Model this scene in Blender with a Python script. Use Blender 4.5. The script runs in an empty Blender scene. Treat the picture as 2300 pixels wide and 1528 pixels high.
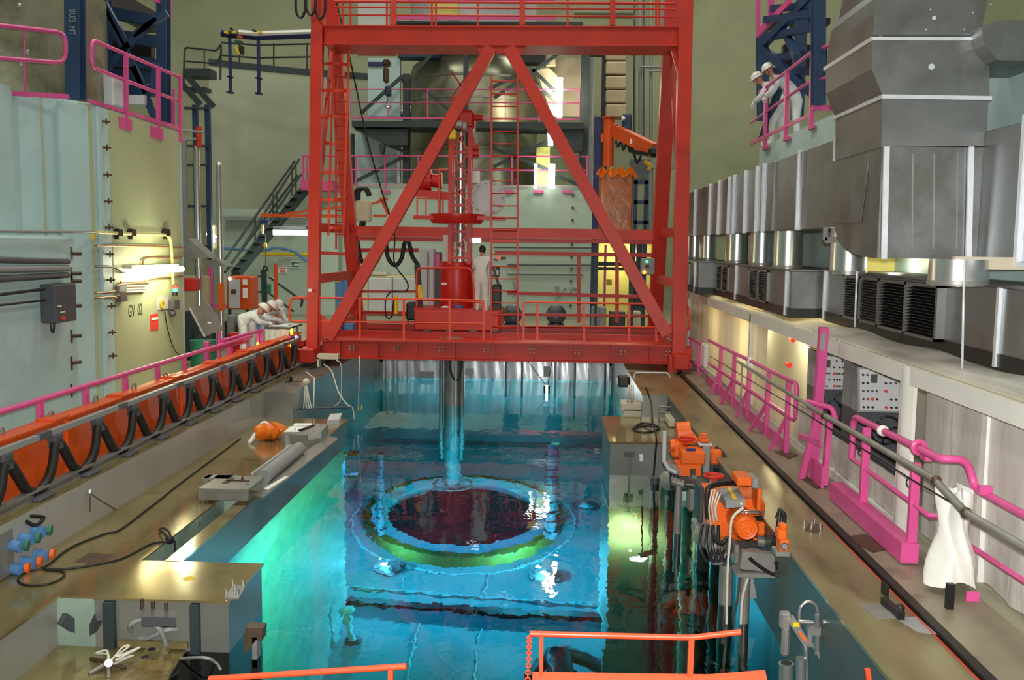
import bpy, bmesh, math, random
from mathutils import Vector, Matrix
random.seed(7)
S = bpy.context.scene
COL = S.collection
# ------------------------------------------------------------------ camera
F = 2150.0                       # focal length in pixels of the 2300 x 1528 frame
H = 2.75                         # eye height above the crane rails (z = 0)
def _n(v): return Vector(v).normalized()
YC = _n((85 / F, 216 / F, -1))
_w = Vector((0.0167, 1, 0)); ZC = (_w - YC * _w.dot(YC)).normalized()
XC = YC.cross(ZC)
cam_d = bpy.data.cameras.new('camera'); cam_d.sensor_width = 36; cam_d.lens = F / 2300 * 36
cam_d.clip_start = 0.05; cam_d.clip_end = 200
cam = bpy.data.objects.new('camera', cam_d); COL.objects.link(cam)
cam.matrix_world = Matrix.Translation((0, 0, H)) @ Matrix((XC, YC, ZC)).to_4x4()
S.camera = cam
EYE = Vector((0, 0, H))
# ------------------------------------------------------------------ world, exposure, hall lights
W = bpy.data.worlds.new('hall_air'); S.world = W; W.use_nodes = True
W.node_tree.nodes['Background'].inputs[0].default_value = (0.5, 0.55, 0.5, 1)
W.node_tree.nodes['Background'].inputs[1].default_value = 0.05
S.view_settings.view_transform = 'Standard'; S.view_settings.look = 'None'
S.view_settings.exposure = 0.0; S.view_settings.gamma = 1.0
S.view_settings.use_curve_mapping = False
cy = S.cycles
cy.max_bounces = 8; cy.diffuse_bounces = 3; cy.glossy_bounces = 3; cy.transmission_bounces = 5
cy.transparent_max_bounces = 6; cy.volume_bounces = 0
cy.caustics_reflective = False; cy.caustics_refractive = False
cy.sample_clamp_indirect = 4; cy.sample_clamp_direct = 0
cy.use_denoising = True
cy.use_adaptive_sampling = True; cy.adaptive_threshold = 0.02
def area(name, loc, size, power, col=(1, 1, 1), rot=(0, 0, 0), sy=None):
    d = bpy.data.lights.new(name, 'AREA'); d.energy = power; d.color = col
    d.shape = 'RECTANGLE'; d.size = size; d.size_y = sy or size
    o = bpy.data.objects.new(name, d); o.location = loc; o.rotation_euler = rot; COL.objects.link(o); return o
def point(name, loc, power, col=(1, 1, 1), r=0.05):
    d = bpy.data.lights.new(name, 'POINT'); d.energy = power; d.color = col; d.shadow_soft_size = r
    o = bpy.data.objects.new(name, d); o.location = loc; COL.objects.link(o); return o
def spot(name, loc, to, power, col=(1, 1, 1), ang=60, blend=.5, r=0.05):
    d = bpy.data.lights.new(name, 'SPOT'); d.energy = power; d.color = col; d.shadow_soft_size = r
    d.spot_size = math.radians(ang); d.spot_blend = blend
    o = bpy.data.objects.new(name, d); o.location = loc
    o.rotation_euler = (Vector(to) - Vector(loc)).to_track_quat('-Z', 'Y').to_euler(); COL.objects.link(o); return o
WARM = (1.0, 0.985, 0.87)
for i, (x, y, pw) in enumerate([(-9, 12, 900), (7, 12, 700), (-10, 27, 900), (8, 27, 800), (-2, 20, 1100), (-5, 40, 800), (5, 40, 700), (-2, 4, 700)]):
    area('hall_floodlight', (x, y, 19.5), 2.5, pw * .78, WARM)
# the photographer's flash gun, on the camera's hot shoe
spot('camera_flash', (0.03, 0.05, H + 0.14), (-0.4, 20, 1.2), 3600, (1, 0.98, 0.95), 84, .6, 0.06)

# ------------------------------------------------------------------ pixel -> place
def ray(px, py):
    d = Vector(((px - 1150) / F, (764 - py) / F, -1))
    return Vector((d.dot(XC), d.dot(YC), d.dot(ZC)))
def P(px, py, Y):
    d = ray(px, py); return EYE + d * (Y / d.y)
def PZ(px, py, z):
    d = ray(px, py); return EYE + d * ((z - H) / d.z)
def PX(px, py, x):
    d = ray(px, py); return EYE + d * (x / d.x)
def px(n, Y): return n * Y / F          # n pixels at distance Y, in metres
V = Vector
# ------------------------------------------------------------------ materials
def lin(c):
    return tuple((u / 12.92 if u <= .04045 else ((u + .055) / 1.055) ** 2.4) for u in (x / 255 for x in c))
MATS = {}
def mat(name, rgb, rough=.5, metal=0.0, var=.12, scale=3.0, bump=0.0, rvar=.0, emit=0, ecol=None, stretch=None, coat=0, dirt=None, dscale=1.2, dcut=.56):
    m = bpy.data.materials.new(name); m.use_nodes = True; nt = m.node_tree; nd = nt.nodes; L = nt.links
    b = nd['Principled BSDF']; base = lin(rgb)
    b.inputs['Roughness'].default_value = rough; b.inputs['Metallic'].default_value = metal
    if coat: b.inputs['Coat Weight'].default_value = coat; b.inputs['Coat Roughness'].default_value = .15
    tc = nd.new('ShaderNodeTexCoord'); mp = nd.new('ShaderNodeMapping'); L.new(tc.outputs['Object'], mp.inputs[0])
    if stretch: mp.inputs['Scale'].default_value = stretch
    nz = nd.new('ShaderNodeTexNoise'); nz.inputs['Scale'].default_value = scale; nz.inputs['Detail'].default_value = 5
    L.new(mp.outputs[0], nz.inputs['Vector'])
    if var > 0:
        cr = nd.new('ShaderNodeValToRGB'); e = cr.color_ramp.elements
        e[0].position = .3; e[1].position = .7
        e[0].color = tuple(max(0, c * (1 - var)) for c in base) + (1,)
        e[1].color = tuple(min(1, c * (1 + var)) for c in base) + (1,)
        L.new(nz.outputs['Fac'], cr.inputs[0]); out = cr.outputs[0]
        if dirt:
            n2 = nd.new('ShaderNodeTexNoise'); n2.inputs['Scale'].default_value = dscale; n2.inputs['Detail'].default_value = 7; n2.inputs['Roughness'].default_value = .65
            L.new(mp.outputs[0], n2.inputs['Vector'])
            r2 = nd.new('ShaderNodeValToRGB'); r2.color_ramp.elements[0].position = dcut; r2.color_ramp.elements[1].position = dcut + .14
            L.new(n2.outputs['Fac'], r2.inputs[0])
            mx = nd.new('ShaderNodeMix'); mx.data_type = 'RGBA'; L.new(r2.outputs[0], mx.inputs[0]); L.new(out, mx.inputs[6]); mx.inputs[7].default_value = lin(dirt) + (1,)
            out = mx.outputs[2]
        L.new(out, b.inputs['Base Color'])
    else: b.inputs['Base Color'].default_value = base + (1,)
    if rvar:
        mr = nd.new('ShaderNodeMapRange'); mr.inputs[3].default_value = max(.02, rough - rvar); mr.inputs[4].default_value = min(1, rough + rvar)
        L.new(nz.outputs['Fac'], mr.inputs[0]); L.new(mr.outputs[0], b.inputs['Roughness'])
    if bump:
        bp = nd.new('ShaderNodeBump'); bp.inputs['Strength'].default_value = bump; bp.inputs['Distance'].default_value = .05
        L.new(nz.outputs['Fac'], bp.inputs['Height']); L.new(bp.outputs[0], b.inputs['Normal'])
    if emit:
        b.inputs['Emission Color'].default_value = lin(ecol or rgb) + (1,); b.inputs['Emission Strength'].default_value = emit
    MATS[name] = m; return m
RED = mat('red_crane_paint', (196, 46, 28), .45, 0, .12, 1.5, dirt=(160, 34, 22), dscale=.8, dcut=.6)
REDD = mat('red_machine_paint', (200, 34, 26), .38, 0, .12, 2)
ORED = mat('orange_red_rail_paint', (235, 74, 40), .4, 0, .06, 3)
PINK = mat('magenta_rail_paint', (212, 82, 146), .4, 0, .07, 4)
ORANGE = mat('orange_tray_paint', (212, 82, 24), .38, 0, .1, 2)
ORM = mat('orange_machine_paint', (236, 104, 24), .42, 0, .12, 6)
BLUE = mat('dark_blue_steel_paint', (32, 58, 92), .5, 0, .12, 3)
NAVY = mat('navy_hoist_paint', (26, 36, 92), .5, 0, .12, 3)
DKST = mat('dark_green_grey_steel', (46, 58, 60), .55, 0, .15, 3)
CONC = mat('olive_painted_concrete', (172, 176, 144), .8, 0, .1, .35, .1, dirt=(156, 162, 130), dscale=.15, dcut=.5)
CONC2 = mat('pale_green_concrete', (174, 180, 156), .75, 0, .08, .5, .08, stretch=(1, 1, .15))
WPALE = mat('pale_blue_green_wall_paint', (178, 206, 206), .5, 0, .07, .8, .05, dirt=(164, 190, 190), dscale=.6, dcut=.55)
WGV = mat('yellow_green_lit_wall', (172, 182, 146), .5, 0, .07, 1.2, .04, stretch=(1, 1, .3))  # bunker wall colour with the warm lamp light painted in
WCEN = mat('grey_green_wall_paint', (172, 190, 176), .5, 0, .08, .7, .05, dirt=(190, 200, 190), dscale=.5, dcut=.6)
FLOORM = mat('grey_floor_paint', (150, 148, 126), .5, 0, .15, 1.2)
BRONZE = mat('bronze_toned_steel_plate', (166, 152, 108), .13, .6, .2, 1.1, .05, .04, dirt=(128, 104, 66), dscale=1.6, dcut=.58)
STEELW = mat('stainless_pool_lining', (140, 142, 136), .3, .5, .14, 1.0, .03, .1, stretch=(1, 1, .4))
POOLW = mat('pool_side_lining', (150, 172, 158), .35, .1, .2, 2.5, .3, dirt=(84, 118, 108), dscale=5, dcut=.6)
POOLF = mat('pool_bottom_lining', (112, 138, 138), .6, 0, .15, .7, .05, dirt=(110, 130, 140), dscale=.5, dcut=.6)
GALV = mat('galvanised_duct_sheet', (126, 128, 128), .4, .6, .16, 2.2, .03, .1, dirt=(104, 104, 100), dscale=.9, dcut=.5)
STRIP = mat('bright_duct_flange', (226, 232, 240), .3, .35, .06, 9)
SHINY = mat('polished_steel', (204, 206, 206), .28, .85, .08, 4)
STEEL = mat('dull_steel', (146, 144, 138), .42, .45, .15, 4, .02, .08)
TANKM = mat('weathered_tank_steel', (150, 150, 130), .38, .6, .2, .9, .05, .12, dirt=(112, 108, 86), dscale=.6, dcut=.52)
TENT = mat('white_plastic_sheeting', (222, 220, 212), .45, 0, .05, 2, .1)
WHITE = mat('white_coverall_fabric', (226, 228, 228), .8, 0, .05, 9, .1)
HELM = mat('white_helmet_shell', (236, 234, 226), .3, 0, .02, 5)
SKIN = mat('skin', (196, 138, 112), .55, 0, .08, 8)
BLACK = mat('black_rubber', (24, 24, 24), .5, 0, .2, 5)
BLACKP = mat('black_plate', (20, 20, 22), .45, 0, .2, 3)
GREY = mat('grey_enamel', (140, 142, 142), .45, 0, .08, 4)
DGREY = mat('dark_grey_enamel', (74, 76, 82), .45, 0, .1, 4)
PANEL = mat('pale_grey_panel', (196, 198, 200), .4, 0, .05, 4)
LOUV = mat('dark_louvre_slats', (48, 50, 54), .4, .5, .1, 5)
CREAM = mat('cream_enamel', (206, 196, 172), .5, 0, .06, 4)
YELL = mat('yellow_paint', (232, 196, 30), .45, 0, .06, 4)
PAPER = mat('white_paper', (238, 238, 234), .7, 0, .03, 8)
TAN = mat('tan_board', (190, 172, 140), .65, 0, .1, 3)
SKYB = mat('light_blue_plastic', (86, 136, 190), .45, 0, .08, 4)
CHAINM = mat('rusty_chain_steel', (96, 78, 62), .5, .6, .2, 8)
ROPE = mat('pale_rope', (206, 204, 190), .8, 0, .1, 20)
PIPEY = mat('cream_pipe', (214, 200, 130), .4, 0, .06, 4)
WOODB = mat('brown_orange_plastic_wrap', (170, 92, 30), .25, 0, .25, 2.5, .3)
ORBAG = mat('orange_plastic_bag', (236, 120, 30), .25, 0, .2, 6, .5)
GREEN = mat('green_enamel', (40, 112, 84), .5, 0, .1, 4)
BLK_INK = mat('black_stencil_ink', (52, 54, 46), .8, 0, 0)
REDSIGN = mat('red_notice', (220, 62, 52), .6, 0, .05, 5)
CLEAN = mat('copper_conduit', (150, 104, 70), .45, .3, .12, 6)
CURBM = mat('grey_curb_steel', (168, 166, 158), .4, .2, .1, 1.0, .04)
DECKG = mat('grey_brown_deck_coating', (142, 132, 112), .45, .1, .2, 1.5, .05, dirt=(112, 100, 82), dscale=1.4, dcut=.55)
RAILP = mat('olive_steel_rail_plate', (146, 138, 100), .3, .5, .25, 2.5, .08, .1, stretch=(1, .3, 1), dirt=(106, 96, 66), dscale=1.6, dcut=.52)
STEELD = mat('dark_shaded_pool_steel', (78, 88, 86), .42, .15, .2, 1.0, .04, .1, stretch=(1, 1, .3))  # dark steel colour, with the dimness of the right pit painted in
GROOVE = mat('dark_rail_groove', (42, 38, 34), .55, .3, .2, 3)
YELLOWLIT = mat('yellow_lit_screen_board', (226, 214, 120), .6, 0, .08, 2)  # yellow work light is put into the colour of these boards
def emis(name, rgb, s): return mat(name, rgb, .5, 0, 0, emit=s, ecol=rgb)
TUBE_W = emis('warm_fluorescent_tube', (255, 240, 196), 26)
TUBE_C = emis('cool_fluorescent_tube', (240, 255, 240), 6)
E_RED = emis('red_signal_glow', (255, 50, 40), 3)
E_GREEN = emis('green_signal_glow', (60, 255, 150), 2)
E_AMB = emis('amber_signal_glow', (255, 176, 40), 5)
E_BLUE = emis('blue_signal_glow', (90, 110, 255), 5)
E_SCREEN = emis('pale_screen_glow', (230, 244, 255), 2.5)
# ------------------------------------------------------------------ mesh builder
def fillet(pts, r, k=4):
    pts = [V(p) for p in pts]; out = [pts[0]]
    for i in range(1, len(pts) - 1):
        a, b, c = pts[i - 1], pts[i], pts[i + 1]
        u = (a - b); w = (c - b); d = min(r, u.length * .45, w.length * .45)
        p, q = b + u.normalized() * d, b + w.normalized() * d
        for j in range(k + 1):
            t = j / k; out.append(p * (1 - t) ** 2 + b * 2 * t * (1 - t) + q * t * t)
    out.append(pts[-1]); return out
def curve(pts, k=6):          # Catmull-Rom
    pts = [V(p) for p in pts]; P_ = [pts[0]] + pts + [pts[-1]]; out = []
    for i in range(1, len(P_) - 2):
        a, b, c, d = P_[i - 1:i + 3]
        for j in range(k):
            t = j / k
            out.append(.5 * ((2 * b) + (c - a) * t + (2 * a - 5 * b + 4 * c - d) * t * t + (3 * b - a - 3 * c + d) * t ** 3))
    out.append(pts[-1]); return out
def frame(d, up=(0, 0, 1)):
    d = V(d).normalized(); u = V(up)
    if abs(d.dot(u.normalized())) > .999: u = V((0, 1, 0))
    s = d.cross(u).normalized(); return d, s, s.cross(d).normalized()
class M:
    def __init__(s): s.v = []; s.f = []; s.sm = []; s.mi = []; s.cur = 0
    def add(s, vs, fs, smooth=False):
        o = len(s.v); s.v += [V(v) for v in vs]
        for f in fs: s.f.append([i + o for i in f]); s.sm.append(smooth); s.mi.append(s.cur)
        return s
    def hexa(s, c):               # 8 corners: bottom 4 then top 4
        return s.add(c, [(0, 3, 2, 1), (4, 5, 6, 7), (0, 1, 5, 4), (1, 2, 6, 5), (2, 3, 7, 6), (3, 0, 4, 7)])
    def box(s, a, b):
        x0, x1 = sorted((a[0], b[0])); y0, y1 = sorted((a[1], b[1])); z0, z1 = sorted((a[2], b[2]))
        return s.hexa([(x0, y0, z0), (x1, y0, z0), (x1, y1, z0), (x0, y1, z0), (x0, y0, z1), (x1, y0, z1), (x1, y1, z1), (x0, y1, z1)])
    def bbox(s, a, b, r=.01):     # box with chamfered vertical and top edges
        x0, x1 = sorted((a[0], b[0])); y0, y1 = sorted((a[1], b[1])); z0, z1 = sorted((a[2], b[2]))
        r = min(r, (x1 - x0) * .4, (y1 - y0) * .4, (z1 - z0) * .4)
        def ring(i, z): return [(x0 + r, y0 + i, z), (x1 - r, y0 + i, z), (x1 - i, y0 + r, z), (x1 - i, y1 - r, z), (x1 - r, y1 - i, z), (x0 + r, y1 - i, z), (x0 + i, y1 - r, z), (x0 + i, y0 + r, z)]
        def ring2(z): return [(x0 + r, y0 + r, z)] * 1
        rs = [ring(r * .7, z0), ring(0, z0 + r), ring(0, z1 - r), ring(r * .7, z1)]
        vs = [p for q in rs for p in q]; fs = [tuple(range(7, -1, -1)), tuple(range(24, 32))]
        for k in range(3):
            for i in range(8): fs.append((k * 8 + i, k * 8 + (i + 1) % 8, k * 8 + 8 + (i + 1) % 8, k * 8 + 8 + i))
        return s.add(vs, fs)
    def bar(s, p, q, w, h=None, up=(0, 0, 1)):
        p, q = V(p), V(q); h = h or w; d, a, b = frame(q - p, up); a = a * w / 2; b = b * h / 2
        return s.hexa([p - a - b, p + a - b, q + a - b, q - a - b, p - a + b, p + a + b, q + a + b, q - a + b])
    def ibeam(s, p, q, w, h, t=.02, up=(0, 0, 1)):
        p, q = V(p), V(q); d, a, b = frame(q - p, up)
        s.bar(p + b * (h / 2 - t / 2), q + b * (h / 2 - t / 2), w, t, up); s.bar(p - b * (h / 2 - t / 2), q - b * (h / 2 - t / 2), w, t, up)
        return s.bar(p, q, t, h - 2 * t, up)
    def rod(s, p, q, r, r2=None, n=10):
        p, q = V(p), V(q); r2 = r if r2 is None else r2; d, a, b = frame(q - p)
        vs = []; 
        for c, rr in ((p, r), (q, r2)):
            vs += [c + (a * math.cos(6.28318 * i / n) + b * math.sin(6.28318 * i / n)) * rr for i in range(n)]
        s.add(vs, [(i, (i + 1) % n, n + (i + 1) % n, n + i) for i in range(n)], True)
        o = len(s.v) - 2 * n
        for f in ([o + i for i in range(n - 1, -1, -1)], [o + n + i for i in range(n)]): s.f.append(f); s.sm.append(False); s.mi.append(s.cur)
        return s
    def tube(s, pts, r, n=7, closed=False, r2=None):
        pts = [V(p) for p in pts]; N = len(pts); vs = []
        d0 = (pts[1] - pts[0]).normalized(); _, a, b = frame(d0)
        for i, p in enumerate(pts):
            if closed: d = (pts[(i + 1) % N] - pts[i - 1])
            else: d = pts[min(i + 1, N - 1)] - pts[max(i - 1, 0)]
            d = d.normalized() if d.length > 1e-9 else d0
            qd = d0.rotation_difference(d); a = qd @ a; b = qd @ b; d0 = d
            rr = r if r2 is None else r + (r2 - r) * i / (N - 1)
            vs += [p + (a * math.cos(6.28318 * k / n) + b * math.sin(6.28318 * k / n)) * rr for k in range(n)]
        fs = []
        for i in range(N if closed else N - 1):
            j = (i + 1) % N
            for k in range(n): fs.append((i * n + k, i * n + (k + 1) % n, j * n + (k + 1) % n, j * n + k))
        s.add(vs, fs, True)
        if not closed:
            o = len(s.v) - N * n
            for f in ([o + k for k in range(n - 1, -1, -1)], [o + (N - 1) * n + k for k in range(n)]): s.f.append(f); s.sm.append(False); s.mi.append(s.cur)
        return s
    def lathe(s, prof, c, n=24, axis=(0, 0, 1), a0=0, a1=6.28318, smooth=True, cap=True):
        c = V(c); d, a, b = frame(axis, (0, 1, 0) if abs(V(axis).normalized().y) < .9 else (0, 0, 1)); vs = []; full = a1 - a0 > 6.28
        m = n if full else n + 1
        for r, h in prof:
            vs += [c + d * h + (a * math.cos(a0 + (a1 - a0) * i / n) + b * math.sin(a0 + (a1 - a0) * i / n)) * r for i in range(m)]
        fs = []
        for k in range(len(prof) - 1):
            for i in range(n):
                j = (i + 1) % m; fs.append((k * m + i, k * m + j, (k + 1) * m + j, (k + 1) * m + i))
        s.add(vs, fs, smooth)
        if full and cap:
            o = len(s.v) - len(vs)
            if prof[0][0] > 1e-4: s.f.append([o + i for i in range(n - 1, -1, -1)]); s.sm.append(False); s.mi.append(s.cur)
            if prof[-1][0] > 1e-4: s.f.append([o + (len(prof) - 1) * m + i for i in range(n)]); s.sm.append(False); s.mi.append(s.cur)
        return s
    def ball(s, c, r, sc=(1, 1, 1), n=12, m=8):
        prof = [(math.sin(math.pi * i / m) , -math.cos(math.pi * i / m)) for i in range(m + 1)]; c = V(c); vs = []; fs = []
        for rr, h in prof: vs += [c + V((rr * math.cos(6.28318 * k / n) * sc[0] * r, rr * math.sin(6.28318 * k / n) * sc[1] * r, h * sc[2] * r)) for k in range(n)]
        for i in range(m):
            for k in range(n): fs.append((i * n + k, i * n + (k + 1) % n, (i + 1) * n + (k + 1) % n, (i + 1) * n + k))
        return s.add(vs, fs, True)
    def prism(s, pts, vec):
        pts = [V(p) for p in pts]; n = len(pts); vec = V(vec)
        return s.add(pts + [p + vec for p in pts], [tuple(range(n - 1, -1, -1)), tuple(range(n, 2 * n))] + [(i, (i + 1) % n, n + (i + 1) % n, n + i) for i in range(n)])
    def torus(s, c, R, r, axis=(0, 0, 1), n=24, m=7):
        d, a, b = frame(axis, (0, 1, 0) if abs(V(axis).normalized().y) < .9 else (0, 0, 1)); c = V(c)
        return s.tube([c + (a * math.cos(6.28318 * i / n) + b * math.sin(6.28318 * i / n)) * R for i in range(n)], r, m, True)
    def grid(s, fn, nu, nv, th=None, smooth=True):    # fn(u,v)->point; th = offset vector for the back side
        vs = [fn(i / nu, j / nv) for j in range(nv + 1) for i in range(nu + 1)]; w = nu + 1
        fs = [(j * w + i, j * w + i + 1, (j + 1) * w + i + 1, (j + 1) * w + i) for j in range(nv) for i in range(nu)]
        if th is None: return s.add(vs, fs, smooth)
        th = V(th); k = len(vs); vs2 = vs + [V(v) + th for v in vs]
        fs2 = fs + [tuple(i + k for i in reversed(f)) for f in fs]
        bd = [i for i in range(nu + 1)] + [j * w + nu for j in range(1, nv + 1)] + [nv * w + i for i in range(nu - 1, -1, -1)] + [j * w for j in range(nv - 1, 0, -1)]
        for i in range(len(bd)): a, b = bd[i], bd[(i + 1) % len(bd)]; fs2.append((a, b, b + k, a + k))
        return s.add(vs2, fs2, smooth)
    def build(s, name, m, parent=None, noorg=False):
        me = bpy.data.meshes.new(name)
        if parent is not None: org = ORG[parent.name]
        elif noorg: org = V((0, 0, 0))
        else:
            xs = [v.x for v in s.v]; ys = [v.y for v in s.v]; org = V(((min(xs) + max(xs)) / 2, (min(ys) + max(ys)) / 2, min(v.z for v in s.v)))
        me.from_pydata([v - org for v in s.v], [], s.f)
        for p, a, k in zip(me.polygons, s.sm, s.mi): p.use_smooth = a; p.material_index = k
        for q in (m if isinstance(m, (list, tuple)) else [m]): me.materials.append(q)
        bm = bmesh.new(); bm.from_mesh(me); bmesh.ops.recalc_face_normals(bm, faces=bm.faces)
        for e in bm.edges:
            if len(e.link_faces) == 2 and (e.link_faces[0].smooth != e.link_faces[1].smooth or e.calc_face_angle(0) > .9): e.smooth = False
        bm.to_mesh(me); bm.free()
        o = bpy.data.objects.new(name, me); COL.objects.link(o); ORG[o.name] = org
        if parent is not None: o.parent = parent
        else: o.location = org
        return o
ORG = {}
def tag(o, label=None, cat=None, group=None, kind=None):
    if label: o['label'] = label
    if cat: o['category'] = cat
    if group: o['group'] = group
    if kind: o['kind'] = kind
    return o
def thing(name, label, cat, loc, group=None):
    o = bpy.data.objects.new(name, None); o.location = loc; o.empty_display_size = .1; COL.objects.link(o); ORG[o.name] = V(loc)
    return tag(o, label, cat, group)
def struct(name, b, m): return tag(b.build(name, m), kind='structure')
def copy_tree(o, parent=None, delta=None):
    c = o.copy(); COL.objects.link(c); c.parent = parent
    ORG[c.name] = ORG[o.name] + (V(delta) if delta is not None else V((0, 0, 0)))
    if parent is None and delta is not None: c.location = o.location + V(delta)
    for ch in list(o.children): copy_tree(ch, c, delta)
    return c
def letters(txt, size, origin, right, up, m, parent, name='lettering', th=.004, sx=1):
    cu = bpy.data.curves.new(name, 'FONT'); cu.body = txt; cu.size = size; cu.extrude = th / 2; cu.resolution_u = 2
    t = bpy.data.objects.new(name, cu); COL.objects.link(t); bpy.context.view_layer.update()
    me = bpy.data.meshes.new_from_object(t.evaluated_get(bpy.context.evaluated_depsgraph_get())); bpy.data.objects.remove(t)
    r = V(right).normalized(); u = V(up).normalized(); nrm = r.cross(u)
    org = ORG[parent.name] if parent is not None else V((0, 0, 0))
    for v in me.vertices: v.co = V(origin) + r * v.co.x * sx + u * v.co.y + nrm * v.co.z - org
    me.materials.clear(); me.materials.append(m)
    o = bpy.data.objects.new(name, me); COL.objects.link(o); ORG[o.name] = org; o.parent = parent
    return o
def tagm(name, b, m, label, cat, group=None): return tag(b.build(name, m), label, cat, group)
UP = V((0, 0, 1))
# ================================================================== SETTING
ZW = -1.0; ZD = -0.51; ZF = -9.3; TOP = 4.92
# containment drum and dome ceiling
b = M(); b.lathe([(27, -.6), (27, 24)], (-1, 23, 0), 96); b2 = M(); b2.add(b.v, b.f[:96], True)
struct('wall_back', b2, CONC)
b = M(); b.lathe([(27.3, 24), (22, 26.5), (12, 28), (.01, 28.6)], (-1, 23, 0), 64)
struct('ceiling', b, CONC2)
# operating floor around the pool
b = M()
b.box((-24, -2, -.6), (-5.22, 26.4, 0)); b.box((3.02, -2, -.6), (22, 26.4, 0)); b.box((-24, 26.4, -.6), (22, 47, 0))
struct('floor', b, FLOORM)
# pool basin
b = M()
b.box((-5.22, 8.3, ZF), (-4.1, 17.2, ZD - .02))
b.box((-4.1, 11.8, ZF), (-3.7, 17.2, ZD - .02)); b.box((-3.84, 9.3, ZF), (-3.7, 11.8, ZD - .02))
struct('wall_left_pool_lining', b, POOLW)
b = M(); b.box((-5.22, -2, ZF), (-4.45, 8.299, ZD - .02)); struct('wall_near_left_pool_lining', b, CURBM)
b = M(); b.box((-3.705, 9.3, ZW - .02), (-3.692, 17.2, ZD - .02)); b.box((-3.705, 17.2, ZW - .02), (-3.692, 17.206, ZD - .02)); struct('trim_6', b, STEELW)
b = M(); b.box((-4.0995, 8.3, ZF), (-2.86, 9.3, ZD - .02)); struct('wall_left_pool_buttress', b, STEELW)
b = M(); b.box((-5.22, 17.2, ZF), (-4.67, 26.4, -.03)); struct('wall_far_left_pool_lining', b, STEELW)
b = M(); b.box((-5.22, 26.4, ZF), (3.0, 26.9, 0)); struct('wall_far_pool_lining', b, STEELW)
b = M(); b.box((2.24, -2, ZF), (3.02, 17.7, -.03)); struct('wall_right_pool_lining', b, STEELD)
b = M(); b.box((1.77, 17.7, ZF), (3.02, 26.4, -.03)); struct('wall_far_right_pool_lining', b, STEELW)
b = M(); b.box((1.04, 15.4, ZF), (2.24, 17.7, -.47)); struct('wall_right_pool_buttress', b, STEELW)
b = M(); b.box((-5.3, -2, ZF - .3), (3.1, 26.5, ZF))
struct('floor_of_pool', b, POOLF)
# curb walls of the crane rails
b = M(); b.box((-5.5, -2, -.6), (-5.2, 26.4, -.001)); struct('trim_1', b, CURBM)
# deck plates
b = M(); b.box((-5.2, 8.3, ZD - .02), (-4.1, 17.25, ZD)); b.box((-4.1, 11.8, ZD - .02), (-3.66, 17.25, ZD)); b.box((-3.86, 9.3, ZD - .02), (-3.68, 11.8, ZD))
b.box((-5.2, 2.0, ZD - .02), (-4.43, 8.3, ZD)); b.box((-4.1, 8.28, ZD - .02), (-2.84, 9.32, ZD))
struct('floor_left_deck_plate', b, BRONZE)
b = M(); b.box((1.02, 15.38, -.47), (2.24, 17.7, -.44)); struct('floor_right_deck_plate', b, BRONZE)
b = M(); b.box((2.22, -2, -.03), (2.8, 17.7, 0)); b.box((1.75, 17.68, -.03), (2.8, 26.4, 0)); 
struct('floor_right_rail_plate', b, RAILP)
b = M(); b.box((2.9, -2, -.03), (3.45, 26.4, 0.004)); struct('floor_right_walkway', b, DECKG)
b = M(); b.box((-5.48, -2, 0), (-5.2, 26.4, .012)); struct('floor_left_rail_plate', b, BRONZE)
# crane rails
b = M(); b.box((2.8, -2, -.03), (2.9, 26.4, -.012)); struct('trim_2', b, GROOVE)
b = M(); b.ibeam((2.85, -2, .0), (2.85, 26.4, .0), .07, .07, .02); struct('trim_3', b, GROOVE)
b = M(); b.ibeam((-5.39, -2, .055), (-5.39, 26.4, .055), .1, .09, .02); struct('trim_4', b, STEEL)
b = M(); b.box((2.787, 4.5, .0), (2.797, 9.5, .006)); struct('trim_11', b, REDSIGN)
# water: a closed body with a rippled surface
wm = bpy.data.materials.new('clear_pool_water'); wm.use_nodes = True; nt = wm.node_tree; nt.nodes.clear(); L = nt.links
out = nt.nodes.new('ShaderNodeOutputMaterial'); g = nt.nodes.new('ShaderNodeBsdfGlass'); g.inputs['IOR'].default_value = 1.333; g.inputs['Roughness'].default_value = 0.0
g.inputs['Color'].default_value = (1, 1, 1, 1)
va = nt.nodes.new('ShaderNodeVolumeAbsorption'); va.inputs['Color'].default_value = (0.45, 0.88, 0.92, 1); va.inputs['Density'].default_value = 0.26
tc = nt.nodes.new('ShaderNodeTexCoord'); mp = nt.nodes.new('ShaderNodeMapping'); mp.inputs['Scale'].default_value = (1.0, .6, 1)
n1 = nt.nodes.new('ShaderNodeTexNoise'); n1.inputs['Scale'].default_value = 2.6; n1.inputs['Detail'].default_value = 3
bp = nt.nodes.new('ShaderNodeBump'); bp.inputs['Strength'].default_value = .27; bp.inputs['Distance'].default_value = .02
L.new(tc.outputs['Object'], mp.inputs[0]); L.new(mp.outputs[0], n1.inputs['Vector']); L.new(n1.outputs['Fac'], bp.inputs['Height'])
L.new(bp.outputs[0], g.inputs['Normal']); L.new(g.outputs[0], out.inputs['Surface']); L.new(va.outputs[0], out.inputs['Volume'])
b = M(); e_ = .003
b.prism([(x, y, ZF - .002) for x, y in [(-4.45 - e_, -1.9), (-4.45 - e_, 8.3 + e_), (-2.86 - e_, 8.3 + e_), (-2.86 - e_, 9.3 - e_), (-3.7 - e_, 9.3 - e_), (-3.7 - e_, 17.2 - e_), (-4.67 - e_, 17.2 - e_), (-4.67 - e_, 26.4 + e_), (1.77 + e_, 26.4 + e_), (1.77 + e_, 17.7 - e_), (1.04 + e_, 17.7 - e_), (1.04 + e_, 15.4 + e_), (2.24 + e_, 15.4 + e_), (2.24 + e_, -1.9)]], (0, 0, ZW - ZF + .002))
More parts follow.
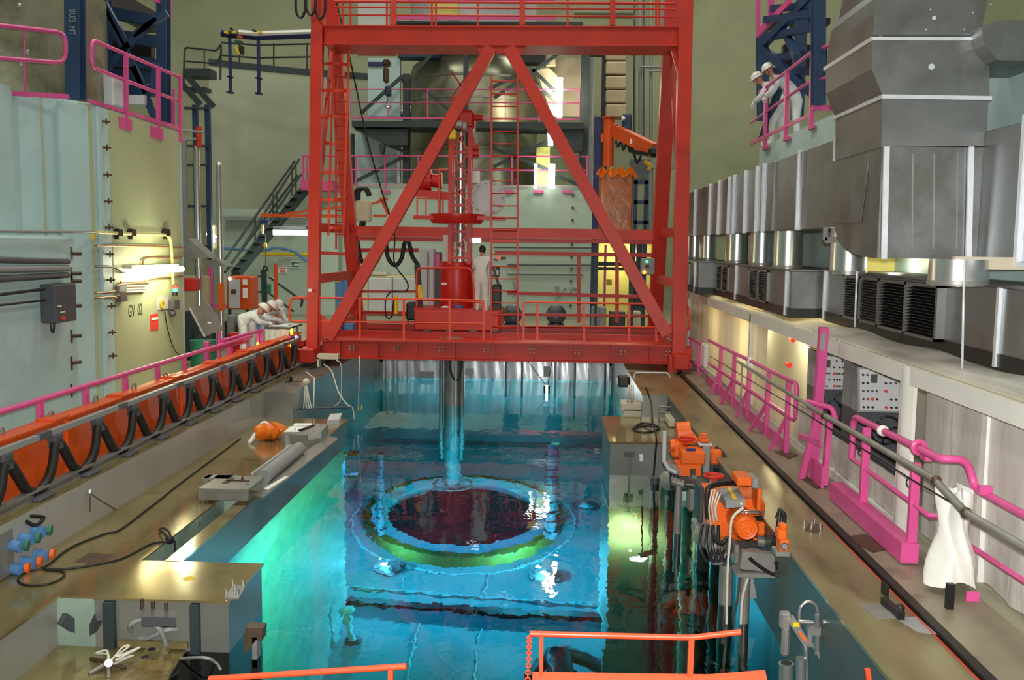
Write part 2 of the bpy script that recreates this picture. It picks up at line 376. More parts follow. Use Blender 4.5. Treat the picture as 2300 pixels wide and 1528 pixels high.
tagm('pool_water', b, wm, 'clear blue-green water filling the long steel-lined reactor pool', 'water').__setitem__('kind', 'stuff')
# bunkers
def facewall(name, pts, z0, z1, m):
    b = M(); b.prism([(x, y, z0) for x, y in pts], (0, 0, z1 - z0)); return struct(name, b, m)
facewall('wall_left_bunker', [(-8.1, 3), (-8.06, 14.44), (-7.43, 15.5), (-7.57, 19.6), (-9.5, 22), (-15, 22), (-15, 3)], 0, TOP, WPALE)
f1a, f1b = V((-8.06, 14.44, 0)), V((-7.43, 15.5, 0)); fn_ = V((.859, -.511, 0))
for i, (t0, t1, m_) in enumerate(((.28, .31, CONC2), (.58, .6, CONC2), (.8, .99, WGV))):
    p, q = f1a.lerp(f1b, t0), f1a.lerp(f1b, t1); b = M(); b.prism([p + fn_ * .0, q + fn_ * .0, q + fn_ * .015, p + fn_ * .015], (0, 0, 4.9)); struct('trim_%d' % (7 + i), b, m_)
b = M(); b.box((-8.4, 6, 0), (-7.95, 14.05, 4.95)); struct('trim_10', b, WPALE)
facewall('wall_right_bunker', [(4.6, 5), (4.6, 21.7), (6.2, 25), (16, 25), (16, 5)], 0, TOP, WPALE)
facewall('wall_center_bunker', [(-9.15, 36), (1.72, 36), (3, 39), (3, 43), (-9.15, 43)], 0, TOP, WCEN)
b = M(); b.grid(lambda u, v: (lambda a: V((-2 + 19.0 * math.sin(a), 24 + 19.0 * math.cos(a), 9.9 * v)))(math.radians(-38.5 + 32 * u)), 24, 1, (.25, .3, 0))
struct('wall_inner_drum', b, CONC2)
b = M(); b.grid(lambda u, v: (lambda a: V((-2 + 18.97 * math.sin(a), 24 + 18.97 * math.cos(a), 9.72 + .26 * v)))(math.radians(-38.5 + 32 * u)), 24, 1, (.2, .25, 0), False)
struct('trim_5', b, DKST)
# ------------------------------------------------------------------ lights that burn under the water
UWK = 0.6
def uw(name, loc, pw, col, r=.06): point(name, loc, pw, col, r)
# ================================================================== RED BRIDGE CRANE
def GF(x, y):                      # a pixel on the leaning front frame
    Y = 21.0
    for _ in range(4):
        p = P(x, y, Y); Y = 21.0 + .0933 * p.z
    return p
def GB(x, y):                      # a pixel on the leaning rear frame
    Y = 25.1
    for _ in range(5):
        p = P(x, y, Y); Y = 25.1 - .27 * p.z
    return p
FY = V((0, 1, 0))
cr = thing('bridge_crane', 'tall red steel refuelling bridge crane on A-frame legs spanning the blue pool', 'crane', (-1.2, 23, 0))
def part(name, fn, m=RED, parent=None):
    b = M(); fn(b); return b.build(name, m, parent or cr)
def zline(p, q, z): t = (z - p.z) / (q.z - p.z); return p + (q - p) * t
# legs
lf = [GF(715, -40), GF(703, 800)]; rf = [GF(1541, -40), GF(1523, 820)]
lb = [GB(741, -40), GB(790, 560)]; rb = [GB(1513, -40), GB(1480, 560)]
for nm, (t, q), w in (('leg', lf, .25), ('leg', rf, .3), ('leg', lb, .3), ('leg', rb, .34)):
    part(nm, lambda b: b.bar(zline(t, q, 9.0), zline(t, q, .3), w, w * .9, FY))
XL, XR = lf[1].x, rf[1].x
# end carriages running on the rails, with wheels
for xx in (XL, XR):
    e = part('end_carriage', lambda b: b.bbox((xx - .17, 20.4, .1), (xx + .17, 26.1, .42), .03))
    for yy in (20.75, 25.6):
        part('wheel', lambda b: b.rod((xx - .06, yy, .12), (xx + .06, yy, .12), .12, n=20), DGREY, e)
def hbeam(nm, p, q, h, d):         # horizontal box beam, front face through p and q
    p, q = V(p), V(q); q.z = p.z; q.y = p.y
    return part(nm, lambda b: b.box((p.x, p.y, p.z - h), (q.x, p.y + d, p.z)))
hb = hbeam('top_beam', GF(728, 59), GF(1532, 60), px(39, 21.5), .95)
part('beam_flange', lambda b: (b.box((GF(728, 60).x, GF(728, 60).y - .06, GF(728, 60).z), (GF(1532, 60).x, GF(728, 60).y + 1, GF(728, 60).z + .03)),
     b.box((GF(728, 98).x, GF(728, 98).y - .06, GF(728, 98).z - .03), (GF(1532, 98).x, GF(728, 98).y + 1, GF(728, 98).z))), RED, hb)
# lower main girder with deck plate, seen from above
g0 = GF(722, 763); g1 = GF(1512, 763)
gd = part('main_girder', lambda b: b.ibeam((g0.x, 21.15, g0.z - .2), (g1.x, 21.15, g0.z - .2), .34, px(43, 21), .03))
part('girder_stiffener', lambda b: [b.box((g0.x + .4 + i * .86, 21.0, g0.z - .38), (g0.x + .42 + i * .86, 21.14, g0.z - .03)) for i in range(9)], RED, gd)
part('deck', lambda b: b.box((g0.x, 21.32, g0.z - .06), (g1.x, 22.4, g0.z - .01)))
part('main_girder', lambda b: b.ibeam((g0.x, 24.6, g0.z - .2), (g1.x, 24.6, g0.z - .2), .34, .42, .03))
for y_ in (22.25, 24.2): part('trolley_rail', lambda b: b.ibeam((g0.x, y_, g0.z + .05), (g1.x, y_, g0.z + .05), .1, .12, .02))
for i in range(8):
    part('bolt_cluster', lambda b: [b.rod((g0.x + .65 + i * 1.0 + dx, 21.0, g0.z - .2 + dz), (g0.x + .65 + i * 1.0 + dx, 21.13, g0.z - .2 + dz), .018, n=6) for dx in (0, .08) for dz in (0, .07)], STEEL, gd)
# V braces, gussets
gus = part('gusset', lambda b: b.prism([GF(1062, 99), GF(1186, 99), GF(1165, 128), GF(1134, 122), GF(1120, 118), GF(1106, 122), GF(1086, 128)], (0, .04, 0)))
part('diagonal_brace', lambda b: b.bar(GF(1103, 108), GF(736, 760), px(27, 21.2), .2, FY))
part('diagonal_brace', lambda b: b.bar(GF(1143, 108), GF(1498, 752), px(27, 21.2), .2, FY))
part('gusset', lambda b: b.prism([GF(714, 702), GF(750, 730), GF(716, 772)], (0, .05, 0)))
part('gusset', lambda b: b.prism([GF(1520, 715), GF(1486, 745), GF(1518, 775)], (0, .05, 0)))
part('diagonal_brace', lambda b: b.bar(GF(1512, 108) + V((0, .1, 0)), GF(1516, 108) + V((.15, 0, -.7)), .08, .1, FY))
# rear horizontals
for y_, h_ in ((508, 22), (531, 9)):
    p, q = GB(792, y_), GB(1478, y_ + 4); part('tie_beam', lambda b: b.box((p.x, p.y, p.z - px(h_, 24.5)), (q.x, p.y + .3, p.z)))
for xa, ya, xb, yb, w in ((782, 562, 940, 562, .1), (1112, 568, 1494, 574, .1), (800, 655, 935, 655, .06), (1140, 658, 1478, 668, .09), (800, 703, 1478, 710, .07), (716, 568, 790, 571, .08)):
    p, q = P(xa, ya, 24.9), P(xb, yb, 24.9); part('tie_bar', lambda b: b.bar(p, q, w * .8, w))
for xa in (803, 1300, 1386):
    p, q = P(xa, 570, 24.9), P(xa, 725, 24.9); part('post', lambda b: b.bar(p, q, .09 if xa > 900 else .14, .09, FY))
for s_, (ta, qa), (tb, qb) in ((-1, lf, lb), (1, rf, rb)):      # side ties between front and rear leg
    for z in (3.05, 1.9, .75):
        a, c = zline(ta, qa, z), zline(tb, qb, z); part('side_tie', lambda b: b.bar(a, c, .12, .2))
    a, c = zline(ta, qa, 3.0), zline(tb, qb, 7.6); part('side_tie', lambda b: b.bar(a, c, .1, .1))
# caged ladder on the left leg
def ladder(nm, x0, x1, ya, yb, Y, step, r=.018, parent=cr):
    a0, a1 = P(x0, ya, Y), P(x1, ya, Y); L_ = part(nm, lambda b: (b.bar(a0, P(x0, yb, Y), .045, .03, FY), b.bar(a1, P(x1, yb, Y), .045, .03, FY)), RED, parent)
    zb = P(x0, yb, Y).z; n = int((a0.z - zb) / step)
    for i in range(n): part('rung', lambda b: b.rod((a0.x + (P(x0, yb, Y).x - a0.x) * i / n, Y, a0.z - .1 - i * step), (a1.x + (P(x1, yb, Y).x - a1.x) * i / n, Y, a0.z - .1 - i * step), r, n=6), RED, L_)
    return L_
la = ladder('ladder', 755, 782, 80, 560, 22.6, .28)
xl0, xl1 = P(741, 96, 22.2), P(741, 520, 22.2)
for i, (x0, y0) in enumerate(((728, 148), (727, 207), (724, 265), (720, 325), (718, 390), (715, 450), (714, 512))):
    c = P(x0 + 27, y0, 22.45); r = px(32, 22.3)
    part('cage_hoop', lambda b: b.grid(lambda u, v: (c.x + r * math.cos(3.1416 + 3.1416 * u * 1.0), c.y - r * .9 * math.sin(3.1416 * u), c.z + .035 - .07 * v), 14, 1, (0, 0.008, 0)), ORED, la)
for dx in (-.33, -.05, .3): part('cage_strap', lambda b: b.bar(P(755, 96, 22.15) + V((dx, 0, 0)), P(742, 530, 22.15) + V((dx, 0, 0)), .05, .012, FY), ORED, la)
lc = ladder('ladder', 1104, 1163, 172, 778, 21.4, .27, .016)
for y in (542, 770): part('ladder_bracket', lambda b: b.bar(P(1104, y, 21.4), P(1163, y, 21.4), .05, .05), RED, lc)
# top walkway rails
for y_ in (3, 16, 33): part('top_rail', lambda b: b.rod(GF(752, y_), GF(1516, y_ + 5), .022 if y_ > 5 else .03), RED)
for x_ in (770, 787, 869, 884, 970, 979, 1073, 1173, 1275, 1376, 1474, 1481):
    part('rail_post', lambda b: b.bar(GF(x_, -30), GF(x_, 60), .045, .03, FY), RED)
for x_ in (884, 1173, 1376): part('upper_post', lambda b: b.bar(GF(x_, -20), GF(x_, 57), .12, .1, FY), RED)
# deck guard rails (front)
def rail(nm, xs, top, mid, bot, Y, m=ORED, r=.022, parent=cr, xa=None, xb=None, hook=None):
    pa, pb = P(xs[0], top[0], Y), P(xs[-1], top[1], Y)
    R = part(nm, lambda b: b.rod(pa, pb, r), m, parent)
    part('knee_rail', lambda b: b.rod(P(xs[0], mid[0], Y), P(xs[-1], mid[1], Y), r * .8), m, R)
    for i, x in enumerate(xs[(0 if hook != 'l' else 1):]):
        t = (x - xs[0]) / (xs[-1] - xs[0])
        part('rail_post', lambda b: b.bar(P(x, top[0] + (top[1] - top[0]) * t, Y), P(x, bot[0] + (bot[1] - bot[0]) * t, Y), .05, .03, FY), m, R)
    return R
rail('guard_rail', [716, 808, 907, 1010, 1086], (669, 675), (722, 727), (765, 765), 21.1)
rail('guard_rail', [1176, 1207, 1312, 1413, 1474], (679, 683), (733, 735), (765, 768), 21.1)
rail('guard_rail', [800, 821, 917, 1018], (699, 704), (722, 724), (745, 745), 22.9, RED)
part('guard_rail', lambda b: b.tube(fillet([P(690, 669, 21.2), P(652, 669, 21.2), P(650, 722, 21.2), P(690, 722, 21.2)], .12), .028), ORED)
part('guard_rail', lambda b: b.tube(fillet([P(1540, 684, 21.2), P(1546, 690, 21.2), P(1548, 740, 21.2), P(1538, 745, 21.2)], .08), .025), ORED)
part('side_bracket', lambda b: (b.box(P(642, 765, 21.2), P(692, 778, 21.6)), b.box(P(672, 778, 21.2), P(690, 800, 21.5))))
part('side_bracket', lambda b: (b.box(P(1536, 782, 20.9), P(1549, 800, 21.3)), b.box(P(1503, 800, 20.75), P(1533, 835, 21.0))))
part('name_plate', lambda b: b.box(P(692, 649, 20.9), P(701, 655, 20.93)), PAPER)
# ------------------------------------------------------------------ travelling trolley with the fuel mast
ty = 22.9
tr = thing('fuel_handling_trolley', 'red fuel handling trolley with lattice mast standing on the bridge crane', 'trolley', (-2.3, ty, g0.z + .11))
def tp(nm, fn, m=RED, parent=None): return part(nm, fn, m, parent or tr)
base = tp('base_box', lambda b: b.bbox(P(930, 697, 22.3), V((P(1122, 745, 22.3).x, 24.3, P(1122, 745, 22.3).z)), .03))
tp('base_plate', lambda b: b.box(P(930, 692, 22.45), V((P(1065, 700, 22.45).x, 24.2, P(1065, 700, 22.45).z))), REDD, base)
for x_ in (948, 1000, 1052, 1100):
    tp('wheel_block', lambda b: b.bbox(P(x_, 742, 22.2), V((P(x_ + 20, 742, 22.2).x, 22.34, g0.z + .11)), .02), DGREY, base)
dc = P(1026, 640, 23.2); dr = px(38, 23.2)
dz0, dz1 = P(1026, 692, 23.2).z, P(1026, 588, 23.2).z
tp('drum', lambda b: b.lathe([(dr * .98, dz0), (dr, dz0 + .03), (dr, dz1 - .05), (dr * .97, dz1), (dr * .5, dz1)], (dc.x, dc.y, 0), 32), REDD)
tp('label_plate', lambda b: b.box(P(992, 635, 22.78), P(1004, 640, 22.8)), PAPER)
mx0, mx1 = P(1013, 500, 23).x, P(1055, 500, 23).x; mz1 = P(1030, 260, 23).z; my0, my1 = 22.8, 23.25
ms = tp('mast_column', lambda b: b.bar((mx0, my0, dz1 - .05), (mx0, my0, mz1), .09, .09, FY), REDD)
for x, y in ((mx0, my1), (mx1, my0), (mx1, my1)): tp('mast_column', lambda b: b.bar((x, y, dz1 - .05), (x, y, mz1), .09, .09, FY), REDD)
tp('mast_lacing', lambda b: [(b.bar((mx0, my0, z), (mx1, my0, z), .06, .06), b.bar((mx0, my0, z), (mx1, my0, z + .62 if i % 2 else z + .62), .035, .035, FY), b.bar((mx1, my0, z), (mx0, my0, z + .62), .035, .035, FY)) for i, z in enumerate([dz1 + .1 + .62 * k for k in range(7)])], REDD, ms)
tp('hoist_tube', lambda b: b.rod(((mx0 + mx1) / 2, 23.02, dz1), ((mx0 + mx1) / 2, 23.02, mz1 - .4), .11, n=14), SHINY, ms)
tp('mast_head', lambda b: (b.bbox(P(1028, 247, 22.7), V((P(1065, 268, 22.7).x, 23.3, P(1065, 292, 22.7).z)), .06), b.rod(P(1066, 264, 22.9), P(1085, 264, 22.9), .08, n=14), b.bar(P(1055, 285, 22.8), P(1064, 330, 22.8), .12, .2, FY)), REDD)
tp('sheave', lambda b: (b.rod(P(1024, 280, 22.6), P(1038, 280, 22.6), .1, n=16), b.rod(P(1040, 285, 22.62), P(1049, 285, 22.62), .12, n=16)), STEEL)
tp('yellow_motor', lambda b: (b.bbox(P(1006, 291, 22.6), V((P(1025, 312, 22.6).x, 22.85, P(1025, 312, 22.6).z)), .03), b.rod(P(1012, 275, 22.7), P(1012, 291, 22.7), .03, n=8)), YELL)
for y in (331, 345): tp('side_motor', lambda b: b.rod(P(1062, y, 22.8), P(1076, y + 1, 22.8), .07, n=12), REDD)
pc = P(1026, 490, 23); pr = px(100, 23)
pl = tp('platform', lambda b: (b.lathe([(.3, -.13), (pr * .55, -.13), (pr * .62, 0), (pr * .62, .09), (.3, .09)], (pc.x, pc.y, pc.z), 32), b.box(P(928, 484, 22.6), V((P(1135, 491, 22.6).x, 22.9, P(928, 492, 22.6).z)))), REDD)
for xs in ((937, 957), (988, 995)):
    for x in xs: tp('platform_post', lambda b: b.bar(P(x, 432, 23.1), P(x, 484, 23.1), .035, .035, FY), ORED, pl)
tp('platform_rail', lambda b: (b.rod(P(935, 445, 23.1), P(1012, 447, 23.1), .02), b.rod(P(1012, 381, 23.0), P(985, 381, 23.0), .02), b.rod(P(987, 381, 23), P(987, 484, 23), .025), b.rod(P(1005, 433, 22.9), P(1050, 435, 22.9), .02)), ORED, pl)
wn = P(965, 405, 23.2)
wi = tp('winch', lambda b: (b.rod(wn + V((-.28, 0, 0)), wn + V((.05, 0, 0)), .24, n=20), b.rod(wn + V((.05, 0, 0)), wn + V((.22, 0, -.02)), .16, n=20), b.rod(wn + V((.22, 0, -.02)), wn + V((.3, 0, -.02)), .2, n=20), b.bar(wn + V((-.35, 0, -.3)), P(1016, 440, 23.2), .25, .16)), REDD)
rc = P(1096, 445, 23.1); rr = px(39, 23.1)
re_ = tp('cable_reel', lambda b: (b.lathe([(.05, -.14), (rr, -.14), (rr, -.1), (rr * .6, -.1), (rr * .6, .1), (rr, .1), (rr, .14), (.05, .14)], rc, 28, (0, 1, 0))), PANEL)
tp('reel_bolt', lambda b: [b.ball(rc + V((math.cos(a) * rr * .86, -.16, math.sin(a) * rr * .86)), .025, n=6, m=4) for a in [k * .5712 for k in range(11)]], SHINY, re_)
tp('white_panel', lambda b: (b.box(P(1061, 384, 22.9), P(1078, 412, 22.93)),), PAPER)
mz = P(1026, 815, 22.0).z
mast = tp('telescopic_mast', lambda b: (b.rod((-2.2, 21.95, ZW - 7.0), (-2.2, 21.95, g0.z), .2, n=20), b.rod((-2.46, 21.9, ZW - 5.2), (-2.46, 21.9, g0.z), .05, n=10), b.rod((-1.97, 21.85, ZW - 5.2), (-1.97, 21.85, g0.z), .06, n=10), b.torus((-2.2, 21.95, ZW - 7.0), .45, .04)), STEEL)
tp('bright_rod', lambda b: b.rod((-2.1, 21.7, ZW - .05), (-2.1, 21.7, .42), .025), PAPER, mast)
tp('hose_loop', lambda b: b.tube(curve([(-2.25, 21.7, .2), (-2.22, 21.7, -.2), (-2.1, 21.7, -.4), (-1.98, 21.7, -.2), (-1.96, 21.7, .2)]), .025), BLACK, mast)
con = tp('control_desk', lambda b: (b.bbox(P(1106, 640, 22.9), V((P(1124, 700, 22.9).x, 23.4, P(1124, 745, 22.9).z)), .02), b.bar(P(1108, 600, 22.9), P(1120, 640, 22.9), .05, .3, FY), b.bbox(P(1100, 598, 22.9), V((P(1121, 615, 22.9).x, 23.2, P(1121, 622, 22.9).z)))), BLACKP)
tp('desk_screen', lambda b: (b.box(P(1104, 607, 22.86), P(1120, 618, 22.88))), PANEL, con)
tp('warning_light', lambda b: b.ball(P(1121, 579, 22.9), .04, n=8, m=6), E_RED)
tp('light_bracket', lambda b: (b.bar(P(1123, 580, 22.95), P(1136, 580, 22.95), .06, .06), b.bar(P(1108, 583, 22.95), P(1118, 585, 22.95), .04, .04)), BLACKP)
tp('grab_rail', lambda b: b.tube(fillet([P(936, 690, 22.4), P(936, 602, 22.4), P(1060, 602, 22.4), P(1067, 690, 22.4)], .15), .024), ORED)
tp('grab_rail', lambda b: b.tube(fillet([P(992, 675, 22.35), P(1085, 679, 22.35), P(1087, 725, 22.35)], .12), .022), ORED)
cab = tp('cabinet', lambda b: b.bbox(P(944, 558, 23.6), V((P(974, 692, 23.6).x, 24.0, P(944, 694, 23.6).z)), .02), PANEL)
tp('handle', lambda b: b.box(P(960, 566, 23.55), P(962, 672, 23.58)), BLACKP, cab)
tp('dark_cabinet', lambda b: b.bbox(P(974, 566, 23.9), V((P(990, 692, 23.9).x, 24.2, P(974, 694, 23.9).z)), .02), DGREY)
tp('white_upright', lambda b: b.box(P(996, 528, 23.4), P(1007, 586, 23.5)), PAPER)
tp('pink_panel', lambda b: b.box(P(973, 570, 23.7), P(987, 600, 23.75)), PINK)
ft = tp('seat', lambda b: (b.bbox(P(912, 680, 22.7), V((P(938, 692, 22.7).x, 23.1, P(912, 720, 22.7).z)), .04), b.bar(P(937, 595, 22.8), P(944, 690, 22.8), .13, .1, FY)), BLACKP)
tp('yellow_label', lambda b: b.bar(P(942, 640, 22.7), P(945, 670, 22.7), .11, .05, FY), YELL)
tp('work_lamp', lambda b: b.bbox(P(1060, 534, 23.3), P(1081, 546, 23.36), .03), E_SCREEN)
for x_, m_ in ((1000, PAPER), (1030, SKYB)):
    tagm('plastic_bundle' if m_ is PAPER else 'cleaning_bucket', (lambda b: b.ball(P(x_, 694, 22.8), .11, (1.2, 1, .7), 12, 8) if m_ is PAPER else b.lathe([(.1, 0), (.13, .12), (.11, .12), (.09, .01)], P(x_, 697, 22.8) , 16))(M()), m_,
         'crumpled white plastic bundle lying on the red trolley base' if m_ is PAPER else 'blue bucket standing on the red trolley base beside the drum', 'bundle' if m_ is PAPER else 'bucket')
# festoon hoses of the trolley, hanging off the rear tie bar
fx = [P(x, 548, 24.7) for x in (806, 860, 912, 960)]
fe = thing('hanging_cable_festoon', 'thick black cable hanging in three loops behind the red mast', 'cable', P(870, 548, 24.7))
pts = []
for i, x in enumerate((806, 835, 858, 885, 912, 930, 946)): pts.append(P(x, 600 if i % 2 else 548, 24.7))
pts = [P(804, 548, 24.7), P(812, 585, 24.7), P(832, 600, 24.7), P(850, 580, 24.7), P(856, 548, 24.7), P(866, 545, 24.7), P(872, 580, 24.7), P(888, 596, 24.7), P(902, 580, 24.7), P(908, 548, 24.7), P(918, 545, 24.7), P(926, 575, 24.7), P(940, 596, 24.7)]
b = M(); b.tube(curve(pts), .055, 8); b.build('loop_cable', BLACK, fe)
b = M(); [b.box(P(x - 3, 540, 24.65), P(x + 3, 548, 24.75)) for x in (806, 861, 913)]; b.build('cable_clip', DGREY, fe)
ch = thing('pendant_control', 'yellow pendant push-button control hanging on a black lead', 'control', P(889, 690, 22.5))
b = M(); b.bbox(P(884, 664, 22.5), P(895, 706, 22.6), .03); b.build('handset', YELL, ch)
b = M(); b.tube(curve([P(755, 0, 22.3), P(790, 150, 22.3), P(822, 300, 22.3), P(855, 420, 22.4), P(885, 520, 22.5), P(886, 590, 22.5), P(915, 635, 22.5), P(910, 655, 22.5), P(880, 655, 22.5), P(866, 675, 22.5), P(868, 712, 22.5), P(880, 710, 22.5), P(886, 664, 22.55)]), .018, 6); b.build('lead', BLACK, ch)
# hook block hanging under the upper platform (left of the mast)
hk = thing('hook_block', 'brown and blue chain hoist with hook hanging below the top beam', 'hoist', P(868, 240, 24.5))
b = M(); b.bbox(P(858, 133, 24.4), P(880, 152, 24.7), .05); b.bbox(P(860, 150, 24.4), P(875, 188, 24.6), .05); b.build('motor', CHAINM, hk)
b = M(); b.bbox(P(864, 192, 24.4), P(881, 218, 24.6), .04); b.build('block', BLUE, hk)
b = M(); b.tube(curve([P(872, 218, 24.5), P(872, 232, 24.5), P(868, 240, 24.5), P(876, 242, 24.5), P(879, 236, 24.5)]), .03); b.build('hook', SHINY, hk)
b = M(); b.box(P(800, 118, 24.3), P(892, 126, 24.6)); b.bbox(P(770, 104, 24.3), P(860, 118, 24.8), .04); b.build('hoist_beam', RED, hk)
# black cable loops hung at the top of the left leg
lp = thing('coiled_cable_bundle', 'black cables hanging in loops at the top of the left crane leg', 'cable', P(700, 40, 21.6))
for x0, x1, yb in ((665, 685, 40), (688, 708, 34), (710, 730, 42)):
    b = M(); b.tube(curve([P(x0, -30, 21.5), P(x0, yb - 18, 21.5), P((x0 + x1) / 2, yb, 21.5), P(x1, yb - 18, 21.5), P(x1, -30, 21.5)]), .028); b.build('loop_cable', BLACK, lp)
# control box on right rear
cb = thing('signal_box', 'grey control box with green and amber lights on the right crane leg', 'control box', P(1455, 617, 24))
b = M(); b.bbox(P(1440, 580, 23.9), P(1469, 617, 24.1), .02); b.build('box', GREY, cb)
b = M(); b.ball(P(1453, 588, 23.86), .035, n=8, m=6); b.build('green_light', E_GREEN, cb)
b = M(); b.ball(P(1447, 612, 23.86), .04, n=8, m=6); b.build('amber_light', E_AMB, cb)
b = M(); b.box(P(1450, 595, 23.86), P(1457, 602, 23.9)); b.build('switch', BLACKP, cb)
# dark floats lying on the far deck behind the bridge
for i, x in enumerate((1150, 1249)):
    c = P(x, 707, 27.5)
    t = thing('steel_float', ('dark steel sphere behind the bridge rail left of the other sphere', 'shiny dark steel sphere behind the bridge rail right of the other sphere')[i], 'float', c + V((0, 0, -.9)), 'dark spheres behind the bridge')
    b = M(); b.ball(c, px(23, 27.5), n=24, m=16); b.build('sphere', DGREY, t)
    b = M(); b.lathe([(.2, 0.0), (.24, c.z - px(20, 27.5)), (.2, c.z - px(19, 27.5))], (c.x, c.y, 0), 16); b.build('stand', DGREY, t)
# blue cases on the crane deck
for i, (x0, x1) in enumerate(((752, 768), (772, 793))):
    b = M(); b.bbox(P(x0, 727, 22.7), V((P(x1, 737, 22.7).x, 23.0, g0.z - .01)), .02)
    tagm('tool_case', b, SKYB, ('small blue case at the left end of the crane deck, nearest the leg', 'wider blue case on the crane deck right of the small one')[i], 'case', 'blue cases on the crane deck')

t = thing('blue_locker', 'light blue locker standing behind the left crane leg', 'locker', V((P(765, 700, 28).x, 28, 0)))
b = M(); b.bbox(P(752, 612, 28), V((P(786, 612, 28).x, 28.6, 0)), .04); b.build('body', SKYB, t)
b = M(); b.box(P(755, 622, 27.96), V((P(768, 622, 27.96).x, 28, .1))); b.build('door', SKYB, t)
b = M(); b.box(P(755, 626, 27.94), P(762, 634, 27.96)); b.build('yellow_label', YELL, t)
# ================================================================== CENTRE BACKGROUND
def th(nm, label, cat, loc, group=None): return thing(nm, label, cat, loc, group)
def pt(nm, par, m, fn): b = M(); fn(b); return b.build(nm, m, par)
# steam generator in the middle
tc_ = V((-3.17, 39.2, 0)); tr_ = 2.62
def zz(y, Y=38.0): return P(1060, y, Y).z
sg = th('steam_generator', 'huge dull steel steam generator vessel behind the red crane', 'vessel', (tc_.x, tc_.y, TOP))
pt('shell', sg, TANKM, lambda b: b.lathe([(tr_ * .96, TOP + .003), (tr_ * .98, zz(300, 36.6)), (tr_ * 1.0, zz(250, 36.6)), (tr_, zz(165, 36.6)), (tr_ * .93, zz(132, 37)), (tr_ * .72, zz(112, 37.4)), (tr_ * .6, zz(96, 37.6))], tc_, 48))
for y in (165, 215, 330): pt('shell_band', sg, STEEL, lambda b: b.lathe([(tr_ * 1.01, zz(y, 36.6) - .04), (tr_ * 1.012, zz(y, 36.6) + .04)], tc_, 48))
pt('upper_shell', sg, PANEL, lambda b: (b.lathe([(tr_ * .95, zz(54, 37)), (tr_ * .95, zz(-60, 37))], tc_, 40),))
pt('nozzle', sg, SHINY, lambda b: b.rod(P(887, 251, 37), P(925, 251, 37), .22, n=14))
# blue steel platform around it
fr = th('steel_platform_frame', 'dark blue steel platform frame with magenta kickplates around the middle vessel', 'platform', (-2.5, 36.5, TOP))
def bx(nm, x0, y0, x1, y1, Y0, Y1, m, par=fr):
    a, c = P(x0, y0, Y0), P(x1, y1, Y0); return pt(nm, par, m, lambda b: b.box((a.x, Y0, a.z), (c.x, Y1, c.z)))
for x0, x1, y0 in ((905, 919, 165), (1041, 1049, 104), (1306, 1320, 104), (787, 794, 300)): bx('column', x0, y0, x1, 415, 36.2, 36.45, DKST)
bx('deck_edge', 790, 271, 1312, 289, 35.4, 37.2, DKST); bx('kickplate', 790, 262, 1302, 270, 35.35, 35.4, PINK)
bx('upper_deck_edge', 886, 47, 1310, 54, 35.6, 37.4, DKST); bx('upper_kickplate', 886, 36, 1250, 45, 35.5, 35.55, PINK)
bx('ring_deck', 893, 108, 985, 128, 36.2, 37, BLUE); bx('ring_deck', 1165, 105, 1225, 140, 36.2, 37, BLACKP)
pt('bracket', fr, DKST, lambda b: (b.prism([P(793, 289, 35.6), P(915, 289, 35.6), P(915, 326, 35.6), P(870, 326, 35.6)], (0, .8, 0)), b.prism([P(850, 322, 35.6), P(864, 322, 35.6), P(860, 345, 35.6), P(854, 345, 35.6)], (0, .3, 0))))
pt('bracket', fr, DKST, lambda b: (b.prism([P(1220, 288, 35.6), P(1308, 288, 35.6), P(1308, 340, 35.6), P(1270, 340, 35.6)], (0, .8, 0))))
for xa, ya, xb, yb in ((810, 255, 905, 170), (919, 172, 1005, 245), (790, 412, 915, 348), (870, 325, 915, 343), (1110, 220, 1270, 110), (1195, 155, 1262, 220), (1190, 180, 1255, 232), (1100, 200, 1165, 165), (1108, 375, 1240, 312), (1100, 330, 1240, 385), (1240, 390, 1300, 415), (935, 160, 985, 105)):
    pt('cross_brace', fr, DKST, lambda b: b.bar(P(xa, ya, 36), P(xb, yb, 36), .12, .1, FY))
for y_ in (200, 230): pt('guard_rail', fr, PINK, lambda b: b.rod(P(788, y_, 35.4), P(1302, y_ + 1, 35.4), .025))
for y_ in (0, 3): pt('guard_rail', fr, PINK, lambda b: b.rod(P(888, y_, 35.5), P(1245, y_, 35.5), .03))
for x_ in (788, 872, 960, 1135, 1302): pt('rail_post', fr, PINK, lambda b: b.rod(P(x_, 200, 35.4), P(x_, 264, 35.4), .02))
bx('pale_panel', 826, 130, 898, 262, 36.6, 36.9, WPALE); bx('blue_band', 826, 139, 868, 148, 36.5, 36.6, NAVY)
bx('pale_panel', 804, 0, 874, 57, 36.6, 37.2, PANEL)
bx('pale_wall', 790, 300, 898, 412, 37.2, 37.5, WPALE); bx('white_upright', 892, 325, 898, 412, 36.6, 36.8, PAPER)
bx('cable_duct', 1312, 130, 1329, 415, 36.3, 36.6, GREY); bx('light_block', 1235, 130, 1305, 262, 38, 38.3, CREAM)
bx('yellow_block', 965, 0, 1030, 34, 36.0, 36.2, YELLOWLIT)
lm = th('tall_work_lamp', 'bright vertical lamp tube burning beside the middle vessel', 'lamp', P(1255, 265, 35.8))
pt('lamp_tube', lm, TUBE_W, lambda b: b.rod(P(1258, 175, 35.8), P(1256, 264, 35.8), px(6.5, 35.8), n=10))
point('work_lamp_light', P(1250, 215, 35.3), 130, (1, .9, .62), .2)
lm = th('wrapped_column', 'cream wrapped column lit up under the top beam beside the vessel', 'column', P(1236, 262, 36.2))
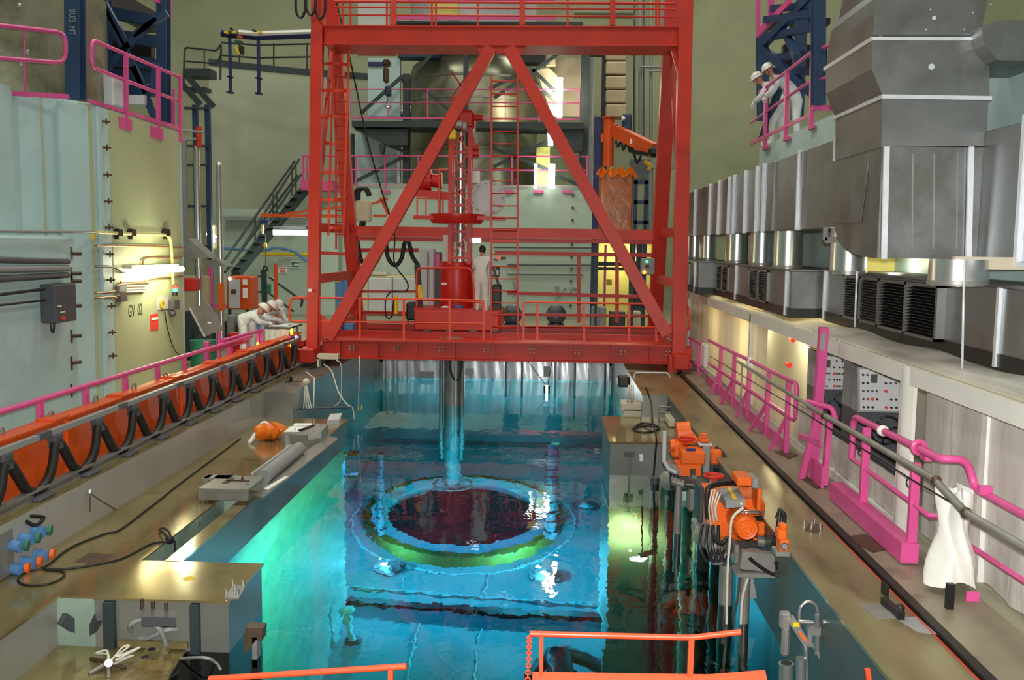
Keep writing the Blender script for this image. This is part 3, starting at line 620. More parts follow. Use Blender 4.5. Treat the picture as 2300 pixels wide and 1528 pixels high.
pt('wrap', lm, CREAM, lambda b: (b.rod(P(1238, 98, 36.2), P(1238, 148, 36.2), px(11, 36), n=12), b.prism([P(1205, 158, 36.4), P(1232, 152, 36.4), P(1252, 170, 36.4), P(1252, 262, 36.4), P(1240, 262, 36.4)], (0, .2, 0))))
lm = th('cool_work_lamp', 'bright white lamp panel glowing below the blue platform', 'lamp', P(1224, 425, 35.9))
pt('lamp_tube', lm, TUBE_C, lambda b: b.box(P(1232, 368, 35.7), P(1246, 424, 35.78)))
pt('lamp_tube', lm, TUBE_C, lambda b: b.box(P(1200, 368, 35.7), P(1206, 424, 35.78)))
pt('upper_tube', lm, TUBE_C, lambda b: b.prism([P(1229, 286, 35.7), P(1242, 312, 35.7), P(1242, 328, 35.7), P(1231, 328, 35.7)], (0, .08, 0)))
pt('backing', lm, YELLOWLIT, lambda b: b.box(P(1205, 330, 36.1), P(1234, 420, 36.2)))
point('work_lamp_light', P(1222, 380, 35.4), 30, (.92, 1, .85), .2)
# bunker top edge, bracket plates, bolts
ke = th('bunker_guard_rail', 'magenta guard rail along the top of the middle bunker behind the crane', 'railing', (-3.5, 35.9, TOP))
pt('kickplate', ke, PINK, lambda b: b.box(P(795, 414, 35.9), P(1320, 419, 35.95)))
for y_ in (350, 381): pt('rail', ke, PINK, lambda b: b.rod(P(678, y_, 35.9), P(1322, y_ + 2, 35.9), .03))
for x_ in (680, 690, 800, 865, 940, 1150, 1318): pt('rail_post', ke, PINK, lambda b: b.bar(P(x_, 350, 35.9), P(x_, 418, 35.9), .06, .04, FY))
for x_ in (866, 930, 1143, 1210, 1274): pt('anchor_plate', ke, PINK, lambda b: b.box(P(x_ - 11, 427, 35.9), P(x_ + 11, 434, 35.98)))
pt('landing', ke, PINK, lambda b: b.box(P(675, 405, 34.8), P(762, 432, 36.0)))
bt = th('anchor_bolt_row', 'vertical row of dark anchor bolts on the middle bunker face', 'bolts', P(1285, 700, 35.95))
for k in range(10): pt('bolt', bt, CHAINM, lambda b: b.rod(P(1287 - k * .6, 439 + k * 27.5, 35.9), P(1287 - k * .6, 439 + k * 27.5, 36.0), .05, n=8))
for i, (y_, xa, xb) in enumerate(((556, 1108, 1328), (595, 1140, 1330), (617, 1140, 1310))):
    b = M(); b.rod(P(xa, y_, 35.9), P(xb, y_ + 1, 35.9), .03); tagm('conduit', b, DGREY, ('highest thin dark conduit across the right half of the middle bunker', 'middle thin dark conduit on the right half of the middle bunker', 'lowest thin dark conduit on the right half of the middle bunker')[i], 'conduit')
b = M(); b.rod(P(590, 569, 35.6), P(975, 622, 35.6).lerp(P(935, 622, 35.6), 1), .03)
sg2 = M(); sg2.rod(P(765, 622, 35.8), P(938, 622, 35.8), .04); tagm('pipe', sg2, PIPEY, 'yellow pipe crossing the middle bunker behind the left crane leg', 'pipe')
b = M(); b.box(P(825, 610, 35.7), P(870, 617, 35.9)); tagm('lamp_fitting', b, CREAM, 'unlit cream lamp fitting on the middle bunker behind the cable loops', 'lamp')
dn = th('electrical_locker', 'pale grey lockers against the middle bunker behind the crane railing', 'locker', P(865, 760, 35.6))
for x0, x1, m_ in ((808, 826, CREAM), (827, 880, PANEL), (882, 935, PANEL)): pt('door', dn, m_, lambda b: b.bbox(P(x0, 624, 35.5), V((P(x1, 624, 35.5).x, 35.95, 0.02)), .03))
for i, (x, y) in enumerate(((1155, 640), (1250, 650))):
    t = th('floodlight', ('grey floodlight on the middle bunker left of the lettering', 'grey floodlight on the middle bunker just beside the lettering')[i], 'lamp', P(x, y + 12, 35.6), 'floodlights on the middle bunker')
    pt('head', t, GREY, lambda b: (b.prism([P(x - 5, y - 6, 35.6), P(x + 9, y - 6, 35.6), P(x + 5, y + 6, 35.6), P(x - 2, y + 6, 35.6)], (0, .2, 0)), b.tube(curve([P(x, y + 6, 35.8), P(x + 5, y + 16, 35.8), P(x - 5, y + 30, 35.8)]), .02)))
sn = th('stencil_lettering', 'faint grey stencilled code beside the floodlight on the middle bunker wall', 'lettering', P(1270, 655, 35.97))
letters('A-1000', .2, P(1264, 654, 35.96), (1, 0, 0), (0, 0, 1), DGREY, sn, 'letters')
pg = th('junction_box', 'cream junction box with orange bracket and black hoses behind the left crane leg', 'box', P(818, 498, 26.2))
pt('box', pg, CREAM, lambda b: b.bbox(P(797, 448, 26.1), P(836, 498, 26.4), .04))
pt('bracket', pg, ORANGE, lambda b: (b.bar(P(836, 458, 26.2), P(860, 450, 26.2), .06), b.bar(P(858, 448, 26.2), P(874, 482, 26.2), .1, .08, FY), b.bar(P(838, 485, 26.2), P(868, 485, 26.2), .07), b.box(P(852, 444, 26.1), P(872, 451, 26.3))))
for k in range(3): pt('hose', pg, BLACK, lambda b: b.tube(curve([P(798 + k * 4, 452, 26.15), P(800 + k * 4, 428, 26.15), P(818 + k * 3, 424, 26.15), P(828 + k * 2, 440, 26.15)]), .05))
for k in range(2): pt('hose', pg, BLACK, lambda b: b.tube(curve([P(812 + k * 6, 497, 26.2), P(808 + k * 7, 515, 26.2), P(800, 530, 26.2)]), .05))
# ------------------------------------------------------------------ pipes and boxes on the right part of the back wall
vp = [(1425, 0, 330, 5, DGREY), (1438, 0, 340, 8, GREY), (1446, 0, 340, 3, DGREY), (1462, 0, 380, 7, GREY), (1487, 0, 460, 4, GREY), (1495, 0, 460, 3, DGREY)]
for i, (x, y0, y1, w, m_) in enumerate(vp):
    b = M(); b.rod(P(x, y0 - 40, 45), P(x, y1, 45), px(w / 2, 45)); tagm('vertical_pipe', b, m_, ['thin dark pipe running down the back wall, first from the left', 'grey pipe running down the back wall, second from the left', 'thin dark pipe on the back wall, third from the left', 'grey pipe running down the back wall, fourth from the left', 'grey pipe running down the back wall, fifth from the left', 'thin dark pipe nearest the right crane leg, on the back wall'][i], 'pipe', 'pipes down the back wall')
b = M(); b.rod(P(1440, 150, 44.8), P(1530, 152, 44.8), .05); b.rod(P(1458, 160, 44.8), P(1535, 160, 44.8), .04); tagm('cross_pipe', b, GREY, 'short grey pipe crossing the vertical pipes on the back wall', 'pipe')
tb = th('tan_ventilation_shaft', 'tall tan shaft of stacked boxes on the back wall right of the vessel', 'shaft', P(1383, 262, 44))
for k in range(5): pt('section', tb, TAN, lambda b: b.bbox(P(1361, 106 + k * 32, 43.6), V((P(1408, 106 + k * 32, 43.6).x, 44.6, P(1361, 135 + k * 32, 43.6).z)), .06))
pt('edge', tb, BLACKP, lambda b: b.box(P(1354, 104, 43.7), P(1360, 440, 44.2)))
b = M(); b.box(P(1311, 105, 37), P(1358, 124, 39)); tagm('roof_box', b, DKST, 'dark box beam under the top beam right of the vessel', 'beam')
b = M(); b.box(P(1290, 0, 40), P(1418, 42, 41)); tagm('dull_panel', b, CONC2, 'large dull panel high on the back wall above the crane beam', 'panel')
# ------------------------------------------------------------------ orange jib crane and wrapped crate
jc = th('orange_jib_crane', 'orange jib crane with short arm on a dark blue column at the right', 'crane', P(1343, 760, 29))
pt('column', jc, NAVY, lambda b: b.box(P(1335, 262, 29.2), V((P(1350, 262, 29.2).x, 29.45, .0))))
pt('pivot_post', jc, ORANGE, lambda b: (b.rod(P(1368, 262, 29), P(1366, 374, 29), px(12, 29), n=20), b.rod(P(1368, 262, 29), P(1368, 266, 29), px(15, 29), n=20), b.box(P(1350, 300, 29), P(1368, 320, 29.3))))
arm = pt('arm', jc, ORANGE, lambda b: b.bar(P(1378, 292, 29), P(1470, 338, 26.5), .2, .36))
pt('arm_label', jc, PAPER, lambda b: b.box(P(1415, 312, 27.6), P(1427, 323, 27.62)))
pt('trolley', jc, BLACKP, lambda b: (b.bbox(P(1458, 330, 26.4), P(1485, 352, 26.8), .05), b.bar(P(1420, 340, 27.2), P(1470, 350, 26.5), .1)))
pt('hoist', jc, GREEN, lambda b: b.bbox(P(1421, 337, 27.4), P(1440, 348, 27.7), .04))
pt('festoon', jc, BLACK, lambda b: b.tube(curve([P(1383, 315, 28.6), P(1388, 330, 28.5), P(1395, 318, 28.4), P(1400, 336, 28.2), P(1408, 322, 28), P(1414, 340, 27.9), P(1420, 330, 27.8), P(1430, 365, 27.6), P(1440, 350, 27.5)]), .035))
pt('motor_box', jc, BLUE, lambda b: (b.bbox(P(1398, 256, 28.6), P(1417, 295, 29), .04), b.tube(curve([P(1385, 280, 28.7), P(1390, 296, 28.7), P(1402, 292, 28.7)]), .05)))
pt('lamp', jc, PAPER, lambda b: b.ball(P(1400, 266, 28.5), .06))
pt('hook', jc, YELL, lambda b: b.tube(curve([P(1447, 362, 27.4), P(1455, 368, 27.4), P(1460, 372, 27.4), P(1458, 382, 27.4)]), .06))
wb = th('wrapped_crate', 'tall crate wrapped in translucent orange plastic under the jib crane', 'crate', P(1380, 525, 28.5))
a, c = P(1348, 386, 28.3), P(1420, 520, 28.3)
pt('wrap', wb, WOODB, lambda b: b.bbox((a.x, 28.3, c.z), (c.x, 29.1, a.z), .05))
pt('wrap_collar', wb, ORBAG, lambda b: b.grid(lambda u, v: V((a.x - .12 * v + (c.x - a.x + .24 * v) * u, 28.25 - .04 * math.sin(u * 40), a.z + .1 - .22 * v + .06 * math.sin(u * 23 + 2 * v))), 30, 4, (0, .12, 0)))
cs_ = th('crate_stand', 'dark steel table on thin legs carrying the orange wrapped crate', 'stand', ((a.x + c.x) / 2, 28.7, 0))
pt('top', cs_, DKST, lambda b: b.box((a.x - .1, 28.2, c.z - .12), (c.x + .1, 29.2, c.z - .004)))
for x_ in (a.x - .05, c.x + .05):
    for y_ in (28.25, 29.15): pt('leg', cs_, DKST, lambda b: b.box((x_ - .04, y_ - .04, 0), (x_ + .04, y_ + .04, c.z - .12)))
lf_ = th('blue_steel_ladder_rack', 'blue steel rack standing right of the orange wrapped crate', 'rack', P(1440, 760, 31))
for x in (1424, 1448): pt('upright', lf_, BLUE, lambda b: b.box(P(x, 405, 31), V((P(x + 9, 405, 31).x, 31.1, 0))))
for y in (405, 450, 495): pt('crossbar', lf_, BLUE, lambda b: b.box(P(1424, y, 31), P(1456, y + 9, 31.1)))
b = M(); b.box(P(1415, 358, 33), P(1455, 405, 33.3)); tagm('dark_board', b, DGREY, 'dark square board above the blue rack near the jib arm', 'board')
b = M(); b.rod(P(1462, 372, 42), P(1462, 600, 42), .1); b.box(P(1455, 365, 41.8), P(1530, 380, 42)); tagm('pipe_bracket_bank', b, GREY, 'grey pipes with a bracket near the right crane leg on the back wall', 'pipes')
# yellow lit work cage at right
cg = th('lit_work_cage', 'yellow lit work cage with blue frame behind the right crane railing', 'cage', P(1410, 760, 31.5))
pt('screen', cg, YELLOWLIT, lambda b: b.box(P(1345, 545, 32), V((P(1480, 545, 32).x, 32.1, .0))))
pt('frame', cg, DKST, lambda b: (b.box(P(1330, 588, 30), P(1440, 598, 30.2)), b.box(P(1330, 600, 30), P(1440, 608, 30.2)), b.box(P(1330, 540, 30.2), V((P(1342, 540, 30.2).x, 30.4, 0))), b.box(P(1430, 535, 30.2), V((P(1444, 535, 30.2).x, 30.4, 0))), b.box(P(1418, 620, 31), V((P(1428, 620, 31).x, 31.2, 0)))))
pt('warning_sign', cg, YELL, lambda b: b.box(P(1362, 628, 30.1), P(1374, 641, 30.15)))
pt('post', cg, PINK, lambda b: b.box(P(1358, 550, 30.3), V((P(1363, 550, 30.3).x, 30.4, 0))))
point('work_lamp_light', P(1400, 570, 31.2), 60, (1, .9, .5), .15)
for i, (x0, x1, y0, m_) in enumerate(((1330, 1362, 690, GREY), (1370, 1405, 700, DKST), (1412, 1440, 700, CREAM))):
    b = M(); b.bbox(P(x0, y0, 28.5), V((P(x1, y0, 28.5).x, 29, 0.01)), .03); tagm('equipment_cabinet', b, m_, ['grey equipment cabinet left of the yellow lit cage', 'dark low cabinet in front of the yellow lit cage', 'cream low cabinet at the right of the yellow lit cage'][i], 'cabinet')
# ================================================================== LEFT SIDE
XT = -5.62                                     # front face of the orange cable tray
ct = th('orange_cable_tray', 'long orange steel cable tray running beside the left crane rail', 'cable tray', (XT - .15, 12, 0))
pt('side_panel', ct, ORANGE, lambda b: b.box((XT - .03, 5, .005), (XT, 21.2, .64)))
pt('top_flange', ct, ORANGE, lambda b: b.box((XT - .2, 5, .64), (XT + .03, 21.2, .665)))
for k in range(9):
    y = 7.3 + k * 1.75
    pt('stiffener', ct, ORANGE, lambda b: (b.box((XT, y, .01), (XT + .035, y + .06, .63)), b.box((XT - .2, y - .28, .665), (XT + .04, y + .05, .69))))
XK = -5.46
ft = th('festoon_track', 'grey-green C-rail running along the orange tray carrying the black cable loops', 'rail', (XK, 12, .56))
pt('track', ft, GREY, lambda b: b.box((XK - .03, 5, .58), (XK + .03, 20.6, .64)))
for k in range(8): pt('track_joint', ft, DGREY, lambda b: b.box((XK - .035, 6.1 + k * 1.9, .575), (XK + .035, 6.35 + k * 1.9, .645)))
fc = th('festoon_cable', 'thick black cable hanging in even loops along the orange tray', 'cable', (XK, 12, .1))
pts = []; hy = [8.28 + k * 1.0 for k in range(13)]
for i, y in enumerate(hy):
    pts += [(XK + .02, y - .05, .46), (XK + .02, y + .05, .46)]
    if i < len(hy) - 1: pts += [(XK + .05, y + .17, .27), (XK + .05, y + .3, .12), (XK + .05, y + .5, .05), (XK + .05, y + .7, .12), (XK + .05, y + .83, .27)]
pt('loop_cable', fc, BLACK, lambda b: b.tube(curve(pts, 5), .055, 8))
for y in hy:
    pt('cable_carrier', fc, DGREY, lambda b: (b.bbox((XK - .05, y - .1, .49), (XK + .05, y + .1, .58), .02), b.box((XK - .06, y - .05, .42), (XK + .07, y + .05, .49))))
# left pink hand rail behind the tray
XP = -5.86
hr = th('left_guard_rail', 'long magenta guard rail behind the orange cable tray', 'railing', (XP, 11, 0))
pt('top_rail', hr, PINK, lambda b: b.tube(fillet([(XP, 4, .89), (XP, 16.1, .87), (XP, 18.6, .86)], .1), .035))
for y in (8.7, 9.7, 10.72, 11.82, 12.95, 14.05, 15.1): pt('rail_post', hr, PINK, lambda b: b.bar((XP, y, 0), (XP, y, .86), .05, .09, FY))
for y in (9.7, 10.72, 11.82, 12.95, 14.05): pt('clamp_ring', hr, STEEL, lambda b: (b.torus((XP + .1, y + .05, .68), .06, .014, (1, 0, 0), 14, 5), b.box((XP, y, .56), (XP + .1, y + .05, .62))))
gp = th('gate_railing', 'short magenta gate section with thick posts at the far end of the left guard rail', 'railing', (XP, 17, 0))
for x, y0, y1, w in ((464, 768, 845, 11), (493, 745, 832, 6), (516, 778, 825, 12), (556, 768, 800, 5), (579, 742, 800, 6), (588, 742, 800, 6)):
    Yp = 2150 * 5.86 / (1235 - x); pt('post', gp, PINK, lambda b: b.bar(P(x, y0, Yp), P(x, y1 + 30, Yp), px(w, Yp), px(w, Yp), FY))
pt('rail', gp, PINK, lambda b: (b.rod(P(466, 788, 16.3), P(556, 766, 18.6), .035), b.rod(P(500, 765, 17.0), P(590, 741, 19.6), .03), b.rod(P(500, 768, 17), P(552, 768, 18.4), .025), b.rod(P(510, 800, 17.2), P(640, 778, 20.6), .02)))
# small flashing lamps on the crane end
for i, (x, y, Y, m_) in enumerate(((579, 777, 19, E_AMB), (655, 746, 20.6, E_AMB), (665, 757, 20.7, E_BLUE), (655, 776, 20.6, E_AMB))):
    t = th('signal_lamp', ['amber signal lamp on the magenta gate post', 'upper amber signal lamp beside the left crane leg', 'small blue signal lamp beside the left crane leg', 'small lower amber lamp just under the crane bracket'][i], 'lamp', P(x, y + 8, Y))
    pt('lens', t, m_, lambda b: b.ball(P(x, y, Y), .035, (1, 1, 2.2 if i < 2 else 1), 10, 8)); pt('bracket', t, BLACKP, lambda b: b.bar(P(x, y + 5, Y), P(x, y + 40, Y), .03, .03, FY))
# ------------------------------------------------------------------ left bunker details
def onf(px_, py_, x0=-7.43, y0=15.5, x1=-7.57, y1=19.6):   # pixel on the yellow-green face
    d = ray(px_, py_); nx, ny = (y1 - y0), -(x1 - x0)
    t = ((x0 - 0) * nx + (y0 - 0) * ny) / (d.x * nx + d.y * ny); return EYE + d * t
N2 = V((1, .034, 0)).normalized(); D2 = V((-.034, 1, 0)).normalized()
def onp(px_, py_): return PX(px_, py_, -7.17)
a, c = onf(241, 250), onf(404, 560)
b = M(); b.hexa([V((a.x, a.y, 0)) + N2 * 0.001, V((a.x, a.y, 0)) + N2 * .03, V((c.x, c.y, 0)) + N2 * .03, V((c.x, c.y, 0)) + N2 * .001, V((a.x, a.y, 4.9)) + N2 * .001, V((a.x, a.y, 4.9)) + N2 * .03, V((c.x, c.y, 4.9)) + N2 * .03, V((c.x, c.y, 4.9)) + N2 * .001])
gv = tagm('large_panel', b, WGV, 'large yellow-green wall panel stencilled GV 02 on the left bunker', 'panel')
letters('GV  02', .31, onf(284, 713) + N2 * .033, D2, (0, 0, 1), BLK_INK, gv, 'stencil_letters', sx=.72)
# vertical jointing strips with clamp bolts
def strip(x0, x1, ytop, col, nm, label, yb, bolts, bx_):
    p, q = onf(x0, 400), onf(x1, 400)
    t = th(nm, label, 'strip', V((p.x, p.y, 0)), 'bolted wall joint strips')
    o_ = N2 * .05; pt('plate', t, col, lambda b: b.hexa([V((p.x, p.y, .0)), V((q.x, q.y, 0)), V((q.x, q.y, 0)) + o_, V((p.x, p.y, 0)) + o_, V((p.x, p.y, 4.88)), V((q.x, q.y, 4.88)), V((q.x, q.y, 4.88)) + o_, V((p.x, p.y, 4.88)) + o_]))
    for y in bolts:
        e = onf(bx_ + (y - 270) * .03, y) + o_ * 1.0
        pt('clamp_bolt', t, CHAINM, lambda b: (b.rod(e, e + N2 * .09 + D2 * .1, .02, n=8), b.rod(e + N2 * .05 + D2 * .05 + V((0, 0, -.05)), e + N2 * .05 + D2 * .05 + V((0, 0, .05)), .014, n=6)))
strip(219, 240, 240, WPALE, 'bolted_joint_strip', 'pale bolted joint strip at the edge of the yellow-green panel', 900, [272, 331, 392, 452, 511, 571, 629, 688, 747, 800], 222)
# near low panel (slab) with pipes
b = M(); b.bbox((-8.0, 6.0, 0), (-7.17, 14.28, 2.77), .04); tagm('thick_panel_slab', b, WPALE, 'thick lower wall slab in front of the left bunker carrying dark pipes', 'slab')
t = th('slab_edge_bolts', 'row of clamp bolts down the edge of the thick lower wall slab', 'bolts', (-7.1, 14.4, .2))
for y in (570, 615, 632, 688, 756, 816, 877):
    e = PX(156, y, -7.2); pt('clamp_bolt', t, CHAINM, lambda b: (b.rod(e, e + V((.1, .16, 0)), .026, n=8), b.box(e + V((-.02, -.03, -.1)), e + V((.04, .02, .1)))))
b = M(); b.prism([(-7.72, 14.9, 0.0), (-7.5, 15.38, 0), (-7.44, 15.36, 0), (-7.66, 14.86, 0)], (0, 0, 4.86)); tagm('pale_joint_panel', b, WPALE, 'narrow pale panel strip between the two left bunker faces', 'panel')
pipes = [(0, 584, 152, 588, .045, DGREY), (0, 605, 152, 603, .05, GREY), (0, 627, 152, 618, .045, DGREY), (0, 662, 158, 642, .022, BLACK), (0, 687, 112, 673, .016, BLACK)]
for i, (x0, y0, x1, y1, r, m_) in enumerate(pipes):
    p, q = PX(x0 - 60, y0 + (y0 - y1) * .4, -7.1), PX(x1, y1, -7.1); b = M(); b.rod(p, q, r)
    tagm('pipe_run', b, m_, ['topmost dark pipe on the thick left wall slab', 'grey pipe second from the top on the left wall slab', 'dark pipe third from the top on the left wall slab', 'thin black cable below the three pipes on the left slab', 'lowest thin black cable leading to the grey switch box'][i], 'pipe', 'pipes on the left wall slab')
p, q = PX(-40, 518, -7.9), onf(200, 520)
b = M(); b.tube([PX(-40, 519, -7.1), PX(150, 520, -7.1), onf(200, 521) + N2 * .1], .02); tagm('high_conduit', b, GREY, 'thin grey conduit crossing the left bunker above the thick slab', 'conduit')
sb = th('switch_box', 'grey switch box with red button on the left wall slab', 'switch box', PX(130, 728, -7.05))
e0, e1 = PX(105, 727, -7.08), PX(153, 678, -7.08)
pt('box', sb, DGREY, lambda b: b.bbox((-7.17, e0.y, e0.z), (-6.95, e1.y, e0.z + .55), .02))
pt('red_button', sb, REDSIGN, lambda b: b.rod(PX(141, 715, -6.95), PX(141, 715, -6.95) + V((.03, 0, 0)), .035, n=10))
pt('label', sb, PAPER, lambda b: (b.box(PX(129, 690, -6.94), PX(138, 686, -6.945)), b.box(PX(136, 703, -6.94), PX(146, 699, -6.945))))
pt('hanging_loop', sb, BLACK, lambda b: b.tube(curve([PX(115, 727, -7.0), PX(116, 742, -7.0), PX(120, 746, -7.0), PX(122, 727, -7.0)]), .014))
# lamp on GV face
lp = th('fluorescent_lamp', 'bright fluorescent lamp on the yellow-green panel above the stencil', 'lamp', onf(325, 615) + N2 * .2)
pt('tube', lp, TUBE_W, lambda b: b.rod(onf(272, 607) + N2 * .25, onf(380, 604) + N2 * .25, .055, n=12))
pt('housing', lp, CREAM, lambda b: b.bar(onf(272, 600) + N2 * .12, onf(380, 597) + N2 * .12, .14, .06))
point('wall_lamp_light', onf(325, 604) + N2 * .62, 64, (1, .95, .62), .12)
yp = th('cream_conduit_pipe', 'cream pipe running across and down the yellow-green panel', 'pipe', onf(372, 640) + N2 * .1)
pt('pipe', yp, PIPEY, lambda b: b.tube(fillet([onf(206, 522) + N2 * .1, onf(250, 524) + N2 * .1, onf(372, 528) + N2 * .1, onf(377, 640) + N2 * .1], .25), .03))
for x in (254, 285, 363): pt('pipe_clip', yp, BLACKP, lambda b: (b.box(onf(x - 4, 530) + N2 * .04, onf(x + 4, 515) + N2 * .14), b.bar(onf(x, 514) + N2 * .05, onf(x, 537) + N2 * .05, .09, .03, FY)))
for i, (pp, m_, l_) in enumerate(([(205, 552), (300, 553), (402, 556)], CLEAN, 'thin copper conduit just below the cream pipe'), ) if False else enumerate((
    ([(205, 552), (300, 553), (402, 556)], CLEAN, 'thin copper conduit just below the cream pipe on the left bunker'),
    ([(205, 598), (245, 600), (262, 610), (272, 612)], DGREY, 'short grey cable leading into the fluorescent lamp'),
    ([(312, 596), (322, 580), (395, 579), (404, 562)], CLEAN, 'copper conduit bending up at the right of the lit panel'),
    ([(262, 634), (310, 632), (345, 624), (403, 620)], CLEAN, 'rusty conduit directly below the fluorescent lamp'),
    ([(205, 659), (248, 654), (258, 640), (330, 634)], CLEAN, 'upper rusty conduit leading to the small junction boxes'),
    ([(205, 670), (246, 667), (258, 676)], CLEAN, 'lower rusty conduit leading to the small junction boxes'))):
    b = M(); b.tube(curve([onf(x, y) + N2 * .07 for x, y in pp], 5), .018); tagm('conduit_run', b, m_, l_, 'conduit', 'conduits on the yellow-green panel')
jb = th('small_junction_boxes', 'pair of small grey junction boxes below the fluorescent lamp', 'box', onf(262, 678) + N2 * .1)
pt('box', jb, GREY, lambda b: b.box(onf(254, 656) + N2 * .03, onf(270, 641) + N2 * .12)); pt('box', jb, DGREY, lambda b: b.box(onf(257, 678) + N2 * .03, onf(271, 664) + N2 * .12))
b = M(); [b.rod(onf(272, y) + N2 * .08, onf(318, y - 2) + N2 * .08, .02) for y in (644, 650, 656)]; b.box(onf(270, 660) + N2 * .035, onf(320, 640) + N2 * .05); tagm('lamp_ballast', b, CREAM, 'cream ribbed lamp ballast under the fluorescent lamp', 'ballast')
bc = th('signal_tower', 'red and green signal tower on the yellow-green panel', 'signal light', onf(375, 680) + N2 * .1)
pt('red_lens', bc, E_RED, lambda b: b.rod(onf(377, 648) + N2 * .15, onf(377, 641) + N2 * .15, .05, n=12))
pt('green_lens', bc, E_GREEN, lambda b: b.rod(onf(376, 656) + N2 * .15, onf(376, 649) + N2 * .15, .05, n=12))
pt('body', bc, BLACKP, lambda b: (b.rod(onf(376, 664) + N2 * .15, onf(376, 656) + N2 * .15, .05, n=12), b.rod(onf(377, 641) + N2 * .15, onf(377, 639) + N2 * .15, .05, n=12)))
pt('control_box', bc, PANEL, lambda b: b.box(onf(350, 697) + N2 * .03, onf(371, 665) + N2 * .06)); pt('siren', bc, DGREY, lambda b: (b.bbox(onf(371, 696) + N2 * .05, onf(381, 672) + N2 * .2), b.ball(onf(374, 704) + N2 * .12, .07, n=10, m=6)))
ys = th('round_yellow_sign', 'round yellow sign with black writing beside the signal tower', 'sign', onf(357, 683) + N2 * .07)
pt('disc', ys, YELL, lambda b: b.rod(onf(357, 683) + N2 * .062, onf(357, 683) + N2 * .08, .09, n=20)); letters('17', .09, onf(354.5, 686) + N2 * .085, D2, (0, 0, 1), BLK_INK, ys, 'sign_text')
b = M(); b.box(onf(199, 537) + N2 * .03, onf(206, 525) + N2 * .05); tagm('small_yellow_tag', b, YELL, 'small yellow tag at the start of the cream pipe', 'tag')
rn = th('red_notice', 'red paper notice below the stencilled letters on the panel', 'notice', onf(342, 745) + N2 * .04)
pt('sheet', rn, REDSIGN, lambda b: b.box(onf(334, 744) + N2 * .032, onf(350, 704) + N2 * .04)); pt('white_strip', rn, PAPER, lambda b: b.box(onf(336, 720) + N2 * .041, onf(349, 712) + N2 * .044))
b = M(); b.tube(curve([onf(363, 700) + N2 * .06, onf(370, 740) + N2 * .06, onf(385, 785) + N2 * .06, onf(402, 800) + N2 * .06]), .01, 5); tagm('hanging_wire', b, BLACK, 'thin black wire hanging from the signal tower', 'wire')
# ------------------------------------------------------------------ steel frame and vessel on top of the left bunker
vs = th('left_steam_vessel', 'brown weathered steel vessel rising behind the left magenta railing', 'vessel', (-10.3, 17.2, TOP))
pt('shell', vs, TANKM, lambda b: b.lathe([(2.15, TOP + .003), (2.15, 9.6)], (-10.3, 17.2, 0), 40)); pt('shell_band', vs, STEEL, lambda b: b.lathe([(2.17, 7.1), (2.17, 7.16)], (-10.3, 17.2, 0), 40))
pt('shell_stud', vs, SHINY, lambda b: [b.ball(P(x, y, 15.4), .035, n=6, m=4) for x, y in ((44, 12), (62, 116), (48, 143))])
lfm = th('left_steel_frame', 'dark blue steel columns with cross braces standing on the left bunker', 'frame', (-8, 17, TOP))
pt('column', lfm, BLUE, lambda b: b.ibeam(P(168, -20, 15.8), P(170, 222, 15.8), .24, .24, .03, FY))
for w_, y_ in (('BUT', 20), ('/B', 38), ('M', 58), ('T', 70)): letters(w_, .15, P(155, y_, 15.65), (0, 0, -1), (1, 0, 0), GREY, lfm, 'column_letters', sx=.7)
pt('column', lfm, BLUE, lambda b: b.ibeam(P(367, -10, 19.2), P(368, 275, 19.2), .2, .24, .03, FY))
pt('column', lfm, BLUE, lambda b: b.ibeam(P(240, 0, 19), P(240, 222, 19), .12, .2, .03, FY))
for xa, ya, xb, yb in ((225, 0, 330, 210), (350, 40, 190, 205), (300, 150, 352, 275), (230, 0, 290, 110), (376, 30, 300, 80), (345, 215, 350, 140)):
    pt('cross_brace', lfm, BLUE, lambda b: b.bar(P(xa, ya, 18.5), P(xb, yb, 18.5), .12, .1, FY))
for xa, ya, xb, yb in ((190, 18, 360, 50), (200, 70, 360, 95), (225, 130, 350, 145), (185, 165, 345, 175), (250, 205, 345, 205)):
    pt('beam', lfm, BLUE, lambda b: b.bar(P(xa, ya, 19.3), P(xb, yb, 19.3), .15, .22))
pt('deck', lfm, BLACKP, lambda b: (b.box(P(205, 10, 19.4), P(355, 30, 22)), b.box(P(215, 78, 20), P(350, 190, 20.2))))
pt('upper_kickplate', lfm, PINK, lambda b: (b.bar(P(348, -5, 18.9), P(384, 12, 19.6), .04, .16), b.bar(P(382, -10, 19.5), P(381, 45, 19.5), .05, .05, FY)))
b = M(); b.bbox(P(228, 165, 17.5), P(283, 245, 18.0), .03); b.box(P(283, 213, 18.2), P(330, 236, 18.3)); tagm('white_cabinet', b, PANEL, 'pale cabinet standing behind the angled magenta railing', 'cabinet')
def onx(px_, py_): return onf(px_, py_)
r1 = th('bunker_top_railing', 'angled magenta railing on top of the left bunker near the crane side', 'railing', onf(300, 290))
pt('rail', r1, PINK, lambda b: b.tube(fillet([onx(402, 173), onx(206, 89), onx(206, 151), onx(402, 228)], .14), .034))
for x, y0, y1 in ((279, 118, 282), (352, 150, 300), (402, 170, 318)): pt('rail_post', r1, PINK, lambda b: b.bar(onx(x, y0) + N2 * .03, onx(x, y1) + N2 * .03, .08, .06, N2))
for x, y in ((276, 278), (347, 299)): pt('foot_plate', r1, PINK, lambda b: b.box(onx(x - 13, y + 8) + N2 * .01, onx(x + 13, y - 8) + N2 * .06))
pt('kickplate', r1, PINK, lambda b: b.prism([onx(196, 222), onx(402, 284), onx(402, 294), onx(196, 230)], N2 * .03))
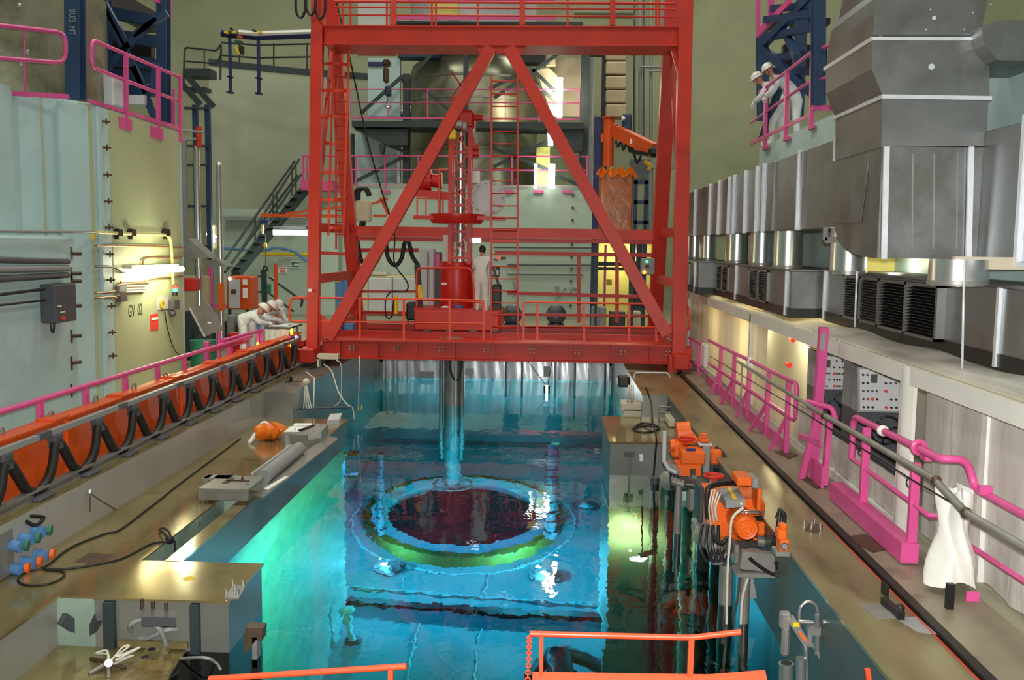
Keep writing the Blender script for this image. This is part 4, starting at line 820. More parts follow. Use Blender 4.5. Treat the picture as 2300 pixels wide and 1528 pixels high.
pt('spare_post', r1, PINK, lambda b: (b.bar(P(386, 230, 20.5), P(386, 285, 20.5), .12, .03, FY), b.bar(P(390, 200, 20.4), P(390, 285, 20.4), .05, .03, FY)))
r2 = th('bunker_top_railing', 'rounded magenta railing end in front of the brown left vessel', 'railing', P(60, 212, 14.6))
pt('rail', r2, PINK, lambda b: b.tube(fillet([P(-60, 50, 13.4), P(148, 74, 14.8), P(147, 142, 14.8), P(-60, 126, 13.4)], .18), .035))
pt('rail_post', r2, PINK, lambda b: b.rod(P(54, 62, 14.2), P(57, 206, 14.2), .016)); pt('kickplate', r2, PINK, lambda b: b.bar(P(28, 210, 14.3), P(155, 217, 14.9), .02, .07))
# ------------------------------------------------------------------ beyond the left bunker
for i, (x, y0, y1, w, cap, l_) in enumerate(((447, 328, 625, 13, 'top', 'polished steel pipe with red top beside the left bunker'), (496, 366, 640, 13, 'foot', 'free-standing polished steel pipe with rounded top and orange foot'))):
    Y = 22.6 + i; t = th('polished_pipe', l_, 'pipe', V((P(x, 700, Y).x, Y, 0)))
    pt('pipe', t, SHINY, lambda b: b.lathe([(.01, P(x, y0 - 3, Y).z), (px(w / 2, Y) * .7, P(x, y0, Y).z), (px(w / 2, Y), P(x, y0 + 8, Y).z), (px(w / 2, Y), 0)], (P(x, y1, Y).x, Y, 0), 18))
    if i == 0: pt('red_cap', t, RED, lambda b: b.rod(P(446, 285, Y), P(446, 330, Y), px(6.5, Y), n=14))
    else: pt('orange_foot', t, ORM, lambda b: b.box(P(489, 637, Y - .2), P(505, 697, Y)))
b = M(); b.rod(P(405, 293, 22.4), P(458, 297, 22.4), .03); b.rod(P(408, 316, 22.4), P(440, 312, 22.4), .03); b.bar(P(413, 315, 22.3), P(417, 595, 22.3), px(10, 22), .1, FY); tagm('grey_gas_pipe', b, GREY, 'tall grey square post at the right edge of the left bunker', 'post')
fr2 = th('dark_stair_tower', 'dark green steel stair tower behind the polished pipes', 'stairs', P(450, 760, 27))
for x in (436, 464): pt('column', fr2, BLUE, lambda b: b.box(P(x - 5, 235, 27), V((P(x + 5, 235, 27).x, 27.15, 0))))
for y in (240, 325, 368, 460, 550): pt('tie', fr2, DKST, lambda b: b.box(P(412, y, 26.9), P(472, y + 7, 27.1)))
for xa, ya, xb, yb in ((420, 170, 480, 240), (410, 190, 450, 235)): pt('stringer', fr2, DKST, lambda b: b.bar(P(xa, ya, 28), P(xb, yb, 28), .1, .16))
pt('landing', fr2, DKST, lambda b: (b.box(P(412, 153, 28), P(487, 180, 28.6)), b.box(P(410, 195, 28), P(475, 210, 28.5))))
pt('rail', fr2, DKST, lambda b: (b.tube(fillet([P(412, 195, 28), P(415, 106, 28), P(488, 114, 28), P(497, 96, 28), P(495, 180, 28)], .1), .03), b.tube([P(415, 137, 28), P(486, 143, 28), P(496, 124, 28)], .025), b.rod(P(459, 110, 28), P(459, 155, 28), .02)))
b = M(); b.bbox(P(463, 505, 30), P(488, 560, 30.3), .04); lg = tagm('copper_lantern_cluster', b, TAN, 'tan panel with glowing lamps between the polished pipes', 'lamp')
for k, (x, y) in enumerate(((474, 512), (471, 526), (478, 532), (476, 541))): pt('bulb', lg, TUBE_W, lambda b: b.ball(P(x, y, 29.9), .09, (1.3, .6, .7), 10, 6))
point('lantern_light', P(475, 525, 29.4), 40, (1, .85, .5), .1)
hd = th('grey_steel_hood', 'two sloping grey steel hoods beside the polished pipes', 'hood', P(450, 600, 21.8))
pt('hood', hd, STEEL, lambda b: b.prism([P(423, 536, 21.5), P(473, 580, 21.5), P(423, 581, 21.5)], (0, .5, 0))); pt('hood', hd, STEEL, lambda b: b.prism([P(464, 585, 22), P(484, 582, 22), P(508, 598, 22), P(466, 600, 22)], (0, .5, 0)))
b = M(); b.bbox(P(406, 626, 21), V((P(436, 652, 21).x, 21.4, P(436, 654, 21).z)), .03); tagm('red_box', b, REDD, 'small red box mounted at the corner of the left bunker', 'box')
b = M(); b.box(P(408, 620, 23.4), V((P(466, 620, 23.4).x, 23.6, .6))); b.rod(P(452, 615, 23.3), P(452, 640, 23.3), .04); tagm('plywood_board', b, TAN, 'tan board behind the small red box', 'board')
oc = th('orange_control_cabinet', 'grey and orange control cabinet behind the tilted grey panel', 'cabinet', V((P(545, 700, 25).x, 25.2, 0)))
pt('body', oc, ORANGE, lambda b: b.bbox(P(508, 621, 25), V((P(562, 621, 25).x, 25.7, P(560, 696, 25).z)), .03)); pt('door', oc, PANEL, lambda b: b.box(P(513, 628, 24.9), P(540, 692, 24.95))); pt('stand', oc, DKST, lambda b: [b.box(P(x, 695, 25.1), V((P(x + 5, 695, 25.1).x, 25.2, 0))) for x in (512, 552)])
pt('label', oc, PAPER, lambda b: (b.box(P(545, 647, 24.95), P(557, 670, 24.97)), b.box(P(545, 628, 24.95), P(556, 640, 24.97)))); pt('keyhole_plate', oc, CHAINM, lambda b: b.box(P(519, 650, 24.87), P(531, 661, 24.9))); pt('lamp', oc, E_SCREEN, lambda b: b.ball(P(516, 626, 24.9), .05, n=8, m=6))
b = M(); b.bar(P(619, 592, 27), V((P(621, 690, 27).x, 27, .0)), .09, .09, FY); tagm('orange_pole', b, ORANGE, 'thin orange pole in front of the green wall sign', 'pole')
tp_ = th('tilted_grey_panel', 'large grey steel panel leaning at an angle behind the gate railing', 'panel', P(465, 760, 20.5))
pt('sheet', tp_, STEEL, lambda b: b.prism([P(426, 692, 20.3), P(470, 682, 20.9), P(500, 740, 20.9), P(458, 757, 20.3)], (0, .05, 0))); pt('edge', tp_, PANEL, lambda b: b.bar(P(426, 692, 20.28), P(460, 757, 20.28), .03)); pt('prop', tp_, DKST, lambda b: (b.bar(P(440, 720, 20.6), V((P(440, 720, 20.6).x, 20.6, 0)), .06, .06, FY), b.bar(P(480, 740, 20.9), V((P(480, 740, 20.9).x, 20.9, 0)), .06, .06, FY))); pt('label', tp_, PAPER, lambda b: b.box(P(466, 723, 20.4), P(475, 727, 20.42)))
b = M(); b.lathe([(.24, 0), (.27, .62), (.22, .62)], (P(455, 750, 20.0).x, 20.0, 0), 20); tagm('green_drum', b, GREEN, 'dark green drum standing below the tilted grey panel', 'drum')
b = M(); b.bbox(P(437, 740, 21.3), V((P(470, 770, 21.3).x, 21.8, 0)), .03); tagm('dark_crate', b, DGREY, 'dark crate at the corner of the left bunker under the panel', 'crate')
b = M(); b.bbox(P(410, 700, 21.4), V((P(432, 780, 21.4).x, 22.0, 0)), .03); tagm('dark_cabinet', b, DKST, 'narrow dark cabinet right beside the left bunker corner', 'cabinet')
b = M(); b.bbox(P(510, 748, 22), P(545, 763, 22.4), .05); b.box(P(512, 762, 22.1), V((P(540, 765, 22.1).x, 22.3, 0))); tagm('red_tool_case', b, REDD, 'red tool case on a grey plinth behind the gate railing', 'case')
# stairs up to the bunker landing
stx = th('steel_stairs', 'dark steel stairs climbing to the magenta landing behind the left crane leg', 'stairs', P(540, 760, 31))
pt('stringer', stx, DKST, lambda b: b.bar(P(530, 615, 31), P(684, 428, 35), .3, .22))
for k in range(11): pt('tread', stx, DKST, lambda b: b.box(P(528, 618, 31).lerp(P(682, 430, 35), (k + .5) / 11) + V((-.12, -.3, .1)), P(528, 618, 31).lerp(P(682, 430, 35), (k + .5) / 11) + V((.12, .5, .13))))
for (xa, ya, xb, yb) in ((500, 590, 662, 362), (515, 602, 672, 358), (505, 612, 668, 394), (520, 620, 676, 392)): pt('hand_rail', stx, DKST, lambda b: b.rod(P(xa, ya, 31), P(xb, yb, 35), .04))
for x, y0, y1 in ((656, 376, 440), (665, 368, 445), (613, 436, 490), (622, 430, 485), (573, 490, 550)): pt('rail_post', stx, DKST, lambda b: b.rod(P(x, y0, 33.5), P(x, y1, 33.5), .025))
b = M(); b.tube(fillet([P(605, 622, 29), P(668, 668, 29), P(680, 672, 29), P(676, 690, 29)], .2), .04); b.rod(P(600, 655, 29), P(660, 700, 29), .035); tagm('ramp_hand_rail', b, DKST, 'dark hand rail sloping down in front of the green wall sign', 'railing')
jb_ = th('light_jib', 'orange jib arm carrying a fluorescent lamp over the left stairs', 'jib', P(640, 500, 30))
pt('arm', jb_, ORANGE, lambda b: (b.bar(P(586, 484, 30), P(790, 486, 30), .1, .1), b.bar(P(640, 480, 30), P(790, 462, 30), .06, .06))); pt('trolley', jb_, NAVY, lambda b: b.bbox(P(582, 494, 29.9), P(606, 502, 30.1))); pt('motor', jb_, TAN, lambda b: b.bbox(P(586, 505, 29.9), P(594, 526, 30.1))); pt('wire', jb_, DGREY, lambda b: b.rod(P(596, 526, 30), P(597, 598, 30), .012)); pt('hook', jb_, YELL, lambda b: b.ball(P(596, 551, 30), .06, (1, 1, 1.6), 8, 6))
lt = th('hanging_fluorescent_lamp', 'bright fluorescent lamp in front of the pale wall left of the crane', 'lamp', P(650, 530, 31))
pt('tube', lt, TUBE_C, lambda b: b.box(P(613, 516, 31), P(692, 529, 31.1))); pt('housing', lt, DGREY, lambda b: b.box(P(613, 508, 31.0), P(692, 515, 31.3)))
point('hanging_lamp_light', P(650, 545, 30.5), 90, (.95, 1, .85), .2)
b = M(); b.box(P(502, 486, 35.2), P(690, 497, 35.45)); b.box(P(502, 502, 35.2), P(690, 505, 35.4)); tagm('cable_ladder', b, GREY, 'grey cable ladder running along the inner wall under the stairs', 'cable tray')
facewall('wall_side_block', [(P(500, 570, 35.5).x, 35.5), (P(760, 570, 35.5).x, 35.5), (P(760, 570, 35.5).x, 37), (P(500, 570, 35.5).x, 37)], 0, 3.9, WCEN)
b = M(); b.rod(P(588, 571, 35.3), P(693, 571, 35.3), .06); tagm('yellow_pipe', b, YELL, 'yellow pipe along the wall above the green exit sign', 'pipe')
b = M(); b.tube(curve([P(500, 558, 35.1), P(588, 563, 35.1), P(620, 557, 35.1), P(660, 566, 35.1), P(690, 588, 35.1)]), .05); tagm('blue_hose', b, SKYB, 'blue hose draped along the wall above the exit sign', 'hose')
es = th('exit_sign', 'small green and white exit arrow sign on the wall left of the crane', 'sign', P(663, 603, 35.4))
pt('plate', es, PAPER, lambda b: b.box(P(652, 586, 35.44), P(673, 602, 35.48))); pt('arrow', es, GREEN, lambda b: (b.box(P(654, 589, 35.42), P(672, 592, 35.44)), b.box(P(654, 597, 35.42), P(672, 600, 35.44)), b.prism([P(654, 594, 35.42), P(660, 590, 35.42), P(660, 598, 35.42)], (0, .02, 0))))
sl_ = th('wall_stencil' if False else 'stencil_lettering', 'faint grey stencilled word on the wall above the red text notice', 'lettering', P(645, 588, 35.45))
letters('SLOPAL', .17, P(626, 587, 35.46), (1, 0, 0), (0, 0, 1), GREY, sl_, 'letters')
rs = th('red_text_notice', 'white notice with red text on the wall left of the exit sign', 'notice', P(635, 612, 35.4))
pt('sheet', rs, PAPER, lambda b: b.box(P(625, 600, 35.44), P(645, 613, 35.48))); pt('red_text', rs, REDSIGN, lambda b: [b.box(P(627 + k, 602 + k * 4, 35.42), P(642, 604 + k * 4, 35.44)) for k in range(3)])
gh = th('green_hoist_post', 'dark post with a green hand hoist in front of the pale wall', 'hoist', V((P(595, 700, 27.5).x, 27.5, 0)))
pt('post', gh, DKST, lambda b: b.bar(P(592, 605, 27.5), V((P(596, 700, 27.5).x, 27.5, 0)), .14, .1, FY)); pt('crank', gh, GREEN, lambda b: b.bbox(P(597, 637, 27.3), P(610, 658, 27.6), .05)); pt('handle', gh, BLACKP, lambda b: b.tube(curve([P(592, 606, 27.4), P(594, 598, 27.4), P(600, 602, 27.4), P(598, 610, 27.4)]), .025))
pr_ = th('pink_post_frame', 'magenta post frame behind the grey and orange cabinet', 'railing', P(472, 700, 26))
pt('post', pr_, PINK, lambda b: (b.box(P(466, 600, 26), V((P(475, 600, 26).x, 26.1, 0))),)); pt('kickplate', pr_, PINK, lambda b: b.box(P(466, 683, 26), P(510, 692, 26.05)))
pd = th('dark_pipe_railing', 'dark railing standing behind the orange cabinet', 'railing', P(600, 745, 28))
for y in (621, 656): pt('rail', pd, DKST, lambda b: b.rod(P(560, y, 28), P(600, y, 28), .03))
for k in range(5):
    x = 486 + k * 22; b = M(); b.bbox(P(x, 722 - (k % 2) * 14, 24.4), V((P(x + 17, 740, 24.4).x, 24.9, 0)), .03)
    tagm('equipment_case', b, (DGREY, GREY, DKST, PANEL, SKYB)[k], ('dark grey equipment case furthest left under the orange cabinet', 'grey equipment case left of the seated workers, second from left', 'dark green equipment case in the middle below the orange cabinet', 'pale equipment case just left of the workers in white', 'blue equipment case behind the workers in white')[k], 'case', 'equipment cases below the orange cabinet')
# hoist monorail on top of the inner drum wall
hm = th('monorail_hoist_frame', 'navy monorail on two posts above the pale inner wall', 'hoist frame', P(545, 210, 35))
for x, y0, y1 in ((517, 82, 210), (581, 88, 213)): pt('post', hm, NAVY, lambda b: (b.box(P(x - 5, y0, 35.5), P(x + 5, y1, 35.8)), b.box(P(x - 9, y1 - 6, 35.5), P(x + 9, y1 + 1, 35.85)), b.box(P(x - 9, y1 - 40, 35.5), P(x + 9, y1 - 34, 35.85))))
pt('monorail', hm, NAVY, lambda b: b.tube([P(497, 75, 35.6), P(520, 78, 35.6), P(580, 83, 35.6), P(790, 76, 36)], .12, 4)); pt('conductor_bar', hm, PAPER, lambda b: b.tube([P(536, 73, 35.5), P(575, 76, 35.5), P(790, 70, 36)], .1, 4))
for x in (509, 526, 585): pt('yellow_end', hm, YELL, lambda b: b.box(P(x - 6, 69, 35.3), P(x + 6, 77, 35.5)))
pt('stop', hm, BLACKP, lambda b: (b.box(P(516, 62, 35.4), P(524, 69, 35.6)), b.bar(P(568, 68, 35.5), P(577, 72, 35.5), .12, .06)))
hh = th('green_electric_hoist', 'green electric chain hoist hanging from the navy monorail', 'hoist', P(540, 124, 35.2))
pt('body', hh, GREEN, lambda b: b.bbox(P(525, 89, 35.1), P(547, 99, 35.5), .05)); pt('chain_bag', hh, BLACKP, lambda b: b.bbox(P(537, 101, 35.1), P(550, 124, 35.4), .08)); pt('trolley', hh, ORANGE, lambda b: b.box(P(532, 80, 35.2), P(546, 87, 35.4))); pt('hook', hh, YELL, lambda b: b.bar(P(529, 104, 35.2), P(538, 122, 35.2), .07))
dr_ = th('inner_wall_railing', 'dark railing along the top of the pale inner wall', 'railing', P(600, 160, 41))
for y in (99, 128): pt('rail', dr_, DKST, lambda b: b.tube([P(497, y - 4, 41), P(575, y + 2, 42), P(720, y - 1, 43)], .04))
for x in (538, 615, 690): pt('rail_post', dr_, DKST, lambda b: b.rod(P(x, 97, 42), P(x, 158, 42), .035))
# ------------------------------------------------------------------ things on the left deck
def on(x, y, z=ZD): return PZ(x, y, z)
def slab(b, corners, z0, z1):   # quad footprint from pixels on z1
    c = [PZ(x, y, z1) for x, y in corners]; b.hexa([V((p.x, p.y, z0)) for p in c] + [V((p.x, p.y, z1)) for p in c])
cl = th('steel_clamp_frame', 'grey steel clamp frame on the bronze deck next to the dark slot', 'clamp', on(520, 1110))
ZT = ZD + .2
pt('base_plate', cl, STEEL, lambda b: slab(b, [(446, 1097), (557, 1100), (592, 1072), (498, 1066)], ZT - .03, ZT))
pt('front_plate', cl, STEEL, lambda b: b.prism([PZ(446, 1098, ZT - .03), PZ(556, 1101, ZT - .03), PZ(556, 1101, ZT - .03) + V((0, 0, -.14)), PZ(446, 1098, ZT - .03) + V((0, 0, -.14))], (0, .05, 0)))
pt('back_plate', cl, STEEL, lambda b: b.prism([PZ(498, 1070, ZT - .03), PZ(592, 1072, ZT - .03), PZ(592, 1072, ZT - .03) + V((0, 0, -.15)), PZ(498, 1070, ZT - .03) + V((0, 0, -.15))], (0, .04, 0)))
for x, y in ((540, 1093), (552, 1090), (584, 1072), (452, 1092), (500, 1066)): pt('upright', cl, STEEL, lambda b: b.box(PZ(x, y, ZT), PZ(x, y, ZT) + V((.04, .04, -.19))))
pt('lever', cl, CHAINM, lambda b: (b.bar(PZ(510, 1080, ZT), PZ(560, 1082, ZT), .03, .03), b.prism([PZ(540, 1080, ZT), PZ(548, 1080, ZT), PZ(544, 1080, ZT) + V((0, 0, .07))], (0, .02, 0))))
pt('recess', cl, BLACKP, lambda b: slab(b, [(498, 1086), (512, 1087), (528, 1073), (516, 1072)], ZT, ZT + .003))
cl2 = th('steel_clamp_frame', 'grey steel clamp block on the deck beside the white papers', 'clamp', on(690, 1000))
pt('block', cl2, STEEL, lambda b: slab(b, [(640, 972), (722, 970), (738, 952), (660, 952)], ZD, ZD + .2)); pt('front_plate', cl2, STEEL, lambda b: (slab(b, [(633, 975), (690, 978), (696, 968), (640, 966)], ZD, ZD + .17), slab(b, [(690, 990), (720, 985), (724, 975), (694, 976)], ZD, ZD + .1)))
for x, y in ((648, 968), (663, 972), (706, 975), (718, 962)): pt('bolt', cl2, SHINY, lambda b: b.rod(PZ(x, y, ZD + .16), PZ(x, y, ZD + .16) + V((0, 0, .07)), .018, n=8))
pp = th('paper_sheets', 'white paper sheets with a black pen lying on the clamp block', 'paper', PZ(670, 962, ZD + .2))
pt('sheet', pp, PAPER, lambda b: slab(b, [(638, 970), (672, 970), (692, 958), (652, 958)], ZD + .2, ZD + .206)); pt('sheet', pp, PAPER, lambda b: slab(b, [(658, 957), (698, 956), (702, 951), (662, 951)], ZD + .2, ZD + .206)); pt('marker', pp, BLACKP, lambda b: b.bar(PZ(672, 967, ZD + .22), PZ(705, 955, ZD + .22), .04, .02))
tbp = th('grey_handling_tube', 'long grey-green tube lying on the deck between the two clamp frames', 'tube', on(625, 1040))
pt('tube', tbp, GREY, lambda b: b.rod(PZ(592, 1072, ZD + .11), PZ(672, 1008, ZD + .11), .1, n=20)); pt('guide_edge', tbp, PANEL, lambda b: b.bar(PZ(566, 1065, ZD + .2), PZ(655, 1000, ZD + .2), .015, .03))
b = M(); slab(b, [(560, 1110), (590, 1118), (760, 985), (735, 978)], ZD, ZD + .03); tagm('guide_rail_channel', b, STEEL, 'grey steel guide channel along the pool edge of the left deck', 'rail')
b = M(); slab(b, [(592, 1098), (602, 1100), (648, 1071), (640, 1070)], ZD + .03, ZD + .034); tagm('white_strip', b, PAPER, 'white strip stuck on the guide channel of the left deck', 'strip')
gs = th('gate_guide_post', 'grey slotted gate guide standing in the dark slot of the left deck', 'guide', PZ(478, 1290, -1.3))
g_ = on(478, 1108)

for k in range(3): pt('upright', gs, STEEL, lambda b: b.box((g_.x - .12 + k * .13, g_.y - .02, ZW - .6), (g_.x - .05 + k * .13, g_.y + .16, ZD + .2)))
pt('cap', gs, STEEL, lambda b: b.box((g_.x - .13, g_.y - .03, ZD + .17), (g_.x + .22, g_.y + .17, ZD + .2)))
pt('lower_rail', gs, BLACKP, lambda b: [b.box((g_.x - .14 + k * .12, g_.y - .12, ZW - .8), (g_.x - .06 + k * .12, g_.y + .0, ZD - .1)) for k in range(3)])
bag = th('orange_plastic_bag', 'crumpled orange plastic bag with white ties on the left deck', 'bag', on(600, 985))
bc_ = on(602, 990)
def bagf(u, v):
    a = 6.2832 * u; rr = (.17 + .05 * math.sin(5 * a + 2 * v) + .03 * math.sin(11 * a)) * math.sin(math.pi * (.08 + .9 * v)) ** .6
    return V((bc_.x + rr * 1.25 * math.cos(a), bc_.y + .1 + rr * 1.4 * math.sin(a), ZD + .01 + .27 * v + .02 * math.sin(9 * a)))
pt('bag', bag, ORBAG, lambda b: b.grid(bagf, 40, 8)); pt('neck_tie', bag, PAPER, lambda b: b.tube(curve([on(612, 962, ZD + .2), on(592, 950, ZD + .28), on(574, 975, ZD + .12), on(560, 995, ZD + .02)]), .03, 5)); pt('neck_tie', bag, PAPER, lambda b: b.tube(curve([on(618, 960, ZD + .12), on(628, 972, ZD + .06), on(640, 976, ZD + .03)]), .016, 5))
bx_ = th('cable_connector_box', 'dark connector strip with orange plugs on the left curb wall', 'connector', on(640, 950, ZD + .2))
p0, p1 = PX(606, 938, -5.18), PX(662, 893, -5.18)
pt('housing', bx_, DGREY, lambda b: b.bar(p0 + V((.06, 0, .0)), p1 + V((.06, 0, 0)), .16, .2))
for k in range(7): pt('orange_plug', bx_, ORM, lambda b: b.ball(p0.lerp(p1, (k + .4) / 7) + V((.17, 0, -.02)), .035 if k not in (0, 6) else .055, n=8, m=6))
b = M(); b.tube(curve([PX(640, 890, -5.15), PX(655, 870, -5.1), PX(650, 850, -5.1), PX(630, 905, -5.12), PX(612, 920, -5.12), PX(640, 895, -5.1)]), .04); tagm('cable_bundle', b, BLACK, 'dark cable bundle hanging on the curb behind the connector strip', 'cable')
# black cord on the deck
cdp = [(540, 985), (520, 1000), (500, 1015), (440, 1060), (400, 1090), (350, 1130), (330, 1145), (270, 1190), (235, 1200), (160, 1230), (110, 1268), (95, 1277), (150, 1278), (250, 1262), (290, 1248), (340, 1222), (375, 1216)]
b = M(); b.tube(curve([on(x, y, ZD + .012) for x, y in cdp], 6), .012, 6); tagm('extension_cord', b, BLACK, 'long thin black cord snaking along the left bronze deck', 'cord')
b = M(); b.tube(curve([on(x, y, ZD + .012) for x, y in ((96, 1278), (60, 1285), (40, 1302), (60, 1315), (110, 1312), (142, 1296), (140, 1284), (100, 1280))], 6), .01, 6); tagm('cord_loop', b, BLACK, 'black cord loop lying at the near end of the left deck', 'cord')
hc = th('hanging_cord_end', 'black looped cord end hanging over the deck edge into the slot', 'cord', on(382, 1214))
pt('loop', hc, BLACK, lambda b: b.tube(curve([on(382, 1214, ZD + .02), on(370, 1200, ZD + .05), on(358, 1190, ZD + .03), on(368, 1187, ZD + .03), on(380, 1196, ZD + .06), on(384, 1210, ZD + .03)]), .012)); pt('knot', hc, BLACK, lambda b: b.ball(on(381, 1213, ZD + .01), .05, n=10, m=6)); pt('tail', hc, BLACK, lambda b: b.rod(on(386, 1214, ZD) + V((.03, 0, 0)), on(386, 1214, ZD) + V((.05, 0, -.6)), .013))
b = M(); slab(b, [(168, 1262), (225, 1270), (258, 1246), (200, 1242)], ZD, ZD + .002); tagm('rust_patch', b, CHAINM, 'reddish rust patch on the left deck under the black cord', 'patch')
ysg = th('small_yellow_sticker', 'small oval yellow sticker on the near deck buttress', 'sticker', on(424, 1300))
pt('disc', ysg, YELL, lambda b: b.lathe([(.055, 0), (.055, .003)], on(424, 1300), 16))
# blue and orange connectors on the near curb wall
for i in range(6):
    o_ = i >= 3; k = i % 3; x, y = ((20 + k * 27, 1225 - k * 17) if not o_ else (22 + k * 29, 1277 - k * 16))
    e = PX(x, y, -5.19)
    t = th('cable_connector', ['upper', 'lower'][o_] + ' row blue socket with ' + ['dark green', 'orange'][o_] + ' cap, ' + ['nearest the picture edge', 'in the middle', 'nearest the curb plate'][k], 'connector', e + V((.1, 0, -.05)), 'blue sockets on the left curb')
    pt('socket', t, SKYB, lambda b: b.rod(e + V((-.0, 0, 0)), e + V((.13, -.02, -.01)), .055, n=14)); pt('cap', t, ORM if o_ else GREEN, lambda b: b.rod(e + V((.13, .04, -.01)), e + V((.17, .05, -.012)), .05, n=14))
ca = M(); ca.box((-5.2, 6.2, ZD + .01), (-5.16, 8.86, -.06)); tagm('socket_plate', ca, STEEL, 'steel plate holding the blue sockets on the left curb', 'plate')
b = M(); b.tube(curve([PX(60, 1172, -5.1), PX(80, 1180, -5.1), PX(98, 1163, -5.1), PX(70, 1160, -5.15)]), .02); tagm('bracket_loop', b, BLACK, 'black cable loop over the curb above the blue sockets', 'cable')
chn = th('curb_chain', 'thin chain hanging from the curb edge onto the left deck', 'chain', PX(202, 1105, -5.17))
pt('chain', chn, CHAINM, lambda b: (b.tube(curve([PX(202, 1108, -5.17), PX(222, 1122, -5.1), PX(262, 1146, -4.95)]), .008, 5), b.rod(PX(202, 1108, -5.17), PX(202, 1150, -5.17), .008))); pt('eye', chn, SHINY, lambda b: b.ball(PX(202, 1106, -5.16), .03, n=8, m=6))
# rail clips along the left rail
for k in range(10):
    y = 7.4 + k * 1.05; b = M(); b.bbox((-5.33, y, .012), (-5.23, y + .32, .05), .015); tagm('rail_clip', b, DGREY, 'dark flat rail clip beside the left crane rail', 'clip', 'clips along the left crane rail')
# bolted plates on the buttress
for i, (x, y, l_) in enumerate(((527, 1330, 'small bolted plate on the right edge of the near buttress'), (355, 1375, 'long bolted bracket on the front edge of the near buttress'))):
    t = th('bolted_plate', l_, 'plate', on(x, y))
    if i == 0:
        pt('plate', t, STEEL, lambda b: slab(b, [(504, 1342), (536, 1344), (552, 1316), (522, 1315)], ZD, ZD + .015))
        for xx, yy in ((508, 1338), (534, 1338), (523, 1318), (546, 1318), (528, 1328)): pt('bolt', t, SHINY, lambda b: b.rod(on(xx, yy, ZD), on(xx, yy, ZD) + V((0, 0, .06)), .016, n=8))
    else:
        pt('plate', t, DGREY, lambda b: slab(b, [(318, 1386), (396, 1388), (394, 1372), (322, 1366)], ZD - .05, ZD + .03))
        for xx, yy in ((320, 1368), (344, 1372), (374, 1376)): pt('bolt', t, CHAINM, lambda b: b.rod(on(xx, yy, ZD), on(xx, yy, ZD) + V((0, 0, .09)), .018, n=8))
# low block in the near corner with tripod, cable and latch
lb = th('low_block_table', 'low olive block in the near left corner of the pool', 'block', PZ(200, 1500, -1.15))
ZB = -.98
pt('top', lb, BRONZE, lambda b: slab(b, [(-60, 1600), (330, 1600), (420, 1455), (116, 1430)], ZB - .04, ZB)); pt('body', lb, STEEL, lambda b: slab(b, [(-50, 1600), (322, 1600), (410, 1457), (118, 1434)], ZB - .5, ZB - .04))
tr3 = th('steel_tripod', 'small steel tripod with looped white wire on the low block', 'tripod', PZ(240, 1490, ZB))
pt('leg', tr3, STEEL, lambda b: b.rod(PZ(243, 1488, ZB + .05), PZ(200, 1514, ZB + .01), .018)); pt('leg', tr3, CHAINM, lambda b: b.rod(PZ(243, 1488, ZB + .05), PZ(205, 1480, ZB + .01), .018)); pt('leg', tr3, CHAINM, lambda b: b.rod(PZ(243, 1488, ZB + .05), PZ(282, 1502, ZB + .01), .018)); pt('leg', tr3, STEEL, lambda b: b.rod(PZ(243, 1488, ZB + .05), PZ(244, 1520, ZB + .02), .016)); pt('hub', tr3, STEEL, lambda b: b.rod(PZ(244, 1490, ZB), PZ(244, 1490, ZB + .09), .035, n=12))
pt('wire', tr3, ROPE, lambda b: b.tube(curve([PZ(243, 1488, ZB + .09), PZ(242, 1470, ZB + .15), PZ(216, 1468, ZB + .12), PZ(240, 1462, ZB + .15), PZ(246, 1486, ZB + .1), PZ(275, 1455, ZB + .14), PZ(290, 1452, ZB + .14), PZ(262, 1475, ZB + .12), PZ(300, 1460, ZB + .13), PZ(312, 1456, ZB + .13), PZ(260, 1484, ZB + .1), PZ(300, 1472, ZB + .06), PZ(256, 1492, ZB + .08)], 6), .009, 5))
st_ = th('latch_block', 'olive steel latch block with two holes on the low block edge', 'latch', PZ(345, 1470, ZB))
pt('block', st_, BRONZE, lambda b: slab(b, [(312, 1482), (366, 1484), (384, 1456), (330, 1452)], ZB, ZB + .09)); pt('hole', st_, BLACKP, lambda b: [b.lathe([(.035, 0), (.035, .003)], PZ(x, y, ZB + .09), 12) for x, y in ((325, 1477), (341, 1459))])
b = M(); b.bar(PZ(270, 1442, ZB + .05), PZ(424, 1447, ZB + .05), .1, .06); tagm('steel_crossbar', b, BRONZE, 'flat steel bar lying across the back edge of the low block', 'bar')
b = M(); b.tube(curve([PZ(300, 1425, ZB + .1), PZ(292, 1405, ZB + .25), PZ(320, 1393, ZB + .3), PZ(355, 1410, ZB + .25), PZ(370, 1440, ZB + .1), PZ(372, 1450, ZB + .05)], 6), .022); b.tube(curve([PZ(296, 1430, ZB + .08), PZ(330, 1434, ZB + .1), PZ(380, 1414, ZB + .2), PZ(420, 1422, ZB + .1), PZ(424, 1436, ZB + .05)], 6), .022); tagm('grey_cable_loop', b, GREY, 'thick grey cable looping over the back of the low block', 'cable')
b = M(); b.rod(PZ(256, 1434, ZB), PZ(258, 1434, ZB) + V((0, 0, .28)), .045, n=12); b.lathe([(.08, 0), (.08, .02)], PZ(262, 1432, ZB), 14); tagm('black_lever', b, BLACKP, 'short black lever post at the back of the low block', 'lever')
b = M(); b.bar((-4.35, 8.2, ZB + .3), PZ(190, 1425, ZB + .05), .06, .1); b.bar(PZ(222, 1385, ZB + .35), PZ(200, 1430, ZB + .05), .05, .08); tagm('dark_strut', b, DGREY, 'dark angled strut between the low block and the buttress', 'strut')
b = M(); b.box((-4.0, 8.24, ZW - .3), (-3.9, 8.3, ZD - .03)); tagm('guide_strip', b, DKST, 'left dark guide strip on the front face of the near buttress', 'strip')
